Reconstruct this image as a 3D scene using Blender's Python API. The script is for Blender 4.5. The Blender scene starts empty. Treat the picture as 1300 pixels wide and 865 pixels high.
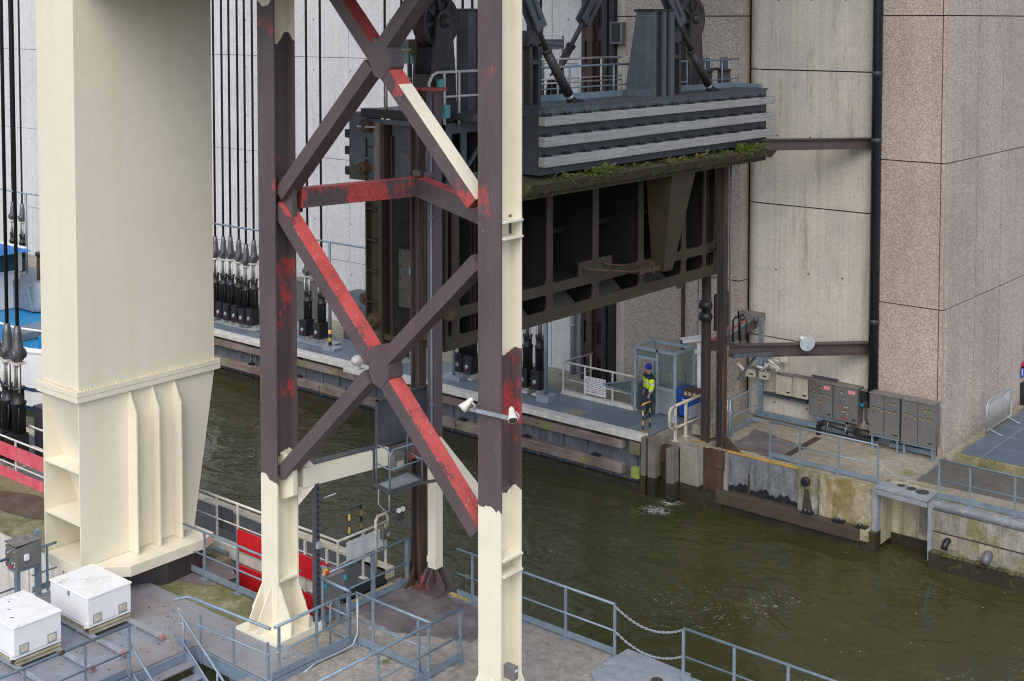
import bpy, bmesh, math, random
from mathutils import Vector, Matrix
random.seed(7)
R = math.radians
SC = bpy.context.scene
COL = SC.collection

# ------------------------------------------------------------------ camera, sky, sun, exposure
H = 14.0
FPX, CX, CY = 1656.0, 640.0, 105.0           # lens of the photograph in its own pixels (1300 x 865)
PITCH, YAW = math.atan(79/1656.0), R(40.0)
cd = bpy.data.cameras.new('camera'); cam = bpy.data.objects.new('camera', cd); COL.objects.link(cam)
cam.location = (0, 0, H); cam.rotation_euler = (R(90)-PITCH, 0, YAW)
cd.sensor_width = 36.0; cd.lens = FPX/1300*36
cd.shift_x = (650-CX)/1300; cd.shift_y = -(432.5-CY)/1300
cd.clip_start = 0.5; cd.clip_end = 2000
SC.camera = cam

SUN_EL, SUN_AZ = R(48), R(151)               # azimuth: direction the light comes from, clockwise from +Y
w = bpy.data.worlds.new('World'); SC.world = w; w.use_nodes = True
nt = w.node_tree
bg = nt.nodes['Background']
sky = nt.nodes.new('ShaderNodeTexSky'); sky.sky_type = 'NISHITA'; sky.sun_disc = False
sky.sun_elevation = SUN_EL; sky.sun_rotation = SUN_AZ
sky.air_density = 1.0; sky.dust_density = 2.5; sky.ozone_density = 1.0
nt.links.new(sky.outputs[0], bg.inputs[0]); bg.inputs[1].default_value = 0.15
sd = bpy.data.lights.new('sun', 'SUN'); sd.energy = 1.05; sd.angle = R(60); sd.color = (1.0, 0.98, 0.95)
so = bpy.data.objects.new('sun', sd); COL.objects.link(so)
sv = Vector((math.sin(SUN_AZ)*math.cos(SUN_EL), math.cos(SUN_AZ)*math.cos(SUN_EL), math.sin(SUN_EL)))
so.rotation_euler = sv.to_track_quat('Z', 'Y').to_euler(); so.location = sv*80
SC.view_settings.view_transform = 'Standard'; SC.view_settings.look = 'None'
SC.view_settings.gamma = 1.0; SC.view_settings.exposure = 0.61
SC.render.engine = 'CYCLES'; SC.cycles.filter_width = 1.1

# ------------------------------------------------------------------ survey helpers: a sight line cut with a real plane of the place
_fh = Vector((-math.sin(YAW), math.cos(YAW), 0)); _rt = Vector((math.cos(YAW), math.sin(YAW), 0))
_fw = _fh*math.cos(PITCH) + Vector((0, 0, -math.sin(PITCH))); _up = _rt.cross(_fw)
def _ray(px, py): return _fw + _rt*((px-CX)/FPX) - _up*((py-CY)/FPX)
def onz(px, py, z=0.0):
    d = _ray(px, py); return Vector((0, 0, H)) + d*((z-H)/d.z)
def ony(px, py, y):
    d = _ray(px, py); return Vector((0, 0, H)) + d*(y/d.y)
def onx(px, py, x):
    d = _ray(px, py); return Vector((0, 0, H)) + d*(x/d.x)
V = Vector
ZU = V((0, 0, 1))

# ------------------------------------------------------------------ mesh builder
class MB:
    def __init__(s): s.v = []; s.f = []; s.m = []; s.s = []
    def face(s, idx, mi=0, sm=False): s.f.append(idx); s.m.append(mi); s.s.append(sm)
    def poly(s, pts, mi=0):
        b = len(s.v); s.v += [V(p) for p in pts]; s.face(list(range(b, b+len(pts))), mi)
    def hexa(s, p, mi=0, top=None):
        # p: 4 bottom points (ccw from above) + 4 top points
        b = len(s.v); s.v += [V(q) for q in p]
        for k, q in enumerate(((3, 2, 1, 0), (4, 5, 6, 7), (0, 1, 5, 4), (1, 2, 6, 5), (2, 3, 7, 6), (3, 0, 4, 7))):
            s.face([b+i for i in q], top if (k == 1 and top is not None) else mi)
        return s
    def box(s, x0, y0, z0, x1, y1, z1, mi=0, top=None):
        x0, x1 = min(x0, x1), max(x0, x1); y0, y1 = min(y0, y1), max(y0, y1); z0, z1 = min(z0, z1), max(z0, z1)
        return s.hexa([(x0, y0, z0), (x1, y0, z0), (x1, y1, z0), (x0, y1, z0), (x0, y0, z1), (x1, y0, z1), (x1, y1, z1), (x0, y1, z1)], mi, top)
    def bar(s, p0, p1, w, h, mi=0, up=ZU, top=None):
        p0, p1 = V(p0), V(p1); d = (p1-p0).normalized(); u = V(up)
        if abs(d.dot(u)) > .99: u = V((0, 1, 0))
        sd_ = d.cross(u).normalized(); u = sd_.cross(d).normalized()
        a, b = sd_*(w/2), u*(h/2)
        # bottom loop then top loop, 'top' = face towards +up
        return s.hexa([p0-a-b, p0+a-b, p1+a-b, p1-a-b, p0-a+b, p0+a+b, p1+a+b, p1-a+b][0:8], mi, top)
    def ibar(s, p0, p1, w, h, t=.03, mi=0, up=ZU, tw=None):
        p0, p1 = V(p0), V(p1); d = (p1-p0).normalized(); u = V(up)
        if abs(d.dot(u)) > .99: u = V((0, 1, 0))
        sd_ = d.cross(u).normalized(); u = sd_.cross(d).normalized()
        s.bar(p0+u*(h/2-t/2), p1+u*(h/2-t/2), w, t, mi, u); s.bar(p0-u*(h/2-t/2), p1-u*(h/2-t/2), w, t, mi, u)
        s.bar(p0, p1, tw or t, h-2*t, mi, u); return s
    def tube(s, p0, p1, r, n=8, mi=0, r2=None, caps=True):
        p0, p1 = V(p0), V(p1); d = (p1-p0).normalized(); r2 = r if r2 is None else r2
        a = d.orthogonal().normalized(); c = d.cross(a); b = len(s.v)
        for q, rr in ((p0, r), (p1, r2)):
            for k in range(n):
                t = 2*math.pi*k/n; s.v.append(q + a*(rr*math.cos(t)) + c*(rr*math.sin(t)))
        for k in range(n):
            j = (k+1) % n; s.face([b+k, b+j, b+n+j, b+n+k], mi, True)
        if caps: s.face([b+k for k in reversed(range(n))], mi); s.face([b+n+k for k in range(n)], mi)
        return s
    def path(s, pts, r, n=8, mi=0, close=False):
        pts = [V(p) for p in pts]; N_ = len(pts); b = len(s.v); a = None
        for i, p in enumerate(pts):
            if close: d = (pts[(i+1) % N_]-pts[i-1]).normalized()
            else:
                d0 = (pts[i]-pts[i-1]).normalized() if i else None
                d1 = (pts[i+1]-pts[i]).normalized() if i < N_-1 else None
                d = d0 if d1 is None else d1 if d0 is None else (d0+d1).normalized()
            a = d.orthogonal().normalized() if a is None else (a-d*a.dot(d)).normalized()
            c = d.cross(a)
            for k in range(n):
                t = 2*math.pi*k/n; s.v.append(p + a*(r*math.cos(t)) + c*(r*math.sin(t)))
        for i in range(N_ if close else N_-1):
            o, q = b+i*n, b+((i+1) % N_)*n
            for k in range(n):
                j = (k+1) % n; s.face([o+k, o+j, q+j, q+k], mi, True)
        if not close:
            s.face([b+k for k in reversed(range(n))], mi); s.face([b+(N_-1)*n+k for k in range(n)], mi)
        return s
    def lathe(s, base, axis, prof, n=16, mi=0, smooth=True):
        base = V(base); d = V(axis).normalized(); a = d.orthogonal().normalized(); c = d.cross(a); b = len(s.v)
        for r, h in prof:
            for k in range(n):
                t = 2*math.pi*k/n; s.v.append(base + d*h + a*(r*math.cos(t)) + c*(r*math.sin(t)))
        for i in range(len(prof)-1):
            for k in range(n):
                j = (k+1) % n; s.face([b+i*n+k, b+i*n+j, b+(i+1)*n+j, b+(i+1)*n+k], mi, smooth)
        s.face([b+k for k in reversed(range(n))], mi); s.face([b+(len(prof)-1)*n+k for k in range(n)], mi)
        return s
    def prism(s, pts, vec, mi=0):
        pts = [V(p) for p in pts]; vec = V(vec); n = len(pts); b = len(s.v)
        nrm = V((0, 0, 0))
        for i in range(n): nrm += pts[i].cross(pts[(i+1) % n])
        if nrm.dot(vec) > 0: pts = pts[::-1]
        s.v += pts + [p+vec for p in pts]
        s.face(list(range(b, b+n)), mi); s.face([b+n+i for i in reversed(range(n))], mi)
        for i in range(n):
            j = (i+1) % n; s.face([b+j, b+i, b+n+i, b+n+j], mi)
        return s
    def build(s, name, mats, parent=None, bevel=0):
        me = bpy.data.meshes.new(name)
        o = bpy.data.objects.new(name, me); COL.objects.link(o)
        off = V((0, 0, 0))
        if parent is not None:
            o.parent = parent; q = parent
            while q is not None: off += q.location; q = q.parent
        else:
            # a thing that is one mesh: its origin at its base
            xs = [p.x for p in s.v]; ys = [p.y for p in s.v]; zs = [p.z for p in s.v]
            off = V(((min(xs)+max(xs))/2, (min(ys)+max(ys))/2, min(zs))); o.location = off
        me.from_pydata([tuple(p-off) for p in s.v], [], s.f)
        for m_ in (mats if isinstance(mats, (list, tuple)) else [mats]): me.materials.append(m_)
        me.polygons.foreach_set('material_index', s.m); me.polygons.foreach_set('use_smooth', s.s)
        me.update()
        if bevel:
            bm_ = o.modifiers.new('bevel', 'BEVEL'); bm_.width = bevel; bm_.segments = 2; bm_.limit_method = 'ANGLE'
        return o

def tag(o, label, cat, group=None):
    o['label'] = label; o['category'] = cat
    if group: o['group'] = group
    return o
def thing(name, label, cat, loc, group=None):
    o = bpy.data.objects.new(name, None); COL.objects.link(o); o.location = V(loc); o.empty_display_size = .2
    return tag(o, label, cat, group)
def struct(o, kind='structure'): o['kind'] = kind; return o
def dup(root, shift, label=None, group=None):
    r = root.copy(); COL.objects.link(r); r.location = root.location + V(shift)
    if label: r['label'] = label
    if group: r['group'] = group
    for ch in list(root.children):
        c = ch.copy(); COL.objects.link(c); c.parent = r
        for g in list(ch.children):
            d = g.copy(); COL.objects.link(d); d.parent = c
    return r

# ------------------------------------------------------------------ materials
def lin(r, g, b):
    f = lambda c: (c/255)/12.92 if c/255 <= .04045 else ((c/255+.055)/1.055)**2.4
    return (f(r), f(g), f(b), 1)
def mul(c, k): return (min(c[0]*k, .95), min(c[1]*k, .95), min(c[2]*k, .95), 1)
class G:
    def __init__(s, name, rough=.6, metal=0.0):
        s.mat = bpy.data.materials.new(name); s.mat.use_nodes = True; s.nt = s.mat.node_tree
        s.b = s.nt.nodes['Principled BSDF']; s.b.inputs['Roughness'].default_value = rough; s.b.inputs['Metallic'].default_value = metal
        s.pos = s.nt.nodes.new('ShaderNodeNewGeometry').outputs['Position']
    def n(s, t, **kw):
        x = s.nt.nodes.new(t)
        for k, v in kw.items(): setattr(x, k, v)
        return x
    def put(s, sock, v):
        if hasattr(v, 'is_output'): s.nt.links.new(v, sock)
        else: sock.default_value = v
    def mapped(s, sc, src=None):
        m = s.n('ShaderNodeVectorMath', operation='MULTIPLY'); s.put(m.inputs[0], src or s.pos); m.inputs[1].default_value = sc
        return m.outputs[0]
    def noise(s, scale, sc=None, detail=4, rough=.6, src=None, dist=0):
        x = s.n('ShaderNodeTexNoise'); x.inputs['Scale'].default_value = scale; x.inputs['Detail'].default_value = detail
        x.inputs['Roughness'].default_value = rough; x.inputs['Distortion'].default_value = dist
        s.put(x.inputs['Vector'], s.mapped(sc, src) if sc else (src or s.pos)); return x.outputs['Fac']
    def ramp(s, fac, lo, hi, a=0.0, b=1.0):
        m = s.n('ShaderNodeMapRange'); s.put(m.inputs[0], fac); m.inputs[1].default_value = lo; m.inputs[2].default_value = hi
        m.inputs[3].default_value = a; m.inputs[4].default_value = b; return m.outputs[0]
    def math(s, op, a, b=0.0, c=0.0):
        m = s.n('ShaderNodeMath', operation=op); s.put(m.inputs[0], a); s.put(m.inputs[1], b)
        if len(m.inputs) > 2: s.put(m.inputs[2], c)
        return m.outputs[0]
    def mix(s, fac, a, b):
        m = s.n('ShaderNodeMix', data_type='RGBA'); s.put(m.inputs[0], fac); s.put(m.inputs[6], a); s.put(m.inputs[7], b); return m.outputs[2]
    def scale(s, col, fac):
        m = s.n('ShaderNodeMix', data_type='RGBA', blend_type='MULTIPLY'); m.inputs[0].default_value = 1; s.put(m.inputs[6], col)
        cmb = s.n('ShaderNodeCombineColor'); [s.put(cmb.inputs[i], fac) for i in range(3)]; s.put(m.inputs[7], cmb.outputs[0]); return m.outputs[2]
    def sep(s):
        x = s.n('ShaderNodeSeparateXYZ'); s.put(x.inputs[0], s.pos); return x.outputs
    def bump(s, hgt, st=.3, dist=.02):
        x = s.n('ShaderNodeBump'); x.inputs['Strength'].default_value = st; x.inputs['Distance'].default_value = dist
        s.put(x.inputs['Height'], hgt); s.put(s.b.inputs['Normal'], x.outputs[0])
    def done(s, col): s.put(s.b.inputs['Base Color'], col); return s.mat

def weather(name, col, col2=None, amt=.6, scale=.9, streak=None, samt=.5, sscale=4, speck=None, spamt=.8, spth=.68, spscale=22,
            rough=.6, metal=0, bump=.15, bscale=30, fine=.12):
    g = G(name, rough, metal)
    c2 = col2 or mul(col, .72)
    c = g.mix(g.ramp(g.noise(scale, detail=6), .35, .7, 0, amt), col, c2)
    if streak: c = g.mix(g.ramp(g.noise(sscale, (1, 1, .07), detail=5), .52, .72, 0, samt), c, streak)
    if speck: c = g.mix(g.ramp(g.noise(spscale, detail=3), spth, spth+.04, 0, spamt), c, speck)
    f = g.noise(bscale, detail=5, rough=.7)
    c = g.scale(c, g.ramp(f, .36, .64, 1-fine*1.3, 1+fine*1.3)); c = g.scale(c, g.ramp(g.noise(3.7, detail=9, rough=.8), .38, .62, 1-fine*1.3, 1+fine))
    if bump: g.bump(f, bump, .01)
    g.put(g.b.inputs['Roughness'], g.ramp(g.noise(6), .3, .7, max(.05, rough-.12), min(1, rough+.12)))
    return g.done(c)

M = {}
CREAM = (.74, .695, .555, 1); MAROON = (.100, .078, .083, 1); RED = (.50, .07, .06, 1)
M['cream'] = weather('cream_paint', CREAM, mul(CREAM, .93), .6, .5, streak=(.55, .46, .3, 1), samt=.22, sscale=1.1, speck=(.2, .17, .12, 1), spamt=.6, spth=.775, spscale=9, rough=.42, bump=.03, fine=.025)
M['cream_old'] = weather('old_cream_paint', (.62, .57, .45, 1), (.5, .42, .3, 1), .7, 2, streak=(.3, .17, .07, 1), samt=.45, speck=(.25, .12, .05, 1), spth=.64, spscale=9, rough=.55, bump=.1)
def steel(name, base, redamt=.5, lo=None, hi=None, redth=.56, amp=.35, chips=.6):
    g = G(name, .5)
    c = g.mix(g.ramp(g.noise(1.6, (1, 1, .3), detail=5), .35, .75, 0, .8), base, mul(base, .60))
    c = g.mix(g.ramp(g.noise(7, (1.5, 1.5, .10), detail=7, rough=.75), .48, .68, 0, .75), c, (.125, .058, .055, 1)); c = g.scale(c, g.ramp(g.noise(28, (1, 1, .3), detail=4), .3, .7, .84, 1.16))
    rn = g.math('ADD', g.math('MULTIPLY', g.noise(.75, detail=3), .62), g.math('MULTIPLY', g.noise(6, (1, 1, .3), detail=6, rough=.75), .38))
    rm = g.ramp(rn, redth, redth+.025, 0, redamt)
    c = g.mix(rm, c, g.mix(g.ramp(g.noise(14), .4, .6), RED, mul(RED, .62)))
    c = g.mix(g.ramp(g.noise(24, detail=2), .735, .75, 0, chips), c, (.42, .40, .38, 1))
    if lo is not None or hi is not None:
        z = g.math('ADD', g.sep()[2], g.ramp(g.noise(1.7, (1, 1, .05), detail=4, rough=.45), .3, .7, -amp, amp))
        cr = g.scale(CREAM, g.ramp(g.noise(2), .3, .7, .94, 1.02))
        if lo is not None: c = g.mix(g.math('LESS_THAN', z, lo), c, cr)
        if hi is not None: c = g.mix(g.math('GREATER_THAN', z, hi), c, cr)
    g.bump(g.noise(18, detail=5), .12, .01)
    return g.done(c)
M['maroon'] = steel('maroon_primer_steel', MAROON, .75, redth=.585)
M['beam_brown'] = steel('brown_maroon_beam_steel', (.075, .055, .055, 1), .6, redth=.62)
M['maroon_plain'] = steel('maroon_steel', MAROON, .5, redth=.62)
M['maroon_L1'] = steel('maroon_steel_cream_ends', MAROON, .6, lo=3.55, hi=14.45, redth=.60, amp=.22)
M['maroon_L1w'] = steel('maroon_web_cream_ends', MAROON, .8, lo=4.0, hi=13.55, redth=.57, amp=.22)
M['maroon_L2'] = steel('maroon_steel_cream_foot', MAROON, .6, lo=4.55, redth=.585, amp=.25)
M['maroon_L2w'] = steel('maroon_web_cream_ends_right', MAROON, .8, lo=4.75, hi=7.5, redth=.555, amp=.2)
M['maroon_L3'] = steel('maroon_steel_cream_lower', MAROON, .45, lo=3.4, redth=.62, amp=.1)
M['red_top'] = steel('red_primer_flange', (.46, .075, .065, 1), .0, redth=.9, chips=.9)
def lid():
    g = G('speckled_white_lid', .45)
    c = g.mix(g.ramp(g.noise(1.5, detail=6), .45, .7, 0, .5), (.80, .80, .79, 1), (.62, .58, .5, 1))
    c = g.mix(g.ramp(g.noise(7, detail=2), .70, .71, 0, .95), c, (.06, .055, .05, 1)); c = g.mix(g.ramp(g.noise(2.2, detail=8, rough=.75), .58, .66, 0, .6), c, (.42, .37, .3, 1))
    return g.done(c)
M['white_lid'] = lid()
def redworn():
    g = G('worn_red_primer', .5)
    c = g.mix(g.ramp(g.noise(2.2, detail=2), .4, .7), (.50, .085, .075, 1), (.38, .06, .055, 1))
    rn = g.math('ADD', g.math('MULTIPLY', g.noise(1.1, detail=2), .5), g.math('MULTIPLY', g.noise(8, detail=7, rough=.8), .5))
    c = g.mix(g.ramp(rn, .555, .585), c, (.115, .058, .057, 1))
    c = g.mix(g.ramp(g.noise(17, detail=2), .68, .70, 0, .9), c, (.6, .5, .48, 1))
    g.bump(g.noise(14, detail=5), .15, .01)
    return g.done(c)
M['red_worn'] = redworn()
M['red'] = weather('red_panel_paint', (.62, .018, .025, 1), (.5, .015, .02, 1), .5, 3, rough=.4, bump=.03, fine=.05)
M['pink'] = weather('faded_red_panel_paint', (.60, .07, .11, 1), (.64, .2, .24, 1), .55, 1.2, streak=(.6, .3, .32, 1), samt=.4, rough=.5, bump=.03)
M['white'] = weather('white_paint', (.78, .79, .80, 1), (.62, .62, .6, 1), .3, 1.4, speck=(.1, .08, .06, 1), spth=.76, spscale=11, rough=.4, bump=.02, fine=.03)
M['white_rail'] = weather('off_white_rail_paint', (.66, .64, .58, 1), (.5, .45, .36, 1), .6, 2.5, speck=(.3, .16, .08, 1), spth=.7, spscale=14, rough=.45, bump=.04)
M['galv'] = weather('blue_grey_galvanised_steel', (.215, .285, .35, 1), (.14, .19, .24, 1), .5, 2.2, speck=(.45, .48, .5, 1), spth=.70, spscale=26, spamt=.5, rough=.45, metal=.25, bump=.08, fine=.12)
M['galv_lt'] = weather('pale_galvanised_steel', (.36, .40, .44, 1), (.25, .28, .32, 1), .6, 2.5, rough=.45, metal=.3, bump=.06)
M['dark'] = weather('dark_blue_grey_steel', (.055, .063, .077, 1), (.075, .082, .095, 1), .6, 1.4, streak=(.14, .15, .16, 1), samt=.35, sscale=6, speck=(.2, .21, .22, 1), spth=.73, rough=.5, bump=.06)
M['darkpost'] = weather('slate_painted_steel', (.062, .078, .10, 1), (.085, .10, .12, 1), .6, 1.1, streak=(.17, .19, .2, 1), samt=.4, sscale=5, rough=.5, bump=.06)
M['black'] = weather('black_rubber', (.012, .013, .015, 1), (.03, .03, .032, 1), .5, 3, rough=.5, bump=.05)
M['brownblack'] = weather('brown_black_machine_steel', (.036, .032, .036, 1), (.055, .038, .038, 1), .6, 2.2, speck=(.13, .05, .045, 1), spth=.62, spscale=5, spamt=.6, rough=.5, bump=.08)
M['rust'] = weather('rusty_steel', (.085, .045, .025, 1), (.03, .022, .018, 1), .8, 2.5, streak=(.16, .075, .03, 1), samt=.7, sscale=6, rough=.75, bump=.2)
M['rustwheel'] = weather('rusted_wheel_iron', (.085, .045, .024, 1), (.045, .035, .027, 1), .7, 5, rough=.7, bump=.2)
M['gate'] = weather('silt_stained_gate_steel', (.052, .038, .020, 1), (.028, .024, .015, 1), .7, 1.4, streak=(.03, .03, .02, 1), samt=.5, speck=(.13, .075, .03, 1), spth=.68, spscale=7, rough=.7, bump=.15)
M['gatein'] = weather('gate_interior_dark', (.007, .0055, .004, 1), (.014, .011, .007, 1), .7, 1.2, rough=.9, bump=.1)  # near-black base, used on the gate's inner faces
M['silt'] = weather('silty_steel', (.075, .068, .045, 1), (.035, .045, .042, 1), .7, 2.5, rough=.8, bump=.15)
M['ochre'] = weather('ochre_primer', (.24, .17, .055, 1), (.14, .1, .04, 1), .6, 2, rough=.6)
M['copper'] = weather('verdigris_box_paint', (.19, .34, .38, 1), (.3, .36, .36, 1), .7, 3.5, streak=(.2, .13, .08, 1), samt=.4, rough=.6)
M['turq'] = weather('turquoise_paint', (.12, .36, .40, 1), rough=.5)
M['rope'] = weather('black_wire_rope', (.014, .015, .018, 1), (.03, .03, .034, 1), .6, 6, rough=.5, bump=.2, bscale=60)
M['socket'] = weather('cast_socket_steel', (.15, .155, .165, 1), (.06, .06, .065, 1), .6, 5, speck=(.2, .12, .06, 1), spth=.66, spscale=8, rough=.4, metal=.5)
M['yellow'] = weather('yellow_paint', (.75, .43, .05, 1), rough=.5)
M['glassy'] = weather('teal_glass', (.02, .09, .10, 1), rough=.15, bump=0)
def planks(name, col, col2, axis, streak=None, moss=None):
    g = G(name, .8)
    sc = [6, 6, 6]; sc[axis] = .35
    n1 = g.noise(3.2, tuple(sc), detail=9, rough=.8)
    c = g.mix(g.ramp(n1, .36, .62), col, col2)
    c = g.mix(g.ramp(g.noise(5, tuple(s_*1.6 for s_ in sc), detail=5), .60, .68, 0, .7), c, mul(col2, .35))
    c = g.scale(c, g.ramp(g.noise(25, detail=5), .3, .7, .8, 1.2))
    c = g.mix(g.ramp(g.noise(.8, detail=4), .45, .7, 0, .7), c, streak or mul(col, .6))
    if moss: c = g.mix(g.ramp(g.noise(1.3, detail=6), .56, .66, 0, .75), c, moss)
    g.bump(n1, .5, .015)
    return g.done(c)
M['timber'] = planks('silver_grey_timber', (.40, .40, .395, 1), (.22, .22, .22, 1), 1, (.27, .265, .255, 1))
M['timber_x'] = planks('weathered_brown_fender_timber', (.25, .18, .145, 1), (.12, .08, .065, 1), 0, (.34, .30, .27, 1), (.20, .22, .05, 1))
M['timber_wet'] = planks('wet_brown_timber', (.10, .06, .045, 1), (.045, .032, .026, 1), 0, (.04, .035, .025, 1), (.06, .07, .022, 1))
M['timber_v'] = planks('grey_timber_pile', (.24, .22, .19, 1), (.13, .12, .105, 1), 2, (.11, .085, .055, 1))
def concrete(name, col, col2, stain=None, samt=.5, ties=None, moss=None, mossth=.6, boards=.15, patch=None, spot=.12, pamt=.55):
    g = G(name, .85)
    c = g.mix(g.ramp(g.noise(.45, detail=7, rough=.65), .3, .72), col, col2)
    c = g.scale(c, g.ramp(g.noise(1.0, (7, 7, .05), detail=4), .3, .7, 1-boards, 1+boards))
    if patch: c = g.mix(g.ramp(g.noise(.8, detail=8, rough=.7, dist=.5), .56, .60, 0, pamt), c, patch)
    if stain:
        c = g.mix(g.ramp(g.noise(2.4, (1, 1, .10), detail=8, rough=.72), .55, .72, 0, samt), c, stain)
        c = g.mix(g.ramp(g.noise(11, (1, 1, .05), detail=6), .66, .75, 0, samt*.8), c, mul(stain, .6))
    if moss: c = g.mix(g.ramp(g.noise(1.1, (1, 1, .5), detail=8, rough=.7), mossth, mossth+.1, 0, .85), c, moss)
    if ties:
        x, y, z = g.sep()
        fx = g.math('SUBTRACT', g.math('PINGPONG', g.math('ADD', x, 100.), ties[0]), ties[0]*.5)
        fz = g.math('SUBTRACT', g.math('PINGPONG', g.math('ADD', z, ties[2]), ties[1]), ties[1]*.5)
        d = g.math('SQRT', g.math('ADD', g.math('MULTIPLY', fx, fx), g.math('MULTIPLY', fz, fz)))
        c = g.mix(g.ramp(d, .035, .055, .8, 0), c, (.08, .075, .07, 1))
    c = g.scale(c, g.ramp(g.noise(4.5, detail=9, rough=.8), .40, .60, 1-spot*.45, 1+spot*.3))
    c = g.mix(g.ramp(g.noise(15, detail=3), .66, .72, 0, spot), c, mul(col2, .35)); c = g.mix(g.ramp(g.noise(13.3, detail=3), .69, .73, 0, spot*.8), c, mul(col, 1.5))
    f = g.noise(22, detail=7, rough=.75)
    c = g.scale(c, g.ramp(f, .36, .64, .80, 1.20)); g.bump(f, .4, .02)
    return g.done(c)
M['wall_l'] = concrete('pale_tower_concrete', (.61, .605, .60, 1), (.53, .525, .52, 1), (.37, .35, .32, 1), .42, ties=(2.5, 2.35, 60.), boards=.06)
M['wall_r'] = concrete('board_marked_concrete', (.60, .55, .465, 1), (.50, .455, .39, 1), (.22, .18, .14, 1), .65, ties=(1.25, 4.715, 63.1), boards=.10, patch=(.42, .415, .41, 1), pamt=.35)
M['slab'] = concrete('worn_slab_concrete', (.36, .325, .28, 1), (.20, .18, .155, 1), (.10, .085, .065, 1), .6, moss=(.10, .105, .04, 1), mossth=.58, boards=.03, patch=(.42, .39, .35, 1), spot=.55)
M['slab_moss'] = concrete('mossy_slab_concrete', (.25, .225, .13, 1), (.14, .135, .06, 1), (.08, .072, .045, 1), .7, moss=(.115, .125, .04, 1), mossth=.48, boards=.03, patch=(.30, .27, .18, 1), spot=.55)
M['slab_wet'] = weather('damp_purple_grey_deck', (.185, .16, .165, 1), (.075, .06, .06, 1), .9, 1.3, speck=(.3, .27, .24, 1), spth=.66, spscale=6, rough=.4, bump=.25, fine=.2)
M['slab_r'] = concrete('quay_top_concrete', (.36, .315, .24, 1), (.23, .20, .15, 1), (.13, .105, .075, 1), .6, moss=(.19, .20, .075, 1), mossth=.55, boards=.04, patch=(.40, .36, .30, 1), spot=.5)
M['asphalt'] = weather('dark_ramp_asphalt', (.085, .08, .07, 1), (.13, .12, .095, 1), .7, .9, speck=(.28, .27, .24, 1), spth=.72, spscale=8, rough=.8, bump=.2)
M['quaywall'] = concrete('lichened_quay_concrete', (.44, .39, .29, 1), (.27, .23, .14, 1), (.10, .085, .04, 1), .9, moss=(.20, .165, .04, 1), mossth=.46, boards=.16, patch=(.52, .48, .42, 1), spot=.6)
M['quaywall_e'] = concrete('grey_streaked_quay_concrete', (.29, .27, .23, 1), (.20, .185, .15, 1), (.08, .072, .045, 1), .95, moss=(.17, .155, .05, 1), mossth=.50, boards=.2, patch=(.40, .38, .35, 1), spot=.5)
M['wetwall'] = weather('dark_wet_quay_foot', (.026, .022, .014, 1), (.055, .04, .022, 1), .8, 1.6, streak=(.02, .02, .015, 1), samt=.6, speck=(.06, .07, .02, 1), spth=.6, spscale=4, rough=.5, bump=.3)
M['recess'] = concrete('algae_streaked_recess_concrete', (.50, .44, .32, 1), (.32, .29, .18, 1), (.05, .075, .02, 1), .9, moss=(.11, .15, .03, 1), mossth=.52, boards=.2)
M['ledge'] = weather('silt_and_moss', (.07, .058, .032, 1), (.085, .09, .03, 1), .8, 2.2, speck=(.2, .16, .1, 1), spth=.68, spscale=10, rough=.9, bump=.5, bscale=14)
M['pitch'] = weather('tarred_steel_plate', (.15, .165, .185, 1), (.22, .23, .24, 1), .8, 1.3, streak=(.018, .018, .02, 1), samt=1.0, sscale=5.5, rough=.45, bump=.1, fine=.2)
M['sheet'] = weather('slate_sheet_steel', (.11, .125, .145, 1), (.075, .085, .10, 1), .7, 1.6, streak=(.24, .25, .25, 1), samt=.55, sscale=4.5, speck=(.1, .06, .035, 1), spth=.64, spscale=5, rough=.5, bump=.1)
M['palesheet'] = weather('pale_rusting_sheet_pile', (.30, .28, .24, 1), (.2, .18, .15, 1), .7, 1.5, streak=(.13, .085, .045, 1), samt=.75, sscale=4, rough=.7, bump=.2)
M['cabinet'] = weather('grey_cabinet_steel', (.185, .182, .178, 1), (.135, .132, .126, 1), .6, 2.4, streak=(.25, .25, .24, 1), samt=.4, rough=.35, metal=.25, bump=.03, fine=.05)
M['cabtop'] = weather('dirty_cabinet_top', (.13, .11, .10, 1), (.3, .28, .25, 1), .6, 6, rough=.9, bump=.3)
M['creambox'] = weather('cream_cabinet_paint', (.52, .475, .37, 1), (.42, .37, .28, 1), .5, 2.5, streak=(.3, .18, .08, 1), samt=.35, rough=.5)
M['blue'] = weather('blue_plastic', (.008, .10, .50, 1), rough=.4, bump=.02)
M['boatblue'] = weather('blue_deck_paint', (.01, .19, .42, 1), (.02, .27, .5, 1), .7, 1.3, rough=.4)
M['navy'] = weather('navy_paint', (.03, .06, .14, 1), rough=.4)
M['boatgrey'] = weather('grey_blue_boat_paint', (.13, .18, .24, 1), (.19, .24, .29, 1), .6, 1.2, rough=.45)
M['pvc'] = weather('grey_pvc_pipe', (.13, .135, .15, 1), rough=.35, bump=.02)
M['redbox'] = weather('red_plastic', (.55, .02, .025, 1), rough=.4)
M['foam'] = weather('paper_white_board', (.72, .75, .78, 1), rough=.5, bump=0)
M['skin'] = weather('skin', (.48, .27, .19, 1), rough=.55, bump=0)
M['hiviz'] = weather('high_visibility_yellow', (.72, .88, .02, 1), rough=.7, bump=.1)
M['reflect'] = weather('reflective_tape', (.6, .62, .62, 1), rough=.3, bump=0)
M['cloth_navy'] = weather('navy_cloth', (.012, .02, .045, 1), rough=.85)
M['cloth_trouser'] = weather('blue_trouser_cloth', (.012, .045, .085, 1), rough=.85)
M['hat'] = weather('royal_blue_wool', (.005, .035, .33, 1), rough=.9, bump=.4)
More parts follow.
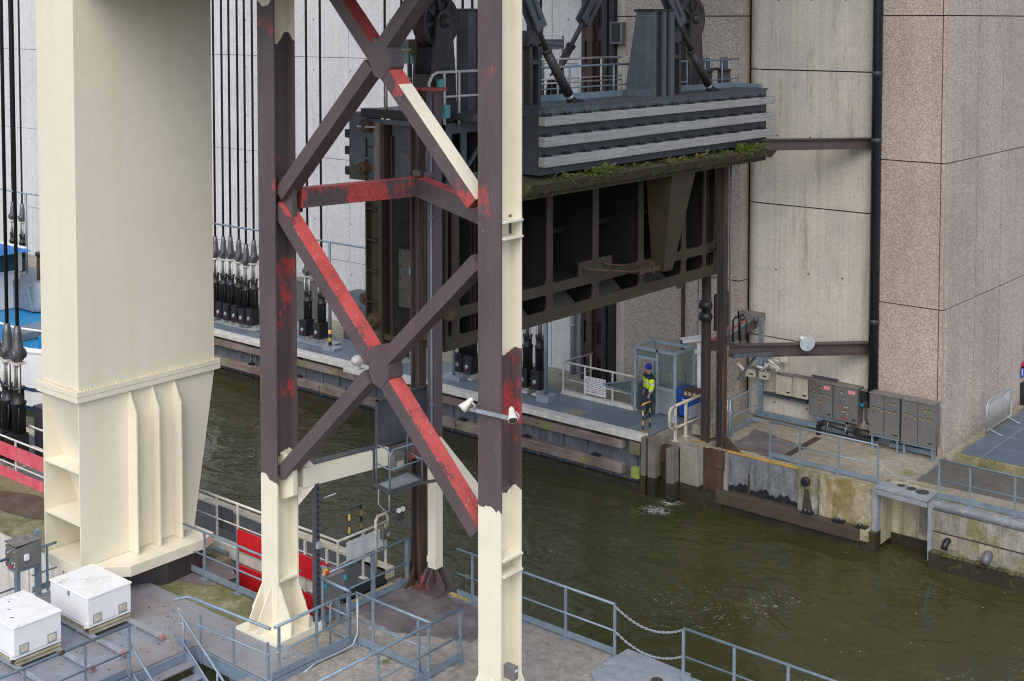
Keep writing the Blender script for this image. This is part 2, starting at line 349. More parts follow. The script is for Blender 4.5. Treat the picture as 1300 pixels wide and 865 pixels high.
M['leaf'] = weather('fern_leaf_green', (.20, .30, .045, 1), (.09, .17, .022, 1), .7, 9, rough=.6, bump=0)
M['leafdry'] = weather('dry_plant_stalk', (.26, .20, .08, 1), (.15, .15, .04, 1), .7, 9, rough=.7, bump=0)
M['dirt'] = weather('drain_grime', (.05, .04, .032, 1), rough=.9)
for nm, c_ in dict(dial_red=(.5, .02, .02, 1), dial_green=(.02, .2, .1, 1), dial_blue=(.02, .15, .45, 1), dial_amber=(.6, .4, .12, 1), dial_white=(.7, .7, .66, 1), pinklabel=(.75, .25, .3, 1), cyan=(.02, .35, .6, 1), dial_black=(.02, .02, .02, 1)).items():
    M[nm] = weather(nm.replace('dial_', '')+'_knob', c_, rough=.35, bump=0, fine=.02)

def aggregate(name, k):
    g = G(name, .85)
    vo = g.n('ShaderNodeTexVoronoi'); vo.inputs['Scale'].default_value = 31; g.put(vo.inputs['Vector'], g.pos)
    cr = g.n('ShaderNodeValToRGB'); sp = g.n('ShaderNodeSeparateColor'); g.put(sp.inputs[0], vo.outputs['Color']); g.put(cr.inputs[0], sp.outputs[0])
    cr.color_ramp.interpolation = 'CONSTANT'
    els = [(0, (.17, .125, .095)), (.12, (.37, .285, .215)), (.30, (.46, .40, .35)), (.42, (.31, .225, .165)), (.55, (.43, .365, .325)), (.68, (.58, .525, .455)), (.82, (.27, .23, .21)), (.9, (.50, .41, .315))]
    while len(cr.color_ramp.elements) < len(els): cr.color_ramp.elements.new(.5)
    for e, (p, c_) in zip(cr.color_ramp.elements, els): e.position = p; e.color = (c_[0]*k, c_[1]*k, c_[2]*k, 1)
    c = g.mix(g.ramp(vo.outputs['Distance'], .45, .75, 0, .8), cr.outputs[0], (.27*k, .225*k, .19*k, 1))
    c = g.scale(c, g.ramp(g.noise(.5, detail=5), .35, .65, .90, 1.08)); c = g.mix(.27, c, (.44, .365, .315, 1)); c = g.scale(c, g.ramp(g.noise(1.3, (1, 1, .12), detail=7, rough=.7), .56, .70, 1.04, .91))
    c = g.scale(c, g.ramp(g.noise(1.6, (1, 1, .06), detail=4), .4, .75, 1.05, .88))
    x, y, z = g.sep(); wn = g.n('ShaderNodeTexWhiteNoise', noise_dimensions='3D'); cv = g.n('ShaderNodeCombineXYZ')
    for i, q in enumerate((g.math('DIVIDE', x, 2.6), g.math('DIVIDE', y, 2.1), g.math('DIVIDE', g.math('SUBTRACT', z, .02), 4.71))): g.put(cv.inputs[i], g.math('FLOOR', q))
    g.put(wn.inputs['Vector'], cv.outputs[0]); zz_ = g.ramp(wn.outputs['Value'], 0, 1, .96, 1.05)
    c = g.scale(c, zz_); g.bump(vo.outputs['Distance'], -.5, .02)
    return g.done(c)
M['agg'] = aggregate('exposed_pebble_aggregate', 1.0)
M['joint'] = weather('dark_panel_joint', (.035, .033, .035, 1), rough=.9)

def tiles(name, sx, sy, col, col2, jc, rough=.5):
    g = G(name, rough)
    x, y, z = g.sep()
    cell = g.n('ShaderNodeTexWhiteNoise', noise_dimensions='2D')
    cv = g.n('ShaderNodeCombineXYZ'); fx = g.math('DIVIDE', x, sx); fy = g.math('DIVIDE', y, sy)
    g.put(cv.inputs[0], g.math('FLOOR', fx)); g.put(cv.inputs[1], g.math('FLOOR', fy)); g.put(cell.inputs['Vector'], cv.outputs[0])
    c = g.mix(g.ramp(cell.outputs['Value'], 0, 1, 0, .55), col, col2)
    c = g.mix(g.ramp(g.noise(1.1, detail=7, rough=.7), .42, .7, 0, .6), c, mul(col, .62))
    c = g.mix(g.ramp(g.noise(9, detail=4), .68, .74, 0, .5), c, mul(col2, 1.5))
    ex = g.math('MULTIPLY', g.math('ABSOLUTE', g.math('SUBTRACT', g.math('FRACT', fx), .5)), sx)
    ey = g.math('MULTIPLY', g.math('ABSOLUTE', g.math('SUBTRACT', g.math('FRACT', fy), .5)), sy)
    j = g.math('MAXIMUM', g.math('GREATER_THAN', ex, sx*.5-.015), g.math('GREATER_THAN', ey, sy*.5-.015))
    c = g.mix(g.math('MULTIPLY', j, .7), c, jc)
    g.bump(g.noise(30, detail=4), .15, .01)
    return g.done(c)
M['deck'] = tiles('slate_blue_deck_plates', 2.1, 1.25, (.14, .18, .215, 1), (.20, .235, .27, 1), (.07, .08, .09, 1))
M['deck_dark'] = tiles('dark_walkway_plates', 2.0, 1.5, (.05, .062, .07, 1), (.07, .08, .09, 1), (.12, .10, .07, 1))
M['tiles_r'] = tiles('blue_slab_tiles', 2.4, 1.3, (.085, .115, .15, 1), (.115, .145, .18, 1), (.25, .26, .27, 1))
def grating():
    g = G('perforated_grating_plate', .45, .35)
    x, y, z = g.sep()
    k = .055
    hx = g.math('ABSOLUTE', g.math('SUBTRACT', g.math('FRACT', g.math('DIVIDE', x, k)), .5)); hy = g.math('ABSOLUTE', g.math('SUBTRACT', g.math('FRACT', g.math('DIVIDE', y, k)), .5))
    hole = g.math('LESS_THAN', g.math('ADD', hx, hy), .36)
    c = g.mix(g.ramp(g.noise(.7, detail=5), .4, .65), (.34, .385, .45, 1), (.37, .32, .32, 1))
    c = g.mix(g.ramp(g.noise(3, detail=6), .5, .75, 0, .5), c, (.17, .18, .2, 1))
    c = g.mix(g.math('MULTIPLY', hole, .6), c, (.06, .065, .07, 1))
    c = g.mix(g.ramp(g.noise(8, detail=2), .715, .73, 0, .9), c, (.75, .75, .74, 1))
    c = g.mix(g.ramp(g.noise(6.3, detail=2), .70, .71, 0, .9), c, (.03, .03, .03, 1))
    return g.done(c)
M['grating'] = grating()
def hazard():
    g = G('black_and_yellow_bands', .5)
    z = g.sep()[2]
    f = g.math('LESS_THAN', g.math('FRACT', g.math('DIVIDE', z, .34)), .5)
    return g.done(g.mix(f, (.03, .032, .04, 1), (.72, .42, .06, 1)))
M['hazard'] = hazard()
def water():
    g = G('murky_canal_water', .08)
    g.b.inputs['IOR'].default_value = 1.333
    c = g.mix(g.ramp(g.noise(.16, detail=4), .35, .7), (.039, .040, .0145, 1), (.054, .055, .021, 1))
    c = g.mix(g.ramp(g.noise(.5, detail=5, dist=1.2), .62, .8, 0, .5), c, (.085, .088, .038, 1))
    # foam: thin broken curls, only where the gate stirred the water
    patch = g.ramp(g.noise(.22, detail=2), .54, .70)
    curl = g.n('ShaderNodeTexNoise'); curl.inputs['Scale'].default_value = 1.3; curl.inputs['Detail'].default_value = 6; curl.inputs['Distortion'].default_value = 2.2
    g.put(curl.inputs['Vector'], g.pos)
    line = g.math('ABSOLUTE', g.math('SUBTRACT', curl.outputs['Fac'], .5))
    thin = g.ramp(line, .002, .012, 1, 0)
    brk = g.ramp(g.noise(7, detail=4), .48, .62)
    dots = g.ramp(g.noise(8.5, detail=1), .765, .78)
    foam = g.math('MULTIPLY', g.math('MULTIPLY', thin, brk), patch)
    foam = g.math('MAXIMUM', foam, g.math('MULTIPLY', dots, g.ramp(g.noise(.3, detail=3), .48, .6)))
    x, y, z = g.sep()
    def spot(px, py, rad, s):
        p = onz(px, py, -1.9)
        dx = g.math('SUBTRACT', x, p.x); dy = g.math('SUBTRACT', y, p.y)
        d = g.math('SQRT', g.math('ADD', g.math('MULTIPLY', dx, dx), g.math('MULTIPLY', dy, dy)))
        return g.math('MULTIPLY', g.ramp(d, rad*.15, rad, 1, 0), s)
    churn = g.math('MAXIMUM', g.math('MAXIMUM', spot(852, 637, .75, 1.0), spot(832, 648, 1.0, .85)), g.math('MAXIMUM', spot(590, 735, 1.5, .5), g.math('MAXIMUM', spot(780, 692, 1.8, .42), spot(690, 705, 1.5, .42))))
    cf = g.math('GREATER_THAN', g.math('ADD', g.noise(3.2, (.8, 2.2, 1), detail=9, rough=.85, dist=2.2), g.math('MULTIPLY', churn, .24)), .70)
    foam = g.math('MAXIMUM', foam, g.math('MULTIPLY', cf, g.math('GREATER_THAN', churn, .02)))
    c = g.mix(g.math('MULTIPLY', foam, .7), c, (.55, .58, .52, 1))
    g.put(g.b.inputs['Roughness'], g.math('ADD', g.math('MULTIPLY', foam, .5), .07))
    h = g.math('ADD', g.math('MULTIPLY', g.noise(.42, (1, 1.3, 1), detail=2, dist=1.2), 1.0), g.math('MULTIPLY', g.noise(1.7, (1, 1.6, 1), detail=3, dist=1.4), g.ramp(g.noise(.16, detail=3), .38, .62, .06, .42)))
    g.bump(h, .7, .22)
    return g.done(c)
M['water'] = water()

# ================================================================== THE SETTING
b = MB(); b.poly([(-900, -900, -6), (900, -900, -6), (900, 900, -6), (-900, 900, -6)])
struct(b.build('ground', M['asphalt']))
b = MB(); b.poly([(-160, 20, -1.9), (140, 20, -1.9), (140, 38.6, -1.9), (-160, 38.6, -1.9)])
struct(b.build('water', M['water']))

def ragged(pts, amp=.16, step=.16):
    out = []
    for i in range(len(pts)):
        a, c = V(pts[i]), V(pts[(i+1) % len(pts)]); n = max(2, int((c-a).length/step)); s_ = V((-(c-a).y, (c-a).x, 0)).normalized()
        for k in range(n): out.append(a.lerp(c, k/n)+s_*random.uniform(-.02, amp))
    return out
# near quay
NQ = MB()
NQ.box(-21.7, -60, -6, 120, 23.2, 0, 0)
NQ.box(-22.7, 17.62, -6, -21.7, 23.2, -.002, 0)
NQ.box(-29.0, 18.2, -6, -22.7, 20.05, -.004, 1)
NQ.box(-31.5, 20.05, -6, -26.9, 21.0, -.004, 1)
struct(NQ.build('near_quay', [M['slab'], M['slab_moss']]))
b = MB(); b.box(-160, 18.2, -6, -29.0, 21.0, -.01, 0); struct(b.build('ledge_ground', M['slab_moss']))
b = MB(); b.poly(ragged([(-22.66, 20.9, .004), (-20.6, 20.75, .004), (-19.0, 21.5, .004), (-19.3, 23.0, .004), (-22.66, 23.16, .004)])); struct(b.build('damp_pavement', M['slab_wet']))
b = MB(); b.box(-60, 2, -6, -22, 18.3, -3.2); struct(b.build('lower_ground', M['wetwall']))
b = MB()
for y0, y1 in ((21.25, 21.75), (21.95, 22.6)): b.box(-22.62, y0, .006, -22.48, y1, .010)
b.box(-21.1, 23.08, .006, -19.6, 23.16, .012)
struct(b.build('yellow_edge_marking', M['yellow']))

# right quay: top, wall faces, wet foot
RQ = MB()
RQ.box(-24.1, 37.75, -6, 120, 90, 0, 0)
RQ.box(-21.35, 36.8, -6, -16.25, 37.75, -.003, 0)
RQ.box(-14.45, 36.75, -6, 120, 37.75, -.003, 0)
struct(RQ.build('far_quay', M['slab_r']))
b = MB(); b.poly([onz(1163, 610, .004), onz(1300, 640, .004), (30, onz(1300, 640).y+.1, .004), (30, 41, .004), (-15.6, 41, .004), onz(1192, 586, .004)]); struct(b.build('ramp_road', M['asphalt']))
b = MB(); b.poly(ragged([(-21.6, 37.0, .005), (-19.3, 37.0, .005), (-19.9, 38.9, .005), (-21.8, 39.4, .005)])); struct(b.build('damp_quay_pavement', M['slab_wet']))
b = MB(); p = onz(1000, 578); q = onz(1039, 556); b.bar(p+ZU*.006, q+ZU*.006, .24, .006); struct(b.build('drain_channel', M['dirt']))

def wallthing(name, label, cat, mb, mats, bevel=0): return tag(mb.build(name, mats, None, bevel), label, cat)
M['ochre_edge'] = weather('worn_orange_edge_paint', (.55, .30, .045, 1), (.30, .2, .08, 1), .8, 3, rough=.6)
# steel plated face below the guide posts
b = MB(); b.box(-21.3, 36.72, -1.25, -18.75, 36.8, -.05, 0); b.box(-21.36, 36.70, -.04, -18.78, 36.79, .012, 1)
b.box(-20.55, 36.69, -1.3, -20.50, 36.72, -.6, 2)
b.prism([(-21.3, 36.717, -1.25)]+[(-21.3+i*.051, 36.717, -1.02-.07*math.sin(i*.43)-.04*math.sin(i*1.31)-random.uniform(0, .05)) for i in range(51)]+[(-18.75, 36.717, -1.25)], (0, .002, 0), 3)
wallthing('quay_wall_plate', 'tarred blue-grey steel plate on the quay face, under a yellow edge line', 'wall plate', b, [M['pitch'], M['ochre_edge'], M['rust'], M['black']])
# concrete face with lichen
b = MB(); b.box(-18.75, 36.62, -1.3, -18.05, 36.8, -.01, 1); b.box(-18.02, 36.62, -1.3, -16.28, 36.8, .0, 0)
b.box(-16.28, 36.58, -1.75, -16.12, 36.85, -.02, 2); b.box(-16.14, 36.85, -1.75, -16.1, 37.7, -.04, 3)
wallthing('quay_wall', 'yellowish lichened concrete quay face under the railing left of the water recess', 'quay wall', b, [M['quaywall'], M['quaywall_e'], M['galv_lt'], M['recess']])
b = MB(); b.box(-21.5, 36.27, -1.62, -16.55, 36.62, -1.27, 0); b.box(-16.55, 36.34, -1.6, -16.3, 36.62, -1.25, 1)
wallthing('fender_beam', 'long brown wet timber waler along the foot of the lichened quay face', 'fender', b, [M['timber_wet'], M['quaywall']])
b = MB(); b.box(-21.6, 36.42, -6, -16.1, 36.8, -1.3, 0, 1)
b.box(-16.1, 37.55, -6, -14.3, 37.75, -1.6, 0, 1); b.box(-14.47, 36.42, -6, 120, 36.75, -1.42, 0, 1)
wallthing('quay_base_wall', 'dark wet foot of the far quay wall along the waterline', 'wall foot', b, [M['wetwall'], M['ledge']])
# recess
b = MB(); b.box(-16.1, 37.6, -1.62, -14.45, 37.74, -.05, 0); b.box(-15.2, 37.52, -1.4, -14.6, 37.6, -.3, 1)
wallthing('recess_wall', 'algae streaked concrete back of the recess under the cover plate', 'recess wall', b, [M['recess'], M['quaywall_e']])
b = MB(); b.prism([onz(px, q, .03) for px, q in ((1111, 620), (1121, 613), (1180, 624), (1189, 629), (1177, 638))], (0, 0, .05), 0)
for px, py, r_ in ((1144, 620, .12), (1157, 624, .15), (1171, 628.5, .2)):
    p = onz(px, py); b.lathe((p.x, p.y, .081), (0, 0, 1), [(r_, 0), (r_, .006)], 18, 1, False)
p, q = onz(1112, 621.5), onz(1177, 639.5); b.bar(p-ZU*.06, q-ZU*.06, .05, .13, 0)
wallthing('cover_plate', 'grey steel plate with three dark patches bridging the recess in the far quay edge', 'cover plate', b, [M['galv_lt'], M['dirt']])
b = MB(); b.box(-14.47, 36.60, -1.42, 120, 36.75, -.22, 0); b.box(-14.4, 36.585, -.85, 120, 36.6, -.82, 2); b.tube((-14.47, 36.70, -.1), (120, 36.70, -.1), .15, 12, 4)
b.box(-14.56, 36.55, -1.75, -14.44, 36.9, -.02, 1)
for x in (-14.0, -12.85): b.box(x-.22, 36.57, -1.25, x+.3, 36.6, -.88, 3)
wallthing('quay_wall', 'streaked grey concrete quay face with a round silvery steel edge, right of the recess', 'quay wall', b, [M['quaywall_e'], M['galv_lt'], M['joint'], M['slab_r'], weather('silvery_edge_steel', (.42, .44, .48, 1), (.25, .26, .29, 1), .8, 2.2, speck=(.8, .8, .82, 1), spth=.6, spscale=5, rough=.35, bump=.1)])
b = MB()
for i in range(26):
    x = -14.35+i*.16; rr = random.uniform(.04, .09); b.lathe((x, 36.5+random.uniform(-.06, .05), -1.44), (0, 0, 1), [(rr*1.6, 0), (rr*1.1, rr*.7), (rr*.3, rr*1.1)], 7, 0)
struct(b.build('silt', M['ledge']), 'stuff')
for (x, r_, z, l) in ((-13.95, .09, -1.0, 'black round outlet pipe in the grey quay face nearest the recess'), (-12.78, .125, -1.1, 'larger grey plastic outlet pipe drooping from the grey quay face')):
    b = MB(); b.path([(x, 36.62, z), (x, 36.42, z), (x, 36.33, z-.06), (x-.02, 36.28, z-.18)], r_, 12, 0); b.lathe((x-.02, 36.281, z-.182), (0, -.5, -1), [(r_*.8, 0), (r_*.8, .004)], 12, 1)
    tag(b.build('outlet_pipe', [M['pvc'] if r_ > .1 else M['black'], M['black']]), l, 'pipe', 'outlet pipes in the quay face')
b = MB(); b.lathe((-18.45, 36.6, -.3), (0, -1, 0), [(.14, 0), (.15, .08), (.12, .16)], 14, 0); b.prism([(-18.6, 36.612, -1.3), (-18.52, 36.612, -.55), (-18.38, 36.612, -.55), (-18.22, 36.612, -1.3)], (0, .006, 0), 1)
tag(b.build('outlet_pipe', [M['black'], M['dirt']]), 'black flap outlet above a dark drip stain beside the tarred plate', 'pipe')
for x, l in ((-18.35, 'first'), (-17.3, 'second'), (-16.55, 'third')):
    b = MB(); b.box(x-.17, 36.36, -1.27, x+.17, 36.6, -1.2); b.tube((x-.05, 36.45, -1.2), (x-.05, 36.45, -1.12), .05, 8, 1); b.tube((x+.08, 36.45, -1.2), (x+.08, 36.45, -1.14), .04, 8, 1)
    tag(b.build('fender_bracket', [M['black'], M['socket']]), 'black bolted bracket on the brown waler, %s from the tarred plate' % l, 'bracket', 'brackets on the brown waler')

# ------------------------------------------------------------------ tower walls with panel joints
def panelwall(name, label, cat, mat, x0, x1, y, zs, xs, ztop=42, thick=.3, gap=.012, parent=None, depth=.6):
    m_ = MB(); X = [x0]+sorted(x for x in xs if x0 < x < x1)+[x1]; Z_ = [-.5]+[z for z in zs if z < ztop]+[ztop]
    for i in range(len(X)-1):
        for j in range(len(Z_)-1):
            m_.box(X[i]+(gap if i else 0), y, Z_[j]+gap, X[i+1]-(gap if i < len(X)-2 else 0), y+thick, Z_[j+1]-gap, 0)
    m_.box(x0+.02, y+.06, -.6, x1-.02, y+depth, ztop-.1, 1)
    o = m_.build(name, [mat, M['joint']], parent)
    return tag(o, label, cat) if parent is None else o
ZW = [2.85+4.715*i for i in range(9)]; ZA = [4.71*i+.02 for i in range(1, 9)]
panelwall('tower_wall', 'pale grey concrete tower wall with fine panel joints behind the hanging cables', 'wall', M['wall_l'], -140, -28.9, 41.2, ZW, [ony(440, 300, 41).x-5.9*i for i in range(-3, 16)], gap=.013)
b = MB(); b.box(-28.9, 40.75, -.5, -28.05, 42.2, 42)
for z in ZA: b.box(-28.92, 40.74, z-.02, -28.04, 40.75, z+.02, 1)
wallthing('wall_pier', 'narrow plain grey concrete pier beside the tall steel guide column', 'pier', b, [M['wall_r'], M['joint']])
panelwall('aggregate_wall', 'brown pebble aggregate wall behind the glass booth', 'wall', M['agg'], -28.1, -23.15, 40.6, ZA, [ony(886, 400, 40.6).x], gap=.022, depth=1.2, thick=.6)
o = panelwall('concrete_wall', 'board-marked grey concrete wall between the pebble walls, above the cabinets', 'wall', M['wall_r'], -22.6, -18.05, 40.9, ZW, [], gap=.022)
b = MB()
N_ = 10
for j, (za, zb) in enumerate(zip([-.5]+ZW[:8], ZW[:8]+[42])):
    pts = [(-23.15, 41.5)]+[(-22.6-.55*math.cos(t*math.pi/2/N_), 41.45-.55*math.sin(t*math.pi/2/N_)) for t in range(N_+1)]+[(-22.6, 41.5)]
    b.prism([(x, y, za+.022) for x, y in pts], (0, 0, zb-za-.044), 0)
b.build('rounded_edge', M['wall_r'], o)
o = panelwall('aggregate_wall', 'pebble aggregate tower corner right of the black drainpipe', 'wall', M['agg'], -18.05, -15.80, 40.62, ZA, [-15.93], gap=.018)
b = MB(); ys = [40.85]+[onx(px, 200, -15.78).y for px in (1241, 1272)]; ys += [ys[2]+(ys[2]-ys[1])*i*1.15 for i in range(1, 12)]
zz = [-.5]+ZA+[42]
for i in range(len(ys)-1):
    for j in range(len(zz)-1): b.box(-16.0, ys[i]+(.045 if i else 0), zz[j]+.018, -15.78, ys[i+1]-.045, zz[j+1]-.018, 0)
b.box(-16.6, 40.9, -.6, -15.97, ys[-1]-.1, 41.8, 1)
b.build('side_wall', [M['agg'], M['joint']], o)
# raised slab at the right with its tiles
b = MB(); c0 = onz(1212, 575, .35)
b.box(c0.x, c0.y, 0, 60, 70, .33, 0); b.box(c0.x+.12, c0.y+.12, .33, 60, 70, .352, 1); b.box(c0.x-.3, c0.y+.05, 0, c0.x, c0.y+.3, .2, 2)
struct(b.build('raised_pavement', [M['slab_moss'], M['tiles_r'], M['slab_r']]))

# steel guide column with holes in front of the tower wall
col = thing('guide_column', 'tall dark steel column with rows of oblong holes beside the plain concrete pier', 'steel column', (-29.6, 40.6, 0))
xa, xb = ony(738, 420, 40.6).x, ony(768, 420, 40.6).x
b = MB(); hw = .17; cxs = [xa+(xb-xa)*.22, xa+(xb-xa)*.78]
z = -.4; edges = [xa, cxs[0]-hw/2, cxs[0]+hw/2, cxs[1]-hw/2, cxs[1]+hw/2, xb]
for i in (0, 2, 4): b.box(edges[i], 40.55, -.4, edges[i+1], 40.6, 30)
for i in (1, 3):
    z = -.4
    while z < 30: b.box(edges[i], 40.555, z, edges[i+1], 40.595, z+.52); z += 1.36
b.build('perforated_plate', M['brownblack'], col)
b = MB(); b.box(xa+.03, 40.62, -.4, xb-.03, 41.1, 30); b.build('core', M['black'], col)
b = MB(); b.ibar((xa+(xb-xa)*.5, 40.42, -.4), (xa+(xb-xa)*.5, 40.42, 30), .26, .2, .03, 0, (0, 1, 0)); b.build('guide_rail', M['rust'], col)
b = MB(); b.box(xb+.03, 40.5, -.4, xb+.12, 41.1, 30, 0); b.box(xb+.12, 40.6, -.4, xb+.2, 41.1, 30, 1); b.box(xb+.2, 40.5, -.4, xb+.42, 41.1, 30, 0); b.build('edge_channel', [M['black'], M['rust']], col)
b = MB(); x = ony(728, 420, 40.9).x; b.tube((x, 40.9, 0), (x, 40.9, 5.2), .13, 12); b.lathe((x, 40.9, 1.9), (0, 0, 1), [(.14, 0), (.14, .12)], 12)
tag(b.build('drainpipe', M['galv_lt']), 'white grey vertical pipe against the wall left of the perforated column', 'pipe')

# black drainpipe in the corner
dp = thing('drainpipe', 'tall black drainpipe in the corner between grey concrete and pebble wall', 'drainpipe', (-18.05, 40.5, 1.5))
x = ony(1111, 300, 40.5).x
b = MB(); b.tube((x, 40.5, 1.2), (x, 40.5, 34), .165, 14); b.build('pipe', weather('black_blue_pipe', (.012, .018, .026, 1), rough=.3, bump=.02), dp)
for z in (4.0, 10.0, 12.2): 
    b = MB(); b.lathe((x, 40.5, z), (0, 0, 1), [(.18, 0), (.18, .12), (.168, .14)], 14); b.build('pipe_collar', weather('collar', (.05, .06, .07, 1), rough=.35) if z == 4.0 else bpy.data.materials['collar'], dp)

# unseen gantry added overhead, shaped to shade the pylon and walls below
gy = thing('shade_gantry', 'broad dark unseen gantry added above the raised gate to shade the pylon', 'gantry', (-21, 29, 17))
b = MB(); b.box(-27.45, 17.2, 14.85, -18.0, 23.4, 15.8, 0); b.build('shade_slab', M['brownblack'], gy)  # low slab added out of view to darken the pylon's upper side
b = MB(); b.box(-27.4, 17.4, 23, -14.9, 46, 23.4, 0); b.build('floor', M['brownblack'], gy)
b = MB(); b.box(-27.4, 17.4, 23.4, -14.9, 46, 29, 0); b.build('upper_shade_block', M['galv'], gy)

x = ony(866, 420, 40.5).x
b = MB(); b.box(x-.05, 40.5, 1.9, x+.05, 40.6, 26); tag(b.build('wall_pipe', M['rust']), 'slim dark brown vertical pipe on the pebble wall above the booth', 'pipe')

# ================================================================== THE LIFT CAISSON (the trough of water on the left)
cs = thing('lift_caisson', 'long steel boat-lift trough with slate-blue walkway, cream kerb and timber fenders', 'lift caisson', (-60, 36, -1.9))
b = MB(); b.box(-150, 36.42, -.3, -24.15, 39.0, 0); b.build('far_walkway', M['deck'], cs)
b = MB(); b.box(-150, 36.0, -.14, -24.2, 36.42, .06); b.build('kerb', M['white_rail'], cs, .015)
b = MB(); b.box(-150, 36.3, -4, -24.2, 36.42, -.14, 0)
x = -24.6
while x > -90: b.box(x-.06, 36.24, -2, x+.06, 36.3, -.2, 0); x -= 1.05
b.build('side_wall', M['sheet'], cs)
b = MB(); b.box(-150, 36.06, -4, -24.25, 36.3, -1.62, 0); b.build('wall_foot', M['wetwall'], cs)
def fender_row(z0, z1, y0, segs):
    xs = [-25.0]
    while xs[-1] > -95: xs.append(xs[-1]-random.choice(segs))
    for a, c in zip(xs, xs[1:]):
        f = MB(); f.box(c+.012, y0+random.uniform(0, .02), z0+random.uniform(0, .02), a-.012, 36.3, z1+random.uniform(-.02, .01)); f.build('fender_timber', M['timber_x'], cs, .02)
fender_row(-.56, -.27, 36.02, [9.2, 8.4]); fender_row(-1.42, -1.06, 36.0, [7.6, 9.0])
x = -26.2
while x > -62:
    for z in (-.27, -1.06): b = MB(); b.box(x-.16, 36.1, z-.0, x+.16, 36.28, z+.05); b.tube((x, 36.18, z+.04), (x, 36.18, z+.1), .05, 6); b.build('fender_bolt', M['black'], cs)
    x -= 3.1
b = MB(); b.box(-24.7, 36.02, -.62, -24.28, 36.25, -.2); b.build('timber_end', weather('mossy_timber_end', (.16, .15, .07, 1), (.17, .13, .09, 1), rough=.8, bump=.3), cs)
b = MB(); b.box(-24.6, 35.98, -1.42, -24.3, 36.25, -1.08); b.build('timber_end', weather('lime_end', (.30, .36, .08, 1), rough=.7), cs)
for x in (-56, -44.7, -34):
    b = MB()
    for dx in (-.18, .18): b.tube((x+dx, 36.2, -1.9), (x+dx, 36.2, -.2), .03, 6)
    for i in range(6): b.tube((x-.18, 36.2, -1.7+i*.28), (x+.18, 36.2, -1.7+i*.28), .02, 6)
    b.build('ladder', M['sheet'], cs)
# near side walkway with red and white marker panels
b = MB(); b.box(-150, 21.6, -.3, -23.25, 23.0, 0); b.build('near_walkway', M['deck_dark'], cs)
b = MB(); b.box(-150, 23.0, -.2, -23.25, 23.28, .05); b.box(-24.3, 23.0, -.2, -23.2, 23.28, .055, 0); b.build('kerb', M['cream_old'], cs)
b = MB(); b.box(-150, 21.4, -4, -23.3, 21.6, -.02, 0); b.box(-150, 21.3, -1.0, -23.3, 21.4, -.85, 0); b.box(-150, 21.36, -.28, -23.3, 21.6, .06, 1)
b.build('side_wall', [M['galv_lt'], M['white_rail']], cs)
b = MB(); b.box(-150, 23.0, -4, -23.3, 23.1, -.2); b.build('wall_foot', M['wetwall'], cs)
b = MB(); b.poly([onz(708, 527, .004), onz(728, 518, .004), onz(748, 523, .004), onz(728, 532, .004)][::-1]); b.build('pale_plate', M['slab_r'], cs)
b = MB(); b.box(-28.0, 21.2, -1.35, -27.45, 21.38, -.1); b.build('side_panel', M['galv'], cs)
b = MB(); b.box(-150, 36.42, -6, -24.2, 41.3, -.31, 0); b.box(-150, 39.0, -.31, -24.15, 41.3, -.012, 0); struct(b.build('tower_foot', M['slab_r']))

# ------------------------------------------------------------------ railings
def railing(name, label, cat, pts, posts, mat, h=1.2, mids=(.6,), r=.03, rm=.022, kick=None, group=None, pr=.03, feet=True, zs=None, plate=None):
    """pts: floor points of the run; posts: floor points of the posts"""
    pts = [V(p) for p in pts]
    t = thing(name, label, cat, pts[0], group)
    b = MB(); b.path([p+ZU*h for p in pts], r, 8); b.build('top_rail', mat, t)
    for m_ in mids: b = MB(); b.path([p+ZU*m_ for p in pts], rm, 8); b.build('mid_rail', mat, t)
    for p in posts:
        p = V(p); b = MB(); b.box(p.x-pr, p.y-pr*.6, p.z, p.x+pr, p.y+pr*.6, p.z+h-r*.5)
        po = b.build('post', mat, t)
        if feet: b = MB(); b.box(p.x-.11, p.y-.07, p.z+.001, p.x+.11, p.y+.07, p.z+.02); b.tube((p.x+.07, p.y, p.z+.015), (p.x+.07, p.y, p.z+.05), .02, 6); b.build('foot_plate', mat, po)
    if kick:
        b = MB()
        for a, c in zip(pts, pts[1:]): b.bar(a+ZU*(kick/2+.07), c+ZU*(kick/2+.07), .015, kick)
        b.build('kick_board', mat, t)
    return t
def chain(label, p0, p1, sag, group=None, link=.075):
    p0, p1 = V(p0), V(p1); L = (p1-p0).length*1.02; n = int(L/(link*.72)); b = MB()
    P = lambda t: p0.lerp(p1, t) - ZU*(sag*4*t*(1-t))
    for i in range(n):
        a, c = P(i/n), P((i+1)/n); d = (c-a).normalized(); m_ = (a+c)/2; s_ = d.orthogonal().normalized() if i % 2 else d.cross(d.orthogonal().normalized())
        b.path([m_+d*(link*.5*math.cos(k*math.pi/4))+s_*(link*.26*math.sin(k*math.pi/4)) for k in range(8)], .010, 5, 0, True)
    return tag(b.build('chain', M['galv_lt']), label, 'chain', group)
Y1 = 23.05
xs = [onz(p, q).x for p, q in ((666, 787), (722, 809), (782, 834))]
railing('railing', 'blue-grey quay railing right of the near cream and maroon column, ending at the chains', 'railing', [(xs[0]-2.0, Y1, 0), (xs[2], Y1, 0)], [(x, Y1, 0) for x in [xs[0]-1.5]+xs], M['galv'], kick=.14, group='blue-grey railings')
xs2 = [onz(868, 868).x]; xs2 += [xs2[0]+1.22*i for i in range(1, 9)]
railing('railing', 'blue-grey quay railing at the bottom right corner beyond the chains', 'railing', [(xs2[0], Y1, 0), (xs2[-1], Y1, 0)], [(x, Y1, 0) for x in xs2], M['galv'], kick=.14, group='blue-grey railings')
chain('upper of the two chains across the gap in the near quay railing', (xs[2], Y1, 1.16), (xs2[0], Y1, 1.17), .26, 'chains in the near railing gap')
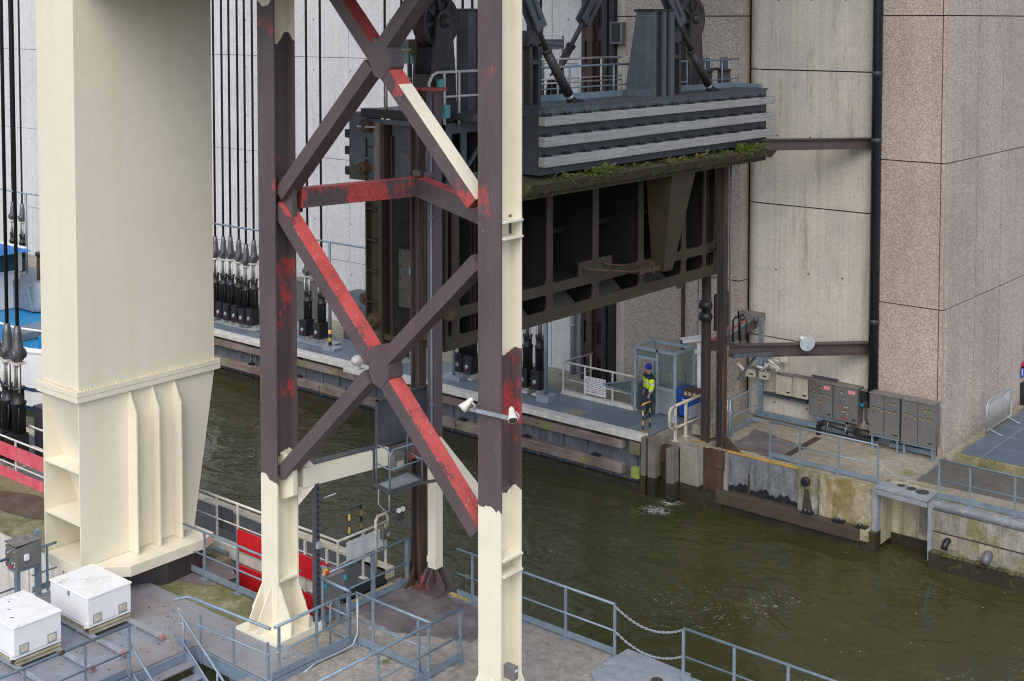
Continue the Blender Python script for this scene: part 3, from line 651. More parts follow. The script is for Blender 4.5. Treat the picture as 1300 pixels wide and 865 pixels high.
chain('lower of the two chains across the gap in the near quay railing', (xs[2], Y1, .6), (xs2[0], Y1, .6), .26, 'chains in the near railing gap')
b = MB(); P = [(750, 853), (797, 825), (877, 857), (872, 885), (760, 885)]
b.prism([onz(px, py, .03) for px, py in P], (0, 0, .025), 0); p = onz(834, 864, .055); b.lathe((p.x, p.y, .055), (0, 0, 1), [(.13, 0), (.13, .008)], 16, 1, False)
tag(b.build('step_plate', [M['galv_lt'], M['dirt']]), 'grey steel plate lying at the quay edge below the chained railing gap', 'steel plate')
Y3 = 36.95
x3 = [onz(p, q).x for p, q in ((978, 582), (1014, 592), (1063, 604), (1113, 616))]
railing('railing', 'blue-grey railing along the far quay edge in front of the dark cabinets', 'railing', [(x3[0], Y3, 0), (x3[3], Y3, 0)], [(x, Y3, 0) for x in x3], M['galv'], kick=.14, group='blue-grey railings')
x4 = [onz(p, q).x for p, q in ((1190, 636), (1230, 645), (1288, 658))]; x4 += [x4[2]+2.0, x4[2]+4]
railing('railing', 'blue-grey railing along the far quay edge below the raised blue tiles', 'railing', [(x4[0], Y3-.05, 0), (x4[-1], Y3-.05, 0)], [(x, Y3-.05, 0) for x in x4], M['galv'], kick=.16, group='blue-grey railings')
chain('thin chain sagging across the far quay railing gap beside the cover plate', (x3[3], Y3, .72), (x4[0], Y3-.05, 1.12), .5, link=.06)
p0, p1 = onz(927, 553), onz(954, 538)
railing('railing', 'short blue-grey railing crossing the far quay behind the rusty guide posts', 'railing', [p0, p0.lerp(p1, 1.05), p0.lerp(p1, 1.05)+V((.25, .1, 0))], [p0+V((.05, 0, 0)), p0.lerp(p1, .75)], M['galv'], kick=.14, group='blue-grey railings')
# near, around the tower frame
Ya = 19.75
railing('railing', 'blue-grey railing along the mossy slab, left of the cream column foot', 'railing', [(-27.6, Ya, 0), (-22.75, Ya, 0)], [(onz(259, 736).x, Ya, 0), (onz(300.5, 755).x, Ya, 0), (-23.0, Ya, 0)], M['galv'], kick=.16, group='blue-grey railings')
Xb = -22.2
tb = railing('railing', 'blue-grey railing closing off the trough end behind the small grey control box', 'railing', [(Xb, 19.9, 0), (Xb, 22.85, 0)], [(Xb, 19.95, 0), (Xb, 21.55, 0), (Xb, 22.72, 0)], M['galv'], kick=.16, group='blue-grey railings', pr=.05)
railing('gate_panel', 'small blue-grey swing gate beside the grey control box', 'gate', [(-22.05, 19.8, 0), (-21.1, 19.75, 0)], [(-22.05, 19.8, 0), (-21.1, 19.75, 0)], M['galv'], mids=(.62, .1), feet=False, r=.035)
railing('railing', 'blue-grey railing running from the swing gate across the worn concrete', 'railing', [(-20.95, 19.8, 0), (-18.6, 19.8, 0)], [(-20.9, 19.8, 0), (-20.4, 19.8, 0), (-18.97, 19.75, 0)], M['galv'], kick=.16, group='blue-grey railings')
Xf = -18.62
railing('railing', 'front-most blue-grey railing left of the near column foot, running out of the picture', 'railing', [(Xf, 16.4, 0), (Xf, 20.75, 0)], [(Xf, 16.7, 0), (Xf, 18.21, 0), (Xf, 19.7, 0), (Xf, 20.7, 0)], M['galv'], kick=.16, group='blue-grey railings', r=.035)

# ------------------------------------------------------------------ grating platform with stair
Zp = .10
pf = thing('grating_platform', 'perforated grey grating platform under the two white boxes and around the cream column foot', 'platform', (-24, 17, 0))
b = MB()
b.box(-28.55, 6, Zp-.04, -23.55, 17.12, Zp); b.box(-27.45, 17.12, Zp-.04, -23.55, 18.62, Zp-.001); b.box(-23.55, 17.36, Zp-.04, -21.02, 18.62, Zp)
b.build('grating', M['grating'], pf)
b = MB(); b.bar((-23.62, 17.32, -.06), (-21.0, 17.32, -.06), .03, .3); b.bar((-20.98, 17.3, -.06), (-20.98, 19.7, -.06), .03, .3); b.bar((-23.5, 6, -.08), (-23.5, 17.3, -.08), .06, .3); b.bar((-28.58, 6, -.08), (-28.58, 16.9, -.08), .06, .3)
b.bar((-20.98, 17.4, .2), (-20.98, 19.75, .2), .015, .15); b.bar((-23.5, 15.55, .2), (-23.5, 6, .2), .015, .15); b.bar((-23.9, 17.15, .2), (-23.45, 17.15, .2), .015, .15)
b.build('edge_beam', M['galv'], pf)
b = MB(); b.tube((-22.4, 17.5, -3.2), (-22.4, 17.5, -.2), .07, 10); b.tube((-23.9, 13.5, -3.2), (-23.9, 13.5, -.2), .07, 10); b.build('support_leg', M['galv'], pf)
# stair going down along +X between two sloping handrails
st = thing('stair', 'blue-grey steel stair dropping from the grating platform between sloping handrails', 'stair', (-23.5, 16.4, -3.2))
pa, pb_ = ony(229, 778, 17.1), ony(285, 865, 17.1); dirs = (pb_-pa).normalized()
for y in (15.68, 17.08):
    b = MB(); s0 = V((-23.5, y, -.02)); b.bar(s0, s0+dirs*4.2, .03, .2); b.build('stringer', M['galv'], st)
    b = MB(); t0 = V((pa.x, y, pa.z)); b.path([t0-V((.25, 0, -.0)), t0, t0+dirs*4.5], .028, 8); m0 = V((pa.x, y, pa.z-.55)); b.path([m0-V((.2, 0, 0)), m0, m0+dirs*4.3], .02, 8); b.build('handrail', M['galv'], st)
    for k in (.15, 1.6, 3.2): b = MB(); q = t0+dirs*k; b.tube(q-ZU*1.15, q, .026, 8); b.build('handrail_post', M['galv'], st)
b = MB()
for i in range(11):
    q = V((-23.45, 0, -.12))+V((dirs.x, 0, dirs.z))*(i*.34); b.box(q.x, 15.7, q.z-.03, q.x+.27, 17.06, q.z)
b.build('tread', M['grating'], st)
railing('railing', 'blue-grey railing of the grating platform at the stair head before the cream column foot', 'railing', [(-23.72, 16.95, Zp), (-23.62, 17.22, Zp), (-23.3, 17.26, Zp), (-21.03, 17.4, Zp)], [(-23.25, 17.28, Zp-.3), (-22.2, 17.36, Zp-.3), (-21.1, 17.4, Zp-.3)], M['galv'], h=1.12, mids=(.55,), group='blue-grey railings', r=.035, feet=False)
railing('railing', 'blue-grey railing at the walkway end right of the cream column foot', 'railing', [(-21.0, 17.5, Zp), (-21.0, 19.7, Zp)], [(-21.0, 17.62, Zp), (-21.0, 18.67, Zp), (-21.0, 19.6, Zp)], M['galv'], h=1.12, mids=(.55,), group='blue-grey railings', r=.035, feet=False)
railing('railing', 'blue-grey railing in the lower left corner in front of the white boxes', 'railing', [(-23.45, 9, Zp), (-23.45, 15.62, Zp)], [(-23.45, y, Zp) for y in (10.2, 11.6, 13.2, 14.55, 15.6)], M['galv'], h=1.12, mids=(.55,), group='blue-grey railings', r=.035, feet=False)
b = MB(); b.lathe((-23.45, 13.95, Zp+1.12), (0, 1, 0), [(.045, 0), (.045, .12)], 10); tag(b.build('rail_clamp', M['rust']), 'small rusty clamp on the railing in the lower left corner', 'clamp')
railing('railing', 'blue-grey railing stub behind the control box on its post at the far left', 'railing', [(-28.6, 10, Zp), (-28.6, 15.9, Zp)], [(-28.6, 12, Zp), (-28.6, 14, Zp)], M['galv'], h=1.12, mids=(.35,), group='blue-grey railings', feet=False, r=.035)
railing('railing', 'short blue-grey rail ending against the cream pylon base at the far left', 'railing', [(-28.6, 16.35, Zp), (-28.6, 17.0, Zp)], [(-28.6, 16.45, Zp), (-28.6, 16.75, Zp)], M['galv'], h=1.12, mids=(.5,), group='blue-grey railings', feet=False, r=.035, kick=.15)
b = MB(); b.path([(-21.25, 19.3, .1), (-21.25, 19.3, 1.0), (-21.2, 19.38, 1.1), (-21.1, 19.55, 1.12), (-21.0, 19.9, 1.15)], .018, 8); b.path([(-20.9, 19.8, 1.1), (-20.85, 19.75, .3), (-20.85, 19.6, .1), (-20.9, 19.3, .06), (-20.95, 18.6, .05), (-20.9, 18.2, .0)], .024, 8)
tag(b.build('conduit', M['galv_lt']), 'bent grey cable conduit fixed to the railings beside the swing gate', 'conduit')
# the drop left of the platform: weathered white sheet piling
b = MB(); x = -29.05
while x > -60:
    wd = random.uniform(.5, .62); b.box(x-wd+.015, 18.1+random.uniform(0, .04), -3.3, x-.015, 18.2, -.06); x -= wd
b.box(-60, 18.1, -.06, -29, 18.35, .02, 1)
tag(b.build('sheet_pile_wall', [concrete('whitewashed_piling', (.62, .60, .56, 1), (.5, .47, .42, 1), (.25, .19, .10, 1), .8, moss=(.55, .42, .10, 1), mossth=.63, boards=.12, patch=(.42, .42, .42, 1)), M['slab_moss']]), 'whitish stained piling wall with vertical joints below the ledge at the far left', 'wall')
b = MB(); b.box(-29.9, 17.95, -3.2, -29.1, 18.08, -.55); tag(b.build('doorway', M['black']), 'dark opening in the whitish piling wall under the cream pylon', 'opening')

# ================================================================== CREAM PYLON
PX1, PX0, PY0, PY1 = -27.6, -29.22, 17.06, 21.05
py = thing('steel_pylon', 'massive cream box pylon with a bolted flange and ribbed tapering foot', 'pylon', (-28.4, 18.8, 0))
ZF = 5.0
b = MB(); b.box(PX0, PY0, ZF+.13, PX1, PY1, 34); b.build('shaft', M['cream'], py)
b = MB(); b.box(PX0-.10, PY0-.10, ZF-.13, PX1+.10, PY1+.12, ZF-.005); b.box(PX0-.10, PY0-.10, ZF+.005, PX1+.10, PY1+.12, ZF+.128); b.build('flange', M['cream'], py)
b = MB()
n = 46
for i in range(n): y = PY0+(PY1-PY0)*(i+.5)/n; b.lathe((PX1+.05, y, ZF+.128), (0, 0, 1), [(.026, 0), (.026, .03)], 6, 0, False)
for i in range(18): x = PX0+(PX1-PX0)*(i+.5)/18; b.lathe((x, PY0-.05, ZF+.128), (0, 0, 1), [(.026, 0), (.026, .03)], 6, 0, False)
b.build('flange_bolt', weather('cream_bolt', (.66, .56, .42, 1), rough=.5), py)['kind'] = 'stuff'
ZB = .82
yb = 20.35                      # far side of the tapered foot at its bottom
b = MB()
for x0, x1 in ((PX1-.04, PX1), (PX0, PX0+.04)): b.prism([(x0, PY0, ZB), (x0, PY0, ZF-.13), (x0, PY1, ZF-.13), (x0, yb, ZB)], (x1-x0, 0, 0))
b.build('side_plate', M['cream'], py)
b = MB(); x0, x1 = PX0+.04, PX1-.04
b.hexa([(x0, PY0+1.2, ZB), (x1, PY0+1.2, ZB), (x1, yb-.02, ZB), (x0, yb-.02, ZB), (x0, PY0+.02, ZF-.14), (x1, PY0+.02, ZF-.14), (x1, PY1-.02, ZF-.14), (x0, PY1-.02, ZF-.14)])
b.build('tapered_core', M['cream'], py)
for (px_, py_) in ((80, 593), (80, 658)):
    z = ony(px_, py_, PY0).z; yy = PY0+.02+(ZF-z)/(ZF-ZB)*1.18
    b = MB(); b.box(x0, PY0+.005, z-.04, x1, yy, z); b.build('shelf', M['cream'], py)
for px_ in (163.5, 192, 220):
    yr = onx(px_, 560, PX1).y; zt = ZF-.14; zk = onx(px_+13, {163.5: 527, 192: 519, 220: 511}[px_], PX1+.33).z
    b = MB(); b.prism([(PX1, yr-.018, ZB), (PX1+.36, yr-.018, ZB), (PX1+.36, yr-.018, zk), (PX1+.05, yr-.018, zt), (PX1, yr-.018, zt)], (0, .036, 0)); b.build('rib', M['cream'], py)
b = MB(); b.prism([(PX0, PY0-.01, .56), (PX1+.02, PY0-.01, .56), (PX1+.80, PY0+.85, .56), (PX1+.80, yb-.25, .56), (PX1+.62, yb+.15, .56), (PX0, yb+.15, .56)], (0, 0, .25)); b.build('base_plate', M['cream'], py)
b = MB(); b.prism([(PX0+.3, 18.2, 0), (PX1+.3, 18.2, 0), (PX1+.75, 19.0, 0), (PX1+.65, 20.1, 0), (PX0+.3, 20.2, 0)], (0, 0, .56)); b.build('bearing', M['brownblack'], py)
b = MB(); b.box(-28.55, PY0+.62, 1.72, -28.2, PY0+.82, 2.12, 0); b.box(-28.52, PY0+.60, 1.75, -28.23, PY0+.62, 2.09, 1); b.path([(-28.35, PY0+.72, 1.72), (-28.3, PY0+.75, 1.5), (-28.1, PY0+.95, 1.38), (-27.8, PY0+1.0, 1.36)], .02, 6, 2)
tag(b.build('junction_box', [M['cabinet'], M['creambox'], M['black']]), 'small beige junction box inside the lowest open bay of the cream pylon foot', 'junction box')
# wet stain under the bearing
b = MB(); b.poly([(PX1+.8+.9*math.cos(t*.5)*(1+.2*math.sin(t*1.7)), 20.0+.7*math.sin(t*.5), .003) for t in range(13)]); struct(b.build('damp_pavement', M['slab_wet']))

# ================================================================== WHITE BOXES ON RAILS
def whitebox(px, py_, label, first):
    c = onz(px, py_, .30); X1 = c.x; Yc = c.y; X0 = X1-1.55; Yd = Yc+1.12
    t = thing('equipment_box', label, 'equipment box', (X1-.8, Yc+.55, .3), 'white boxes on rails')
    b = MB(); b.box(X0, Yc, .34, X1, Yd, 1.02); b.build('body', M['white'], t, .012)
    b = MB(); b.hexa([(X0-.02, Yc-.02, 1.02), (X1+.02, Yc-.02, 1.02), (X1+.02, Yd+.02, 1.02), (X0-.02, Yd+.02, 1.02), (X0-.01, Yc-.01, 1.05), (X1+.01, Yc-.01, 1.05), (X1+.01, Yd+.01, 1.05), (X0-.01, Yd+.01, 1.05)]); b.build('lid', M['white_lid'], t)
    for zz_ in (.40,): b = MB(); b.box(X0-.004, Yc-.006, zz_, X1+.006, Yd+.004, zz_+.008); b.build('seam', M['galv_lt'], t)
    b = MB(); b.box(X0+.75, Yc-.018, .93, X0+.82, Yc-.001, 1.0); b.box(X0+.76, Yc-.03, .9, X0+.81, Yc-.018, .97); b.build('latch', M['galv_lt'], t)
    b = MB(); b.box(X0+.03, Yc+.03, .27, X1+.03, Yd-.03, .31); b.box(X0+.03, Yc+.05, .2, X1+.05, Yd-.05, .25); b.build('skid', M['ledge'] if False else weather('dirty_cream_skid', (.40, .36, .26, 1), (.2, .17, .12, 1), .8, 3, rough=.7), t)
    for y in (Yc+.12, Yd-.34):
        h = MB(); h.box(X1, y, .42, X1+.012, y+.22, .62, 0); h.box(X1+.012, y+.03, .45, X1+.018, y+.19, .59, 1); h.build('hatch', [M['galv_lt'], M['cream_old']], t)
    b = MB(); b.box(X1-.08, Yc-.05, .34, X1-.02, Yc, .46); b.box(X1-.05, Yc-.06, .28, X1+.01, Yc, .35, 1); b.build('latch', [M['white'], M['rust']], t)
    for k, y in enumerate((Yc+.05, Yd-.08)):
        tr = thing('track_rail', 'red-ended track rail under the %s side of the white box %s' % (('near', 'far')[k], 'with a scuffed lid' if not first else 'by the pylon'), 'rail', (X1-.5, y, Zp), 'track rails of the white boxes')
        b = MB(); b.box(X1-2.0, y-.05, .16, X1+1.25, y+.05, .21); b.build('rail', M['galv_lt'], tr)
        b = MB(); b.box(X1+1.25, y-.055, .15, X1+1.37, y+.055, .22); b.build('end_cap', weather('faded_red_end', (.42, .19, .18, 1), rough=.6) if 'faded_red_end' not in bpy.data.materials else bpy.data.materials['faded_red_end'], tr)
        b = MB()
        for xx in (X1-1.4, X1-.5, X1+.3, X1+1.1): b.box(xx-.03, y-.03, Zp, xx+.03, y+.03, .16)
        b.build('foot', M['galv_lt'], tr)
whitebox(112, 801, 'white metal box on rails nearest the cream pylon', True)
whitebox(18, 841, 'white metal box on rails at the left edge, its lid scuffed', False)

# control box on posts at the far left
t = thing('control_box', 'steel control box covered in coloured buttons on a post beside the piling wall', 'control box', (-28.45, 16.1, 0))
X, Y = -28.45, 15.75
b = MB(); b.hexa([(X-.3, Y-.0, 1.0), (X+.2, Y-.0, 1.0), (X+.2, Y+.62, 1.0), (X-.3, Y+.62, 1.0), (X-.3, Y, 1.52), (X+.2, Y, 1.52), (X+.2, Y+.62, 1.58), (X-.3, Y+.62, 1.58)]); b.build('case', M['cabinet'], t, .01)
b = MB(); b.box(X-.32, Y-.02, 1.585, X+.22, Y+.64, 1.60); b.build('lid', M['cabtop'], t)
kn = ['dial_red', 'dial_green', 'dial_blue', 'dial_amber', 'dial_white']
for i in range(5):
    for j in range(6):
        if random.random() < .2: continue
        b = MB(); b.lathe((X-.25+i*.095, Y, 1.44-j*.07), (0, -1, 0), [(.016, 0), (.016, .02)], 8); b.build('button', M[random.choice(kn)], t)
b = MB(); b.lathe((X-.02, Y, 1.05), (0, -1, 0), [(.03, 0), (.035, .05)], 10); b.build('stop_button', M['redbox'], t)
b = MB(); b.box(X+.2, Y+.2, 1.2, X+.26, Y+.3, 1.33); b.build('switch', M['white'], t)
b = MB(); b.box(X-.1, Y+.1, 0, X+.02, Y+.2, 1.0); b.box(X-.25, Y+.02, .92, X+.15, Y+.55, 1.0); b.build('post', M['galv'], t)
b = MB(); b.box(-28.62, 16.42, .1, -28.5, 16.54, 1.7); tag(b.build('post', M['galv']), 'square blue-grey post right of the control box with coloured buttons', 'post')

# ================================================================== TRIANGULAR TOWER FRAME
tf = thing('tower_frame', 'maroon and red braced steel tower frame half repainted in cream', 'tower frame', (-20, 19.5, 0))
b = MB(); b.box(-23.05, 18.85, .1, -22.49, 18.89, 23, 0); b.box(-23.05, 19.43, .1, -22.49, 19.47, 23, 1); b.box(-22.80, 18.89, .1, -22.74, 19.43, 23, 1)
b.build('column', [M['maroon_L1'], M['maroon_L1w']], tf)
b = MB(); b.box(-16.48, 18.85, .1, -15.90, 18.89, 23, 0); b.box(-16.48, 19.45, .1, -15.90, 19.49, 23, 1); b.box(-16.22, 18.89, .1, -16.16, 19.45, 23, 1)
b.build('column', [M['maroon_L2'], M['maroon_L2w']], tf)
b = MB(); b.box(-21.70, 22.94, .55, -21.44, 23.20, 12.3, 0); b.box(-21.80, 22.88, 12.3, -21.32, 23.26, 12.38, 1); b.box(-21.70, 22.90, .7, -21.42, 22.92, .85, 0)
b.build('column', [M['maroon_L3'], M['red_top']], tf)
def footing(cx, cy, w_, d_, mat, hgt, out, plate=.16, mats=None):
    b = MB(); b.box(cx-w_/2-out, cy-d_/2-out, .005, cx+w_/2+out, cy+d_/2+out, plate); b.build('base_plate', mat, tf)
    for sx in (-1, 1):
        for f in (-.42, .42):
            y = cy+f*d_; x = cx+sx*w_/2
            b = MB(); b.prism([(x, y-.015, plate), (x+sx*out*.95, y-.015, plate), (x+sx*out*.95, y-.015, plate+hgt*.3), (x, y-.015, plate+hgt)], (0, .03, 0)); b.build('stiffener', mat, tf)
    for sy in (-1, 1):
        for f in (-.42, .1):
            x = cx+f*w_; y = cy+sy*d_/2
            b = MB(); b.prism([(x-.015, y, plate), (x-.015, y+sy*out*.95, plate), (x-.015, y+sy*out*.95, plate+hgt*.3), (x-.015, y, plate+hgt)], (.03, 0, 0)); b.build('stiffener', mat, tf)
footing(-22.77, 19.16, .56, .62, M['cream'], 1.05, .42)
footing(-16.19, 19.17, .58, .64, M['cream'], 1.05, .42)
footing(-21.56, 23.07, .32, .30, M['maroon'], .5, .26, .06)
b = MB(); b.box(-22.735, 18.9, 1.28, -22.49, 19.43, 1.33); b.build('diaphragm', M['cream'], tf)
for z in (12.28, 12.02, 5.6, 5.3, 1.5):
    pass
for y_ in (281, 302, 708, 728):
    z = ony(655, y_, 19.2).z; b = MB(); b.box(-16.155, 18.9, z-.02, -15.84, 19.46, z+.02); b.build('stiffener', M['cream'], tf)
YB = 19.16
def brace(p, q, mats, h=.30, w_=.40, up=(1, 0, 1), split=None):
    a, c = ony(p[0], p[1], YB), ony(q[0], q[1], YB)
    b = MB()
    if split: m_ = a.lerp(c, split); b.bar(a, m_, w_, h, 0, up, 1); b.bar(m_, c, w_, h, 0, up, 2)
    else: b.bar(a, c, w_, h, 0, up, 1)
    b.build('brace', mats, tf)
UP2 = (-1, 0, 1)
brace((366, -105), (482, 72), [M['maroon'], M['red_worn']])
brace((482, 72), (607, 258), [M['maroon'], M['red_worn'], M['cream']], split=.23)
brace((607, -112), (489, 62), [M['maroon_plain'], M['maroon']], up=UP2, split=None)
brace((476, 82), (362, 246), [M['maroon_plain'], M['maroon']], up=UP2)
brace((358, 262), (478, 456), [M['maroon'], M['red_worn']], h=.32)
brace((487, 470), (611, 674), [M['maroon'], M['red_worn']], h=.32)
brace((612, 330), (490, 460), [M['maroon_plain'], M['maroon']], up=UP2)
brace((474, 476), (362, 600), [M['maroon_plain'], M['maroon']], up=UP2)
for cx_, cy_ in ((482, 74), (481, 467)):
    c = ony(cx_, cy_, YB-.2)
    b = MB(); b.prism([(c.x+dx, YB-.215, c.z+dz) for dx, dz in ((-.30, .18), (-.16, .42), (.12, .36), (.29, .06), (.30, -.18), (.06, -.44), (-.16, -.36), (-.28, -.12))], (0, .43, 0)); b.build('gusset', M['maroon_plain'], tf)
for (cx_, cy_, s) in ((361, 255, 1), (362, 605, 1), (361, -110, 1)):
    c = ony(cx_, cy_, YB); b = MB(); b.prism([(c.x-.1*s, YB-.06, c.z+.55), (c.x+.35*s, YB-.06, c.z+.35), (c.x+.35*s, YB-.06, c.z-.35), (c.x-.1*s, YB-.06, c.z-.55)], (0, .12, 0)); b.build('gusset', M['cream'] if cy_ > 500 else M['maroon_plain'], tf)
# level beams: red worn pair at z = 10, cream pair at z = 3.6
ZC = 10.0
k1, kn_, k2 = V((-22.4, 19.45, ZC)), V((-21.75, 22.75, ZC)), V((-16.1, 19.5, ZC))
b = MB(); b.bar(k1, kn_, .34, .44, 0, ZU, 1); b.build('cross_beam', [M['maroon'] if False else steel('half_red_beam', MAROON, 1.0, redth=.465), M['red_worn']], tf)
b = MB(); b.bar(kn_, k2, .34, .44, 0, ZU, 1); b.build('cross_beam', [M['maroon_plain'], M['red_worn']], tf)
b = MB(); b.box(-22.1, 22.75, ZC-.28, -21.4, 23.15, ZC-.22); b.box(-22.05, 22.8, ZC+.22, -21.8, 23.1, ZC+.36); b.box(-21.7, 22.85, ZC+.22, -21.42, 22.9, ZC+.34); b.build('bracket', M['maroon'], tf)
b = MB(); b.box(-22.49, 19.35, ZC-.34, -22.4, 19.6, ZC+.34); b.build('end_plate', M['maroon'], tf)
ZL = 3.6
l1, l3, l2 = V((-22.4, 19.45, ZL)), V((-21.78, 22.95, ZL)), V((-16.15, 19.5, ZL))
b = MB(); m_ = l1.lerp(l3, .66); b.bar(l1, m_, .3, .44, 0); b.bar(m_, l3, .29, .43, 1); b.build('cross_beam', [M['cream'], M['maroon']], tf)
b = MB(); b.bar(V((-21.5, 23.0, ZL)), l2, .3, .44, 0); b.build('cross_beam', [M['cream']], tf)
for (x, y, s) in ((-22.45, 19.45, 1),):
    for dz in (.35, -.35): b = MB(); b.prism([(x, y-.02, ZL+dz*.65), (x+.25, y+.9*.3, ZL+dz*.65), (x, y-.02, ZL+dz*1.9)], (.03, -.03, 0)); b.build('stiffener', M['cream'], tf)
b = MB()
for o_ in (-.06, .0, .06): b.path([l1+V((o_, .1, .24+abs(o_)*.3)), l3+V((o_, -.1, .25+abs(o_)*.3))], .028, 6)
tag(b.build('cable_bundle', M['dark']), 'bundle of dark cables lying along the cream cross beam towards the basket', 'cables')
b = MB(); b.path([(-21.52, 22.9, 12.25), (-21.52, 22.9, 4.1), (-21.54, 22.88, 3.8), (-21.7, 22.87, 3.7)], .03, 8, 0)
for z in (11.6, 9.2, 6.6, 4.6): b.box(-21.57, 22.87, z, -21.47, 22.94, z+.08, 0)
tag(b.build('conduit', weather('pale_blue_conduit', (.13, .165, .24, 1), rough=.4)), 'slim blue-grey conduit running up the thin maroon column', 'conduit')
b = MB(); b.box(-22.30, 19.72, .1, -22.18, 19.84, 3.4, 0)
for i in range(22): b.box(-22.18, 19.75, .3+i*.14, -22.172, 19.81, .37+i*.14, 1)
b.box(-22.18, 19.72, 1.9, -22.1, 19.84, 2.05, 2); b.path([(-22.1, 19.9, 3.05), (-21.9, 20.1, 3.15)], .02, 6, 2)
tag(b.build('strut_channel', [M['dark'], M['black'], M['galv_lt']]), 'dark slotted upright beside the cream column foot, in front of the red panels', 'upright')

# guide posts
def guidepost(name, label, x, y, ztop, w_=.36, h=.34, z0=-2.4, up=(1, 0, 0), group='rusty guide posts of the gate'):
    t = thing(name, label, 'guide post', (x, y, z0), group)
    b = MB(); b.ibar((x, y, z0), (x, y, ztop), w_, h, .035, 0, up); b.build('post', M['rust_post'], t)
    b = MB(); b.box(x+h/2+.002, y-.04, z0, x+h/2+.03, y+.04, ztop-.05); b.build('slide_rail', M['rust'], t)
    return t
g = G('dark_post_with_rust', .6)
c = g.mix(g.ramp(g.noise(1.1, (1, 1, .2), detail=6), .4, .65), (.055, .045, .048, 1), (.035, .03, .032, 1)); c = g.mix(g.ramp(g.noise(5, (1.4, 1.4, .08), detail=6), .5, .62, 0, .85), c, (.15, .07, .032, 1)); c = g.mix(g.ramp(g.noise(30), .7, .74, 0, .4), c, (.3, .28, .27, 1))
M['rust_post'] = g.done(c)
t = guidepost('guide_post', 'rust-streaked guide post standing beside the thin cream-footed column', -22.17, 23.12, 12.3, .28, .27)
b = MB(); b.box(-22.42, 22.9, 12.3, -21.95, 23.34, 12.36); b.build('cap_plate', M['red_top'], t)
b = MB(); b.box(-22.1, 22.9, 3.2, -21.97, 22.95, 3.85); b.build('bracket', M['cream'], t)
b = MB(); b.prism([(-22.35, 23.0, .01), (-22.7, 23.0, .01), (-22.35, 23.0, .5)], (0, .05, 0)); b.prism([(-22.15, 22.9, .01), (-22.15, 22.55, .01), (-22.15, 22.9, .45)], (.05, 0, 0)); b.build('foot_bracket', M['rust'], t)
t = guidepost('guide_post', 'left of the two rusty guide posts standing at the far quay edge', -22.4, 37.12, 9.6, .22, .24)
t = guidepost('guide_post', 'right of the two rusty far quay guide posts, a conduit on its side', -21.68, 36.92, 9.6, .25, .26, z0=-.3)
b = MB(); b.path([(-21.42, 36.95, 9.3), (-21.42, 36.95, 3.7), (-21.4, 37.0, 3.5), (-21.2, 37.2, 3.4)], .035, 8); b.build('conduit', M['dark'], t)
b = MB(); b.box(-22.0, 36.56, -.6, -21.36, 37.2, -.02, 0); b.prism([(-21.45, 36.8, .0), (-20.9, 36.8, .0), (-21.45, 36.8, .45)], (0, .06, 0), 0); b.build('foot_bracket', [M['rust'], M['black']], t)

# floodlights on the near column, and its small box
t = thing('light_bracket', 'white flat bracket with lamps fixed across the near maroon column', 'bracket', (-16.6, 18.75, 6.4))
z = ony(625, 525, 18.78).z
p0, p1 = ony(590, 518, 18.78), ony(655, 533, 18.78)
b = MB(); b.bar(p0, p1, .05, .07); b.build('bar', M['galv_lt'], t)
def lamp(px, py_, y, d, label, glass):
    c = ony(px, py_, y); d = V(d).normalized()
    t = thing('floodlight', label, 'floodlight', c, 'floodlights on the near column')
    b = MB(); b.lathe(c-d*.17, d, [(.035, .04), (.055, .08), (.07, .2), (.095, .29), (.10, .33)], 16); b.build('housing', M['white_rail'], t)
    b = MB(); b.lathe(c+d*.155, d, [(.088, 0), (.084, .012)], 16); b.build('lens', glass, t)
    b = MB(); b.path([c+V((.09, 0, .05)), c+V((.16, .02, -.02)), c+V((.14, .0, -.1))], .02, 6); b.build('bracket', M['galv_lt'], t)
lamp(594, 512, 18.72, (-.5, -.62, -.72), 'white round floodlight left of the near maroon column, pointing down', weather('pale_lens', (.42, .4, .32, 1), rough=.2))
lamp(650, 525, 18.72, (.55, -.5, -.6), 'white round floodlight on the right of the near maroon column, with a dark lens', weather('dark_lens', (.03, .045, .02, 1), rough=.15))
t = thing('junction_box', 'small steel box low on the near cream column, at the bottom edge', 'junction box', ony(650, 860, 18.9))
a, c = ony(645, 840, 18.84), ony(658, 862, 18.84); b = MB(); b.box(a.x, 18.7, c.z, c.x, 18.84, a.z); b.build('case', M['cabinet'], t, .006)
b = MB(); b.box(c.x+.001, 18.73, a.z-.1, c.x+.006, 18.81, a.z-.05); b.build('label_plate', M['foam'], t); b = MB(); b.path([(c.x-.1, 18.77, c.z), (c.x-.08, 18.77, c.z-.4)], .015, 6); b.build('cable', M['black'], t)

# inspection basket hanging at the cross beam, with the dark screen above
zf = 3.12
F_ = [onz(px, q, zf) for px, q in ((478, 615), (495, 624), (536, 610), (517, 599))]
t = thing('inspection_basket', 'small blue-grey inspection basket hung on the cream cross beam', 'basket', F_[0])
b = MB(); b.prism([p-ZU*.05 for p in F_], (0, 0, .05)); b.build('floor', M['galv_lt'], t)
b = MB()
for a, c in zip(F_, F_[1:]+F_[:1]): b.bar(a-ZU*.03, c-ZU*.03, .05, .1)
b.build('floor_frame', M['dark'], t)
for a, c in ((F_[0], F_[1]), (F_[1], F_[2]), (F_[2], F_[3])):
    b = MB(); h_ = .95; e = a.lerp(c, .1); f = a.lerp(c, .9)
    b.path([a+ZU*.02, a+ZU*(h_-.12), e+ZU*h_, f+ZU*h_, c+ZU*(h_-.12), c+ZU*.02], .022, 6); b.path([a+ZU*.5, c+ZU*.5], .018, 6); b.build('guard_rail', M['galv'], t)
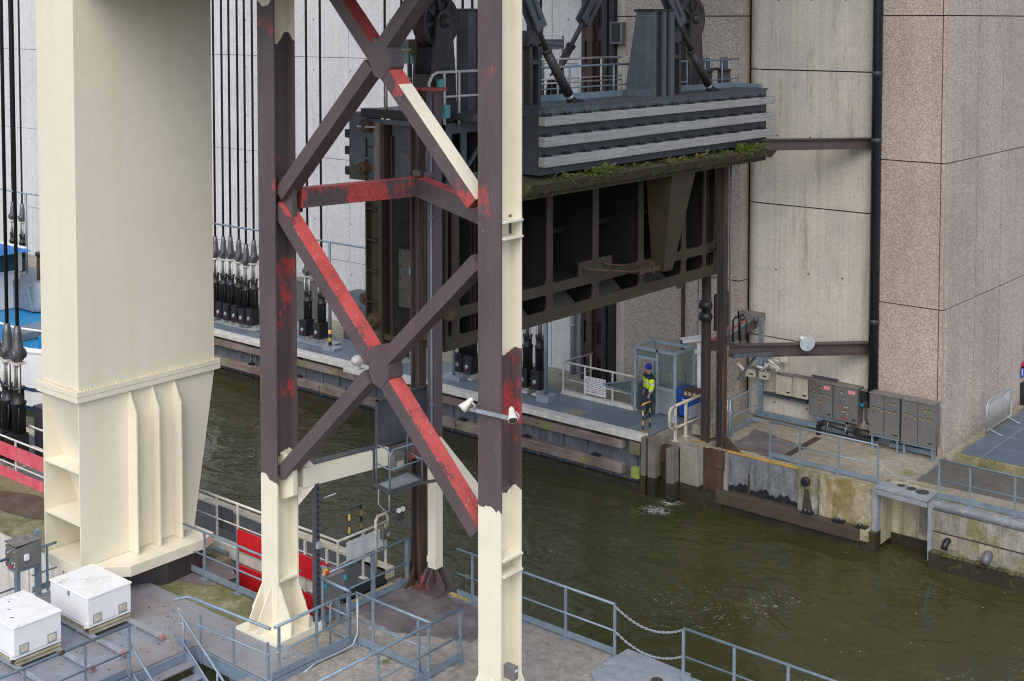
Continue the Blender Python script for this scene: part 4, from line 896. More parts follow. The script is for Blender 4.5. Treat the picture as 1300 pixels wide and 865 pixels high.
b = MB(); m1, m2 = F_[0].lerp(F_[1], .15), F_[0].lerp(F_[1], .95); b.path([m1-ZU*.05, m1-ZU*.45, m1.lerp(m2, .5)-ZU*.52, m2-ZU*.5, m2-ZU*.05], .018, 6); b.build('foothold', M['galv'], t)
b = MB(); q = V((-21.85, 22.2, 3.6)); b.bar(F_[0]+V((-.25, .15, -.1)), F_[0]+V((-.25, .15, .75)), .05, .05); b.bar(F_[0]+V((-.25, .15, -.1)), F_[0]+V((.25, .0, -.1)), .05, .05); b.bar(F_[2]-ZU*.06, F_[2]+V((.15, .35, -.06)), .06, .06); b.build('hanger', M['dark'], t)
a, c = onx(477, 508, -22.0), onx(500, 566, -22.0)
t = thing('signal_screen', 'dark blue-grey screen panel behind the red brace above the basket', 'screen', (-22, 21.6, 4))
Y0_, Z0_, Z1_ = a.y, onx(477, 568, -22.0).z, a.z; Y1_ = Y0_+1.75
b = MB(); b.box(-22.03, Y0_, Z0_, -22.0, Y1_, Z1_); b.build('panel', M['dark'], t)
b = MB()
for y0, y1, z0, z1 in ((Y0_, Y0_+.04, Z0_, Z1_), (Y1_-.04, Y1_, Z0_, Z1_), (Y0_, Y1_, Z0_, Z0_+.04), (Y0_, Y1_, Z1_-.04, Z1_), (Y0_+1.1, Y0_+1.15, Z0_, Z1_)): b.box(-22.0, y0+.001, z0+.001, -21.94, y1-.001, z1-.001)
b.build('rim', M['dark'], t)
b = MB(); b.box(-21.98, Y0_+1.2, Z0_-.28, -21.9, Y0_+1.6, Z0_-.02); b.build('bracket', M['rust'], t)
b = MB(); c = onx(501, 586, -21.72); b.box(-21.85, c.y-.1, c.z-.2, -21.6, c.y+.22, c.z+.2, 0); b.box(-21.6, c.y-.05, c.z-.14, -21.585, c.y+.17, c.z+.02, 1)
tag(b.build('junction_box', [M['cabinet'], M['creambox']]), 'grey junction box on the cross beam behind the inspection basket', 'junction box')
t = thing('lamp_cluster', 'small grey twin-lamp unit on the guide post below the basket', 'signal lamp', onx(511, 655, -22.3))
c = onx(511, 650, -22.35); b = MB(); b.box(-22.42, c.y-.2, c.z-.2, -22.34, c.y+.05, c.z+.12); b.build('case', M['dark'], t)
for dy in (-.14, 0): b = MB(); b.lathe((-22.34, c.y+dy, c.z+.06), (.5, -.5, .4), [(.06, 0), (.06, .1)], 10); b.build('lamp', M['white_rail'], t)

# small grey control box at the trough end
t = thing('control_box', 'grey control box with blue clips and a yellow switch on top, behind the swing gate', 'control box', (-22.3, 20.5, 0))
a = onx(412, 738, -22.05); X, Y, z0, z1 = -22.05, a.y, .62, 1.16
b = MB(); b.box(X-.42, Y, z0, X, Y+.62, z1); b.build('case', M['cabinet'], t, .01)
b = MB(); b.box(X-.43, Y-.01, z1, X+.01, Y+.63, z1+.02); b.build('lid', M['cabtop'], t)
for y, z in ((Y-.02, z1-.14), (Y+.6, z1-.14), (Y+.6, z0+.12)): b = MB(); b.box(X-.02, y, z-.05, X+.04, y+.05, z+.05); b.build('clip', M['cyan'], t)
b = MB(); b.box(X-.3, Y+.08, z1+.02, X-.16, Y+.22, z1+.2, 0); b.box(X-.16, Y+.1, z1+.05, X-.10, Y+.2, z1+.16, 1); b.lathe((X-.1, Y+.15, z1+.1), (1, 0, 0), [(.04, 0), (.04, .05)], 8, 2); b.build('switch', [M['galv_lt'], M['yellow'], M['redbox']], t)
b = MB(); b.box(X-.3, Y+.2, 0, X-.2, Y+.3, z0); b.box(X-.05, Y+.38, 0, X+.02, Y+.46, z0); b.build('post', M['galv'], t)
b = MB(); b.lathe((X-.05, Y+.12, z0-.2), (0, 0, 1), [(.035, 0), (.045, .1), (.03, .2)], 10); b.build('plug', M['redbox'], t)

# railing of the trough's near walkway, with the red panels and the white board
Yr, Xe = 21.5, -23.38
t = railing('railing', 'cream railing round the near trough walkway carrying red panels and a white board', 'railing', [(-62, Yr, 0), (Xe, Yr, 0), (Xe, 23.2, 0)], [(-33, Yr, 0), (-30.5, Yr, 0), (onz(264, 690).x, Yr, 0), (onz(293, 700).x, Yr, 0), (-25.6, Yr, 0), (Xe, Yr, 0), (Xe, 22.35, 0), (Xe, 23.15, 0)], M['white_rail'], kick=.0, r=.035)
a, c = onx(441, 712, Xe+.04), onx(475, 690, Xe+.04)
b = MB(); b.box(Xe+.03, 21.75, .62, Xe+.045, 23.02, 1.1); b.build('white_board', M['foam'], t)
xa = ony(302, 685, 21.3).x
for z0, z1 in ((.10, .66), (-1.12, -.28)): b = MB(); b.box(xa, 21.27, z0, -23.5, 21.31, z1); b.build('red_panel', M['red'], t, .006)
b = MB(); b.box(onz(265, 690).x, 21.52, .35, onz(290, 695).x, 21.55, .95); b.build('grey_panel', M['dark'], t)
for x in (-25.6, -24.4, -23.6): b = MB(); b.box(x-.03, 21.31, -1.2, x+.03, 21.36, 1.0); b.build('panel_post', M['white_rail'], t)
b = MB(); b.path([(Xe+.05, 22.75, 0), (Xe+.05, 22.75, 1.35), (Xe+.05, 22.82, 1.45), (Xe+.05, 23.1, 1.45), (Xe+.05, 23.17, 1.35), (Xe+.05, 23.17, 1.1)], .04, 8); b.build('end_hoop', M['cream_old'], t)
b = MB(); b.box(Xe-.05, 22.9, .85, Xe+.2, 23.05, 1.1); b.lathe((Xe+.2, 22.97, .98), (.6, .5, -.2), [(.07, 0), (.1, .12)], 10); tag(b.build('signal_lamp', M['cabinet']), 'small grey lamp on the hoop end of the cream trough railing', 'signal lamp')
def hoop(cx, cy, axis, label, h=1.3, w_=.42):
    d = V((1, 0, 0)) if axis == 0 else V((0, 1, 0)); c = V((cx, cy, 0)); b = MB()
    b.path([c-d*w_/2, c-d*w_/2+ZU*h, c+d*w_/2+ZU*h, c+d*w_/2], .034, 8); b.path([c-d*w_/2+ZU*.55, c+d*w_/2+ZU*.55], .035, 8)
    tag(b.build('guard_hoop', M['hazard']), label, 'guard hoop', 'black and yellow guard hoops')
hoop(-24.5, 23.15, 1, 'black and yellow striped guard hoop on the near trough kerb behind the white board')
hoop(-24.34, 36.5, 1, 'black and yellow striped guard hoop at the trough end in front of the booth', 1.06)
# pink banded barrier on the ledge far left
t = railing('barrier', 'white railing with two faded red bands on the ledge left of the pylon', 'barrier', [(-46, 20.45, 0), (-30.2, 20.45, 0)], [(-38.9, 20.45, 0), (-36.6, 20.45, 0), (-34.3, 20.45, 0), (-32, 20.45, 0)], M['white_rail'], mids=(.42,), kick=0)
for z0, z1 in ((.62, 1.05), (.0, .3)): b = MB(); b.box(-46, 20.37, z0, -30.2, 20.40, z1); b.build('red_band', M['pink'], t)
b = MB(); b.poly([(-46, 20.6, .004), (-31, 20.6, .004), (-31, 21.4, .004), (-46, 21.4, .004)]); struct(b.build('gravel', weather('grey_gravel', (.26, .26, .27, 1), (.18, .18, .18, 1), .7, 6, speck=(.06, .06, .06, 1), spth=.62, spscale=9, rough=.9, bump=.4)))
b = MB(); b.poly([(-34.6+1.4*math.cos(i*.45)*(1+.25*math.sin(i*2.1)), 19.5+.65*math.sin(i*.45), .004) for i in range(14)]); struct(b.build('rust_stain', weather('rust_stained_ground', (.075, .045, .03, 1), (.14, .12, .08, 1), .8, 1.4, speck=(.3, .08, .06, 1), spth=.66, spscale=3, rough=.9, bump=.3)))

# ================================================================== THE LIFTED GATE
gt = thing('lift_gate', 'huge raised lock gate with a silt-stained frame, dark fender block and machinery on its deck', 'lift gate', (-22, 30.5, 5.65))
GX, GB, GY0, GY1 = -22.0, 5.66, 23.95, 37.12
cols = [(23.95, 24.12), (24.27-.10, 24.27+.18), (26.0, 26.25), (28.05, 28.32), (30.20, 30.48), (32.55, 32.8), (34.95, 35.2), (36.25, 36.42), (36.95, 37.12)]
cols[0] = (23.95, 24.02)
b = MB(); T = .05
for y0, y1 in cols: b.box(GX-T, y0, GB, GX, y1, 9.75)
rows = [(GB, 6.0), (6.44, 6.72)]
for (a, c) in zip(cols, cols[1:]):
    for z0, z1 in rows: b.box(GX-T, a[1], z0, GX, c[0], z1)
    for z0, z1 in ((6.0, 6.44), (6.72, 9.75)):
        f = .13
        for y, sy in ((a[1], 1), (c[0], -1)):
            for z, sz in ((z0, 1), (z1, -1)):
                pts = [(GX-T, y, z), (GX-T, y+sy*f, z), (GX-T, y+sy*f*.4, z+sz*f*.12), (GX-T, y+sy*f*.12, z+sz*f*.4), (GX-T, y, z+sz*f)]
                b.prism(pts, (T, 0, 0))
y0, y1 = onx(735, 330, GX).y, onx(777, 330, GX).y        # stepped plate round the strap
b.box(GX-T+.004, y0, 6.70, GX+.003, y1, 7.12)
b.build('face_frame', M['gate'], gt)
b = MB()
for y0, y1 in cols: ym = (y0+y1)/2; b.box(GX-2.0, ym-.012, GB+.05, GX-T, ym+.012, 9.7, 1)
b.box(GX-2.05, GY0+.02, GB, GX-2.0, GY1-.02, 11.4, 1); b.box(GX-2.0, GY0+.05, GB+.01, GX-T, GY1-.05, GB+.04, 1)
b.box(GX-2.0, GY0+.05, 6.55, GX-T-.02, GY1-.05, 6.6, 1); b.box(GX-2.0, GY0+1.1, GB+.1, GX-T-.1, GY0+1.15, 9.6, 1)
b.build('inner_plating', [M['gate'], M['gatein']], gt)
for (a, c) in zip(cols[2:], cols[3:]):
    ym = (a[1]+c[0])/2
    s = MB(); s.box(GX-1.2, a[1]-.05, 7.8+random.uniform(-.1, .1), GX-1.1, c[0]+.05, 7.97); s.build('inner_stringer', M['gatein'], gt)
    s = MB(); s.hexa([(GX-.8, a[1]+.15, 5.80), (GX-.25, a[1]+.15, 5.76), (GX-.25, c[0]-.35, 5.76), (GX-.8, c[0]-.35, 5.80), (GX-1.0, a[1]+.15, 6.30), (GX-.8, a[1]+.15, 6.34), (GX-.8, c[0]-.45, 6.34), (GX-1.0, c[0]-.45, 6.30)]); s.build('sluice_plate', M['silt'], gt)
# big tapered bracket on the face
ya, yb2 = 33.15, 34.35
b = MB(); b.hexa([(GX-.02, ya+.15, 6.35), (GX+.40, ya+.15, 6.35), (GX+.40, yb2-.55, 6.35), (GX-.02, yb2-.55, 6.35), (GX-.02, ya-.25, 9.5), (GX+.95, ya-.25, 9.5), (GX+.95, yb2-.1, 9.5), (GX-.02, yb2-.1, 9.5)]); b.build('tapered_bracket', M['gate'], gt)
b = MB(); c = onx(815, 342, GX+.3); b.box(GX+.02, c.y-.3, c.z-.1, GX+.45, c.y+.75, c.z+.02); b.box(GX+.3, c.y+.3, c.z-.15, GX+.5, c.y+.36, c.z+.22)
p1 = onx(740, 340, GX+.05); p2 = onx(765, 333, GX+.05); q = V((GX+.42, c.y, c.z))
b.path([p1, p1+V((.2, .1, -.05)), q+V((0, -.6, .02)), q+V((0, .7, .02))], .035, 6); b.path([p2, p2+V((.15, .2, -.1)), q+V((-.2, 0, .1))], .03, 6)
b.build('strap', M['rust'], gt)
b = MB(); b.box(GX-.06, yb2+.4, GB-.12, GX-.01, yb2+.75, GB-.002); b.build('lug', M['gate'], gt)
# end of the gate: ribbed edge column, dark recess, rollers
EX0, EX1 = -24.85, -24.2
b = MB(); b.box(EX0, GY0+.12, GB+.1, EX1, GY0+.3, 10.9, 0); b.box(EX0, GY0-.05, GB+.1, EX0+.04, GY0+.12, 10.9, 0); b.box(EX1-.14, GY0-.08, GB-.05, EX1, GY0+.12, 10.9, 0)
z = GB+.9
while z < 10.8: b.box(EX0+.04, GY0-.04, z, EX1-.22, GY0+.12, z+.03, 0); z += .82
b.build('edge_column', M['gate'], gt)
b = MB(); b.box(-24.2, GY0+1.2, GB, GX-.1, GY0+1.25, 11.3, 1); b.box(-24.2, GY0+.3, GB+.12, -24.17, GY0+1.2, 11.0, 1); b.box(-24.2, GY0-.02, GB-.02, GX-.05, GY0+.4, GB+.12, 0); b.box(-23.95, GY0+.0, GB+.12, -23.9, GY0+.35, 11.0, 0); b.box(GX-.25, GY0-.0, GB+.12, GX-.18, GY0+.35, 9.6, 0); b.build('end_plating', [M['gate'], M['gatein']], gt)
b = MB(); b.box(-23.6, GY0-.06, 6.6, -23.1, GY0+.05, 8.1, 0)
for i in range(5): b.lathe((-23.55, GY0-.06, 6.75+i*.3), (0, -1, 0), [(.03, 0), (.03, .03)], 6, 0)
b.lathe((-22.95, GY0-.1, 7.6), (0, -1, 0), [(.16, 0), (.16, .1)], 14, 1); b.hexa([(-23.2, GY0-.1, 6.9), (-23.0, GY0-.1, 6.9), (-23.0, GY0, 6.9), (-23.2, GY0, 6.9), (-23.35, GY0-.1, 7.95), (-22.9, GY0-.1, 7.95), (-22.9, GY0, 7.95), (-23.35, GY0, 7.95)], 0)
b.build('lock_lever', [M['silt'], M['turq']], gt)
M['rust_barrel'] = weather('orange_rust_iron', (.20, .085, .03, 1), (.09, .045, .022, 1), .8, 6, rough=.75, bump=.3)
def wheel(px, py_, y, r_, l_, ax=(0, -1, 0), mat=None, parent=None):
    c = ony(px, py_, y); b = MB(); b.lathe(c, ax, [(r_*.8, -l_), (r_, -l_+.02), (r_, -.04), (r_*.86, 0), (r_*.8, -.02), (r_*.3, -.02), (r_*.28, .04), (.02, .04)], 26, 0, False)
    nb = len(b.f)
    for q in range(26*2, nb): b.m[q] = 1
    b.build('roller', [M['rust_barrel'], M['rustwheel']], parent or gt)
for (px_, py_, r_) in ((461, 160, .18), (470, 408, .19), (457, 214, .16)): wheel(px_, py_, GY0-.25, r_, .3)
wheel(461, 380, GY0+.2, .17, .5)
for (px_, py_, r_) in ((571, 400, .18), (571, 221, .15), (541, 424, .17), (536, 165, .16)):
    c = onx(px_, py_, GX+.25); b = MB(); b.lathe(c, (.75, -.65, 0), [(r_*.8, -.16), (r_, -.14), (r_, -.03), (r_*.85, 0), (r_*.8, -.02), (r_*.3, -.02), (r_*.28, .03)], 24, 0, False); b.build('roller', M['rustwheel'], gt)
c = onx(912, 311, GX+.15); b = MB(); b.lathe(c, (.75, -.65, 0), [(.16, -.2), (.18, -.17), (.18, -.02), (.15, 0), (.05, 0)], 18, 0); b.box(GX-.02, c.y-.35, c.z-.1, GX+.12, c.y+.1, c.z+.1, 0); b.build('roller', M['gate'], gt)
# upper part of the end: slate box, rubbing timbers, deck edge
b = MB(); b.box(-25.6, GY0+.1, 10.15, -24.9, GY0+.6, 11.55, 0); b.box(-25.6, GY0+.098, 9.75, -24.9, GY0+.6, 10.15, 1)
for z in (9.85, 10.4, 10.85): b.box(-25.8, GY0+.12, z, -25.6, GY0+.4, z+.22, 2)
b.build('end_housing', [M['darkpost'], M['silt'], M['black']], gt)
b = MB(); b.box(-24.35, GY0-.2, 9.7, -24.15, GY0+.1, 11.35, 0); b.box(-24.15, GY0-.14, 9.7, -24.05, GY0+.1, 11.3, 1); b.build('rubbing_timber', [M['timber_v'], M['rust']], gt)
b = MB(); b.box(-24.85, GY0, 9.72, -24.35, GY0+.2, 11.2, 0); b.box(-24.85, GY0-.1, 10.35, -24.35, GY0, 10.4, 0); b.box(-24.95, GY0-.25, 11.2, -24.25, GY0+.1, 11.25, 1); b.build('bracket', [M['darkpost'], M['galv_lt']], gt)
b = MB(); b.box(-24.05, GY0+.1, 9.7, -22.3, GY0+.5, 11.45, 0); b.box(-23.6, GY0+.04, 9.9, -22.7, GY0+.1, 10.6, 0)
b.prism([(-23.0, GY0-.02, 9.7), (-22.75, GY0-.02, 9.7), (-22.45, GY0-.02, 10.75), (-22.7, GY0-.02, 10.75)], (0, .1, 0), 1); b.build('end_gusset', [M['dark'], M['ochre']], gt)
b = MB(); b.box(-25.0, GY0-.05, 11.45, -22.0, GY0+.3, 11.68, 0); b.box(-24.8, GY0-.09, 11.30, -22.2, GY0-.05, 11.43, 1); b.box(-25.05, GY0+.3, 11.5, -21.35, 38.4, 11.66, 2); b.build('deck', [M['black'], M['darkpost'], M['deck_dark']], gt)
# steel wall between deck and frame (with openings) seen left of the near column
b = MB(); yA, yBk = 23.95, 26.35
for y0, y1 in ((yA, 24.2), (24.55, 24.75), (25.45, 25.65), (26.2, 26.4)): b.box(GX-.06, y0, 9.75, GX-.01, y1, 11.4, 0)
for z0, z1 in ((9.75, 10.1), (11.15, 11.42)): b.box(GX-.055, yA, z0, GX-.012, yBk, z1, 0)
b.box(GX-1.2, yA+.1, 9.7, GX-1.15, yBk, 11.4, 1); b.bar((GX-.02, 24.75, 10.25), (GX-.02, 25.6, 11.1), .08, .08, 0); b.box(GX-.1, 24.6, 11.44, GX+.7, 25.85, 11.52, 2)
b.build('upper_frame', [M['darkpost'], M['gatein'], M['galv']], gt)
# fender block
BX0, BX1 = -22.0, -20.92
b = MB(); b.box(BX0, 26.35, 9.98, BX1, 38.35, 11.72, 0); b.box(BX0+.05, 26.38, 11.72, BX1+.04, 38.38, 11.78, 0); b.box(BX1, 26.5, 11.55, BX1+.02, 38.3, 11.72, 1)
b.build('fender_block', [M['dark'], M['darkpost']], gt)
FX = -20.66
rowsz = [(onx(692, 149, FX).z, onx(692, 161.5, FX).z, [803]), (onx(692, 174.5, FX).z, onx(692, 188, FX).z, [815.6, 884]), (onx(692, 200.5, FX).z, onx(692, 213.6, FX).z, [803.6, 894])]
yl = onx(692, 150, FX).y; yr = 38.5
for z1, z0, jj in rowsz:
    ys = [yl]+[onx(j, 150, FX).y for j in jj]+[yr]
    for a, c in zip(ys, ys[1:]): f = MB(); f.box(BX1+.03, a+.006, z0+random.uniform(0, .012), FX+random.uniform(-.01, .01), c-.006, z1+random.uniform(-.012, 0)); f.build('fender_timber', M['timber'], gt, .02)
    y = yl+.25; proto = None
    while y < yr-.2:
        if proto is None:
            k = MB(); k.box(BX1, y-.13, z1+.0, BX1+.2, y+.13, z1+.035); k.tube((BX1+.09, y-.05, z1+.03), (BX1+.09, y-.05, z1+.09), .03, 7); k.tube((BX1+.13, y+.07, z1+.03), (BX1+.2, y+.09, z1+.06), .03, 7)
            pass
            proto = k.build('cleat', M['black'], gt); yp = y
        else:
            k = proto.copy(); COL.objects.link(k); k.location = (0, y-yp, 0)
        y += .87
# mossy lip below
b = MB(); b.hexa([(GX, 25.65, 9.50), (-20.85, 25.65, 9.50), (-20.85, 38.65, 9.50), (GX, 38.65, 9.50), (GX, 25.65, 9.98), (-20.6, 25.65, 9.80), (-20.6, 38.65, 9.80), (GX, 38.65, 9.98)], 0, 1)
b.box(GX, 25.75, 9.38, -21.0, 38.5, 9.50, 0); b.build('lip', [weather('mossy_lip_steel', (.085, .064, .038, 1), (.055, .05, .022, 1), .9, 1.1, streak=(.03, .03, .015, 1), samt=.5, speck=(.11, .13, .03, 1), spth=.57, spscale=4.5, rough=.9, bump=.5, bscale=16), M['ledge']], gt)
# slim black fringe hanging under the lip
b = MB()
for i in range(520):
    y = random.uniform(25.7, 38.6); l = random.uniform(.02, .12)*random.choice((.6, 1, 1.2)); x = -20.84+random.uniform(-.01, .03)
    b.poly([(x, y, 9.56), (x, y+.03, 9.56), (x+.01, y+.015, 9.52-l)])
o = b.build('weed_fringe', M['gatein'], gt); o['kind'] = 'stuff'
# posts and machinery on the deck
def guidehorn(pxl, pxr, ylab):
    y0 = onx(pxl, 110, -20.95).y; y1 = onx(pxr, 110, -20.95).y
    b = MB(); b.hexa([(-21.95, y0, 11.78), (-21.0, y0, 11.78), (-21.0, y1, 11.78), (-21.95, y1, 11.78), (-21.55, y0, 14.25), (-21.0, y0, 14.25), (-21.0, y1, 14.25), (-21.55, y1, 14.25)], 0)
    b.box(-21.6, y0-.05, 14.25, -20.93, y1+.05, 14.33, 1)
    w_ = (y1-y0)
    for f0, f1, m_ in ((.0, .07, 0), (.42, .58, 0), (.80, 1.0, 0)): b.box(-21.0, y0+w_*f0, 11.78, -20.90, y0+w_*f1, 14.25, m_)
    for f0, f1 in ((.07, .42), (.58, .80)): b.box(-21.0, y0+w_*f0, 11.78, -20.985, y0+w_*f1, 14.25, 1)
    b.hexa([(-22.15, y0-.1, 11.72), (-21.0, y0-.1, 11.72), (-21.0, y0-.0, 11.72), (-22.15, y0-.0, 11.72), (-21.9, y0-.03, 12.0), (-21.0, y0-.03, 12.0), (-21.0, y0, 12.0), (-21.9, y0, 12.0)], 0)
    b.build('guide_horn', [M['darkpost'], M['black']], gt)
guidehorn(829.5, 854, 0)
b = MB(); y0 = onx(585, 60, -22.6).y; b.box(-22.75, y0, 11.66, -22.35, y0+.32, onx(590, 12, -22.6).z, 0); b.box(-22.4, y0+.32, 11.66, -22.34, y0+.6, onx(590, 12, -22.6).z, 1); b.box(-22.8, y0-.03, onx(590, 13, -22.6).z, -22.3, y0+.62, onx(590, 11, -22.6).z, 0); b.build('guide_horn', [M['darkpost'], M['black']], gt)
def sheave(px, py_, x, r_, base_z=11.66):
    c = onx(px, py_, x)
    s = MB(); s.lathe(c+V((-.42, 0, 0)), (1, 0, 0), [(r_*1.0, 0), (r_*1.0, .05), (r_*.90, .10), (r_*.90, .30), (r_*1.0, .34), (r_*1.0, .40), (r_*.82, .41), (r_*.80, .36), (r_*.25, .36)], 40, 0)
    for k in range(8):
        t_ = k*math.pi/4+.2; s.bar(c+V((-.03, math.cos(t_)*r_*.2, math.sin(t_)*r_*.2)), c+V((-.03, math.cos(t_)*r_*.85, math.sin(t_)*r_*.85)), .10, .06, 0, (1, 0, 0))
        t_ += math.pi/8; s.lathe(c+V((-.058, math.cos(t_)*r_*.56, math.sin(t_)*r_*.56)), (1, 0, 0), [(r_*.155, 0), (r_*.155, .004)], 14, 1, False)
    s.build('sheave', [M['brownblack'], M['black']], gt)
    k = MB(); w_ = .36
    pts = [(c.y-w_*1.25, base_z), (c.y-w_*1.15, c.z-1.3), (c.y-w_*.85, c.z-.2)]+[(c.y-math.cos(a*math.pi/8)*w_*.8, c.z+math.sin(a*math.pi/8)*w_*.8) for a in range(9)]+[(c.y+w_*.85, c.z-.2), (c.y+w_*1.15, c.z-1.3), (c.y+w_*1.25, base_z)]
    k.prism([(c.x, y, z) for y, z in pts], (.09, 0, 0), 0); k.prism([(c.x-.62, y, z) for y, z in pts], (.09, 0, 0), 0)
    k.box(c.x+.09, c.y-.2, base_z+.3, c.x+.098, c.y+.22, c.z-1.15, 1); k.lathe(c+V((.09, 0, 0)), (1, 0, 0), [(.17, 0), (.17, .05), (.09, .06), (.09, .1)], 18, 0)
    k.box(c.x-.5, c.y-.5, base_z, c.x+.02, c.y+.42, base_z+1.0, 0)
    for yy in (-.2, .05): k.lathe((c.x+.09, c.y+yy, c.z-.75), (1, 0, 0), [(.07, 0), (.07, .012)], 10, 2)
    k.build('sheave_bracket', [M['brownblack'], M['black'], weather('dull_red_primer_spot', (.10, .035, .032, 1), rough=.6) if 'dull_red_primer_spot' not in bpy.data.materials else bpy.data.materials['dull_red_primer_spot']], gt)
sheave(561, 27, -22.2, .66); sheave(881, 24, -22.1, .72)
def hposts(pxl, pxr):
    y0, y1 = onx(pxl, 100, -21.35).y, onx(pxr, 100, -21.35).y; zt = onx(pxr, 32, -21.35).z
    b = MB(); b.box(-21.9, y0-.3, 11.7, -21.5, y1, zt-.15, 0)
    for yy in (y0+.02, y1-.12): b.box(-21.5, yy, 11.7, -21.3, yy+.12, zt-.5, 1)
    b.hexa([(-21.5, y0-.1, zt-.55), (-21.3, y0-.1, zt-.55), (-21.3, y1+.02, zt-.55), (-21.5, y1+.02, zt-.55), (-21.5, y0+.25, zt), (-21.3, y0+.25, zt), (-21.3, y1+.12, zt), (-21.5, y1+.12, zt)], 1)
    b.box(-21.3, y0-.02, onx(680, 79, -21.3).z-.06, -21.28, y1+.02, onx(680, 79, -21.3).z+.06, 1); b.build('buffer_post', [M['dark'], M['brownblack']], gt)
hposts(670, 685); hposts(852, 863)
def strut(p_top, p_mid, p_bot, x, label):
    a, m_, c = onx(*p_top, x), onx(*p_mid, x), onx(*p_bot, x)
    if a.z > 20: pass
    b = MB(); b.tube(m_, a, .075, 12, 0); b.tube(c, m_, .135, 14, 0, .125); b.tube(m_, m_+(a-m_).normalized()*.08, .15, 14, 0); b.build('strut', M['brownblack'], gt)
    d = (c-m_).normalized(); b = MB(); b.tube(c, c+d*.12, .09, 12, 0); b.lathe(c+d*.2+V((-.08, 0, 0)), (1, 0, 0), [(.09, 0), (.09, .16)], 12, 1); b.prism([(x-.1, c.y+d.y*.2-.15, 11.74), (x-.1, c.y+d.y*.2-.05, c.z+d.z*.2+.08), (x-.1, c.y+d.y*.2+.12, c.z+d.z*.2+.03), (x-.1, c.y+.75, 11.74)], (.06, 0, 0), 1); b.prism([(x+.06, c.y+d.y*.2-.15, 11.74), (x+.06, c.y+d.y*.2-.05, c.z+d.z*.2+.08), (x+.06, c.y+d.y*.2+.12, c.z+d.z*.2+.03), (x+.06, c.y+.75, 11.74)], (.06, 0, 0), 1); b.build('strut_foot', [M['white'], M['black']], gt)
    u = (a-m_).normalized(); q = a
    b = MB(); b.bar(q-u*.75+V((.12, 0, 0)), q+u*1.2+V((.12, 0, 0)), .06, .42, 0, (0, 1, .5)); b.bar(q-u*.75-V((.12, 0, 0)), q+u*1.2-V((.12, 0, 0)), .06, .42, 0, (0, 1, .5)); b.bar(q-u*.5+V((.152, 0, 0)), q+u*.1+V((.152, 0, 0)), .008, .1, 1, (0, 1, .5)); b.build('strut_head', [M['darkpost'], M['black']], gt)
strut((672, 5), (694, 66), (722, 120), -21.3, 1); strut((852, 5), (878, 66), (899, 107), -21.3, 1); strut((751, 6), (724, 60), (703, 98), -24.0, 1)
c = onx(515, 67, -24.3); t_ = MB(); a0 = ony(505.5, 50, GY0+.4); a1 = ony(522, 81, GY0+.4); t_.box(a0.x, GY0+.3, a1.z, a1.x, GY0+.62, a0.z, 0); t_.box(a1.x, GY0+.29, a1.z, a1.x+.03, GY0+.64, a0.z, 1); t_.prism([(a1.x+.05, GY0+.3, a1.z), (a1.x+.4, GY0+.3, a1.z), (a1.x+.05, GY0+.3, a1.z+.25)], (0, .1, 0), 2); t_.box(a1.x-.1, GY0+.36, 11.66, a1.x-.02, GY0+.46, a1.z, 3); t_.build('control_case', [M['copper'], M['ochre'], M['turq'], M['dark']], gt)
for (px_, y0_, y1_) in ((558, 101, 115), (565, 134, 150)):
    a, c = onx(px_-2, y0_, -21.95), onx(px_+3, y1_, -21.95); b = MB(); b.box(-22.0, a.y, c.z, -21.9, c.y+.05, a.z); b.build('turquoise_case', M['turq'], gt)
# deck railings: off-white run behind, blue run in front
zr = 11.66
def deckrail(x, y0, y1, hgt, mat, n, mid, r_=.035, z0=zr):
    b = MB(); b.path([(x, y0, z0+hgt), (x, y1, z0+hgt)], r_, 8); b.build('guard_rail', mat, gt)
    for m_ in mid: b = MB(); b.path([(x, y0, z0+m_), (x, y1, z0+m_)], r_*.7, 8); b.build('guard_rail', mat, gt)
    for i in range(n+1): y = y0+(y1-y0)*i/n; b = MB(); b.tube((x, y, z0), (x, y, z0+hgt), r_*.9, 8); b.build('rail_post', mat, gt)
deckrail(-23.4, 26.0, 33.6, 1.2, M['white_rail'], 7, (.62, .5)); deckrail(-23.2, 33.6, 36.0, 1.2, M['white_rail'], 3, (.6,))
deckrail(-22.05, 27.0, 33.4, 1.05, M['galv'], 3, (.45,), .032); deckrail(-22.05, 34.2, 38.5, 1.05, M['galv'], 4, (.4,), .032)
b = MB(); b.box(-22.1, 26.6, 11.67, -22.0, 38.5, 11.95); b.box(-22.0, 38.4, 11.5, -21.2, 38.6, 11.9); b.build('toe_plate', M['galv'], gt)
a = onx(541, 107, -22.1)
b = MB(); zt = onx(560, 92, -22.0).z; b.path([(-22.0, a.y, zt-.75), (-22.0, a.y, zt-.25), (-22.0, a.y+.12, zt-.06), (-22.0, a.y+.3, zt), (-22.0, 26.3, zt)], .04, 8); b.path([(-22.0, a.y+.5, zt-.62), (-22.0, 26.3, zt-.62)], .03, 8)
for y in (a.y+.55, a.y+1.1): b.tube((-22.0, y, 11.4), (-22.0, y, zt), .035, 8)
b.build('guard_rail', M['white_rail'], gt)
b = MB(); zt = onx(560, 87, -23.2).z; b.path([(-24.3, GY0+.2, 11.66), (-24.3, GY0+.2, 11.66)][:1]+[(-24.3, GY0+.2, 12.55), (-24.5, GY0+.2, 12.62), (-24.62, GY0+.2, 12.8), (-24.6, GY0+.2, 13.05), (-24.45, GY0+.2, 13.2), (-24.0, GY0+.2, 13.25), (-23.4, GY0+.2, 13.25)], .04, 8); b.path([(-24.3, GY0+.2, 12.5), (-23.4, GY0+.2, 12.5)], .035, 8); b.build('guard_rail', M['white_rail'], gt)
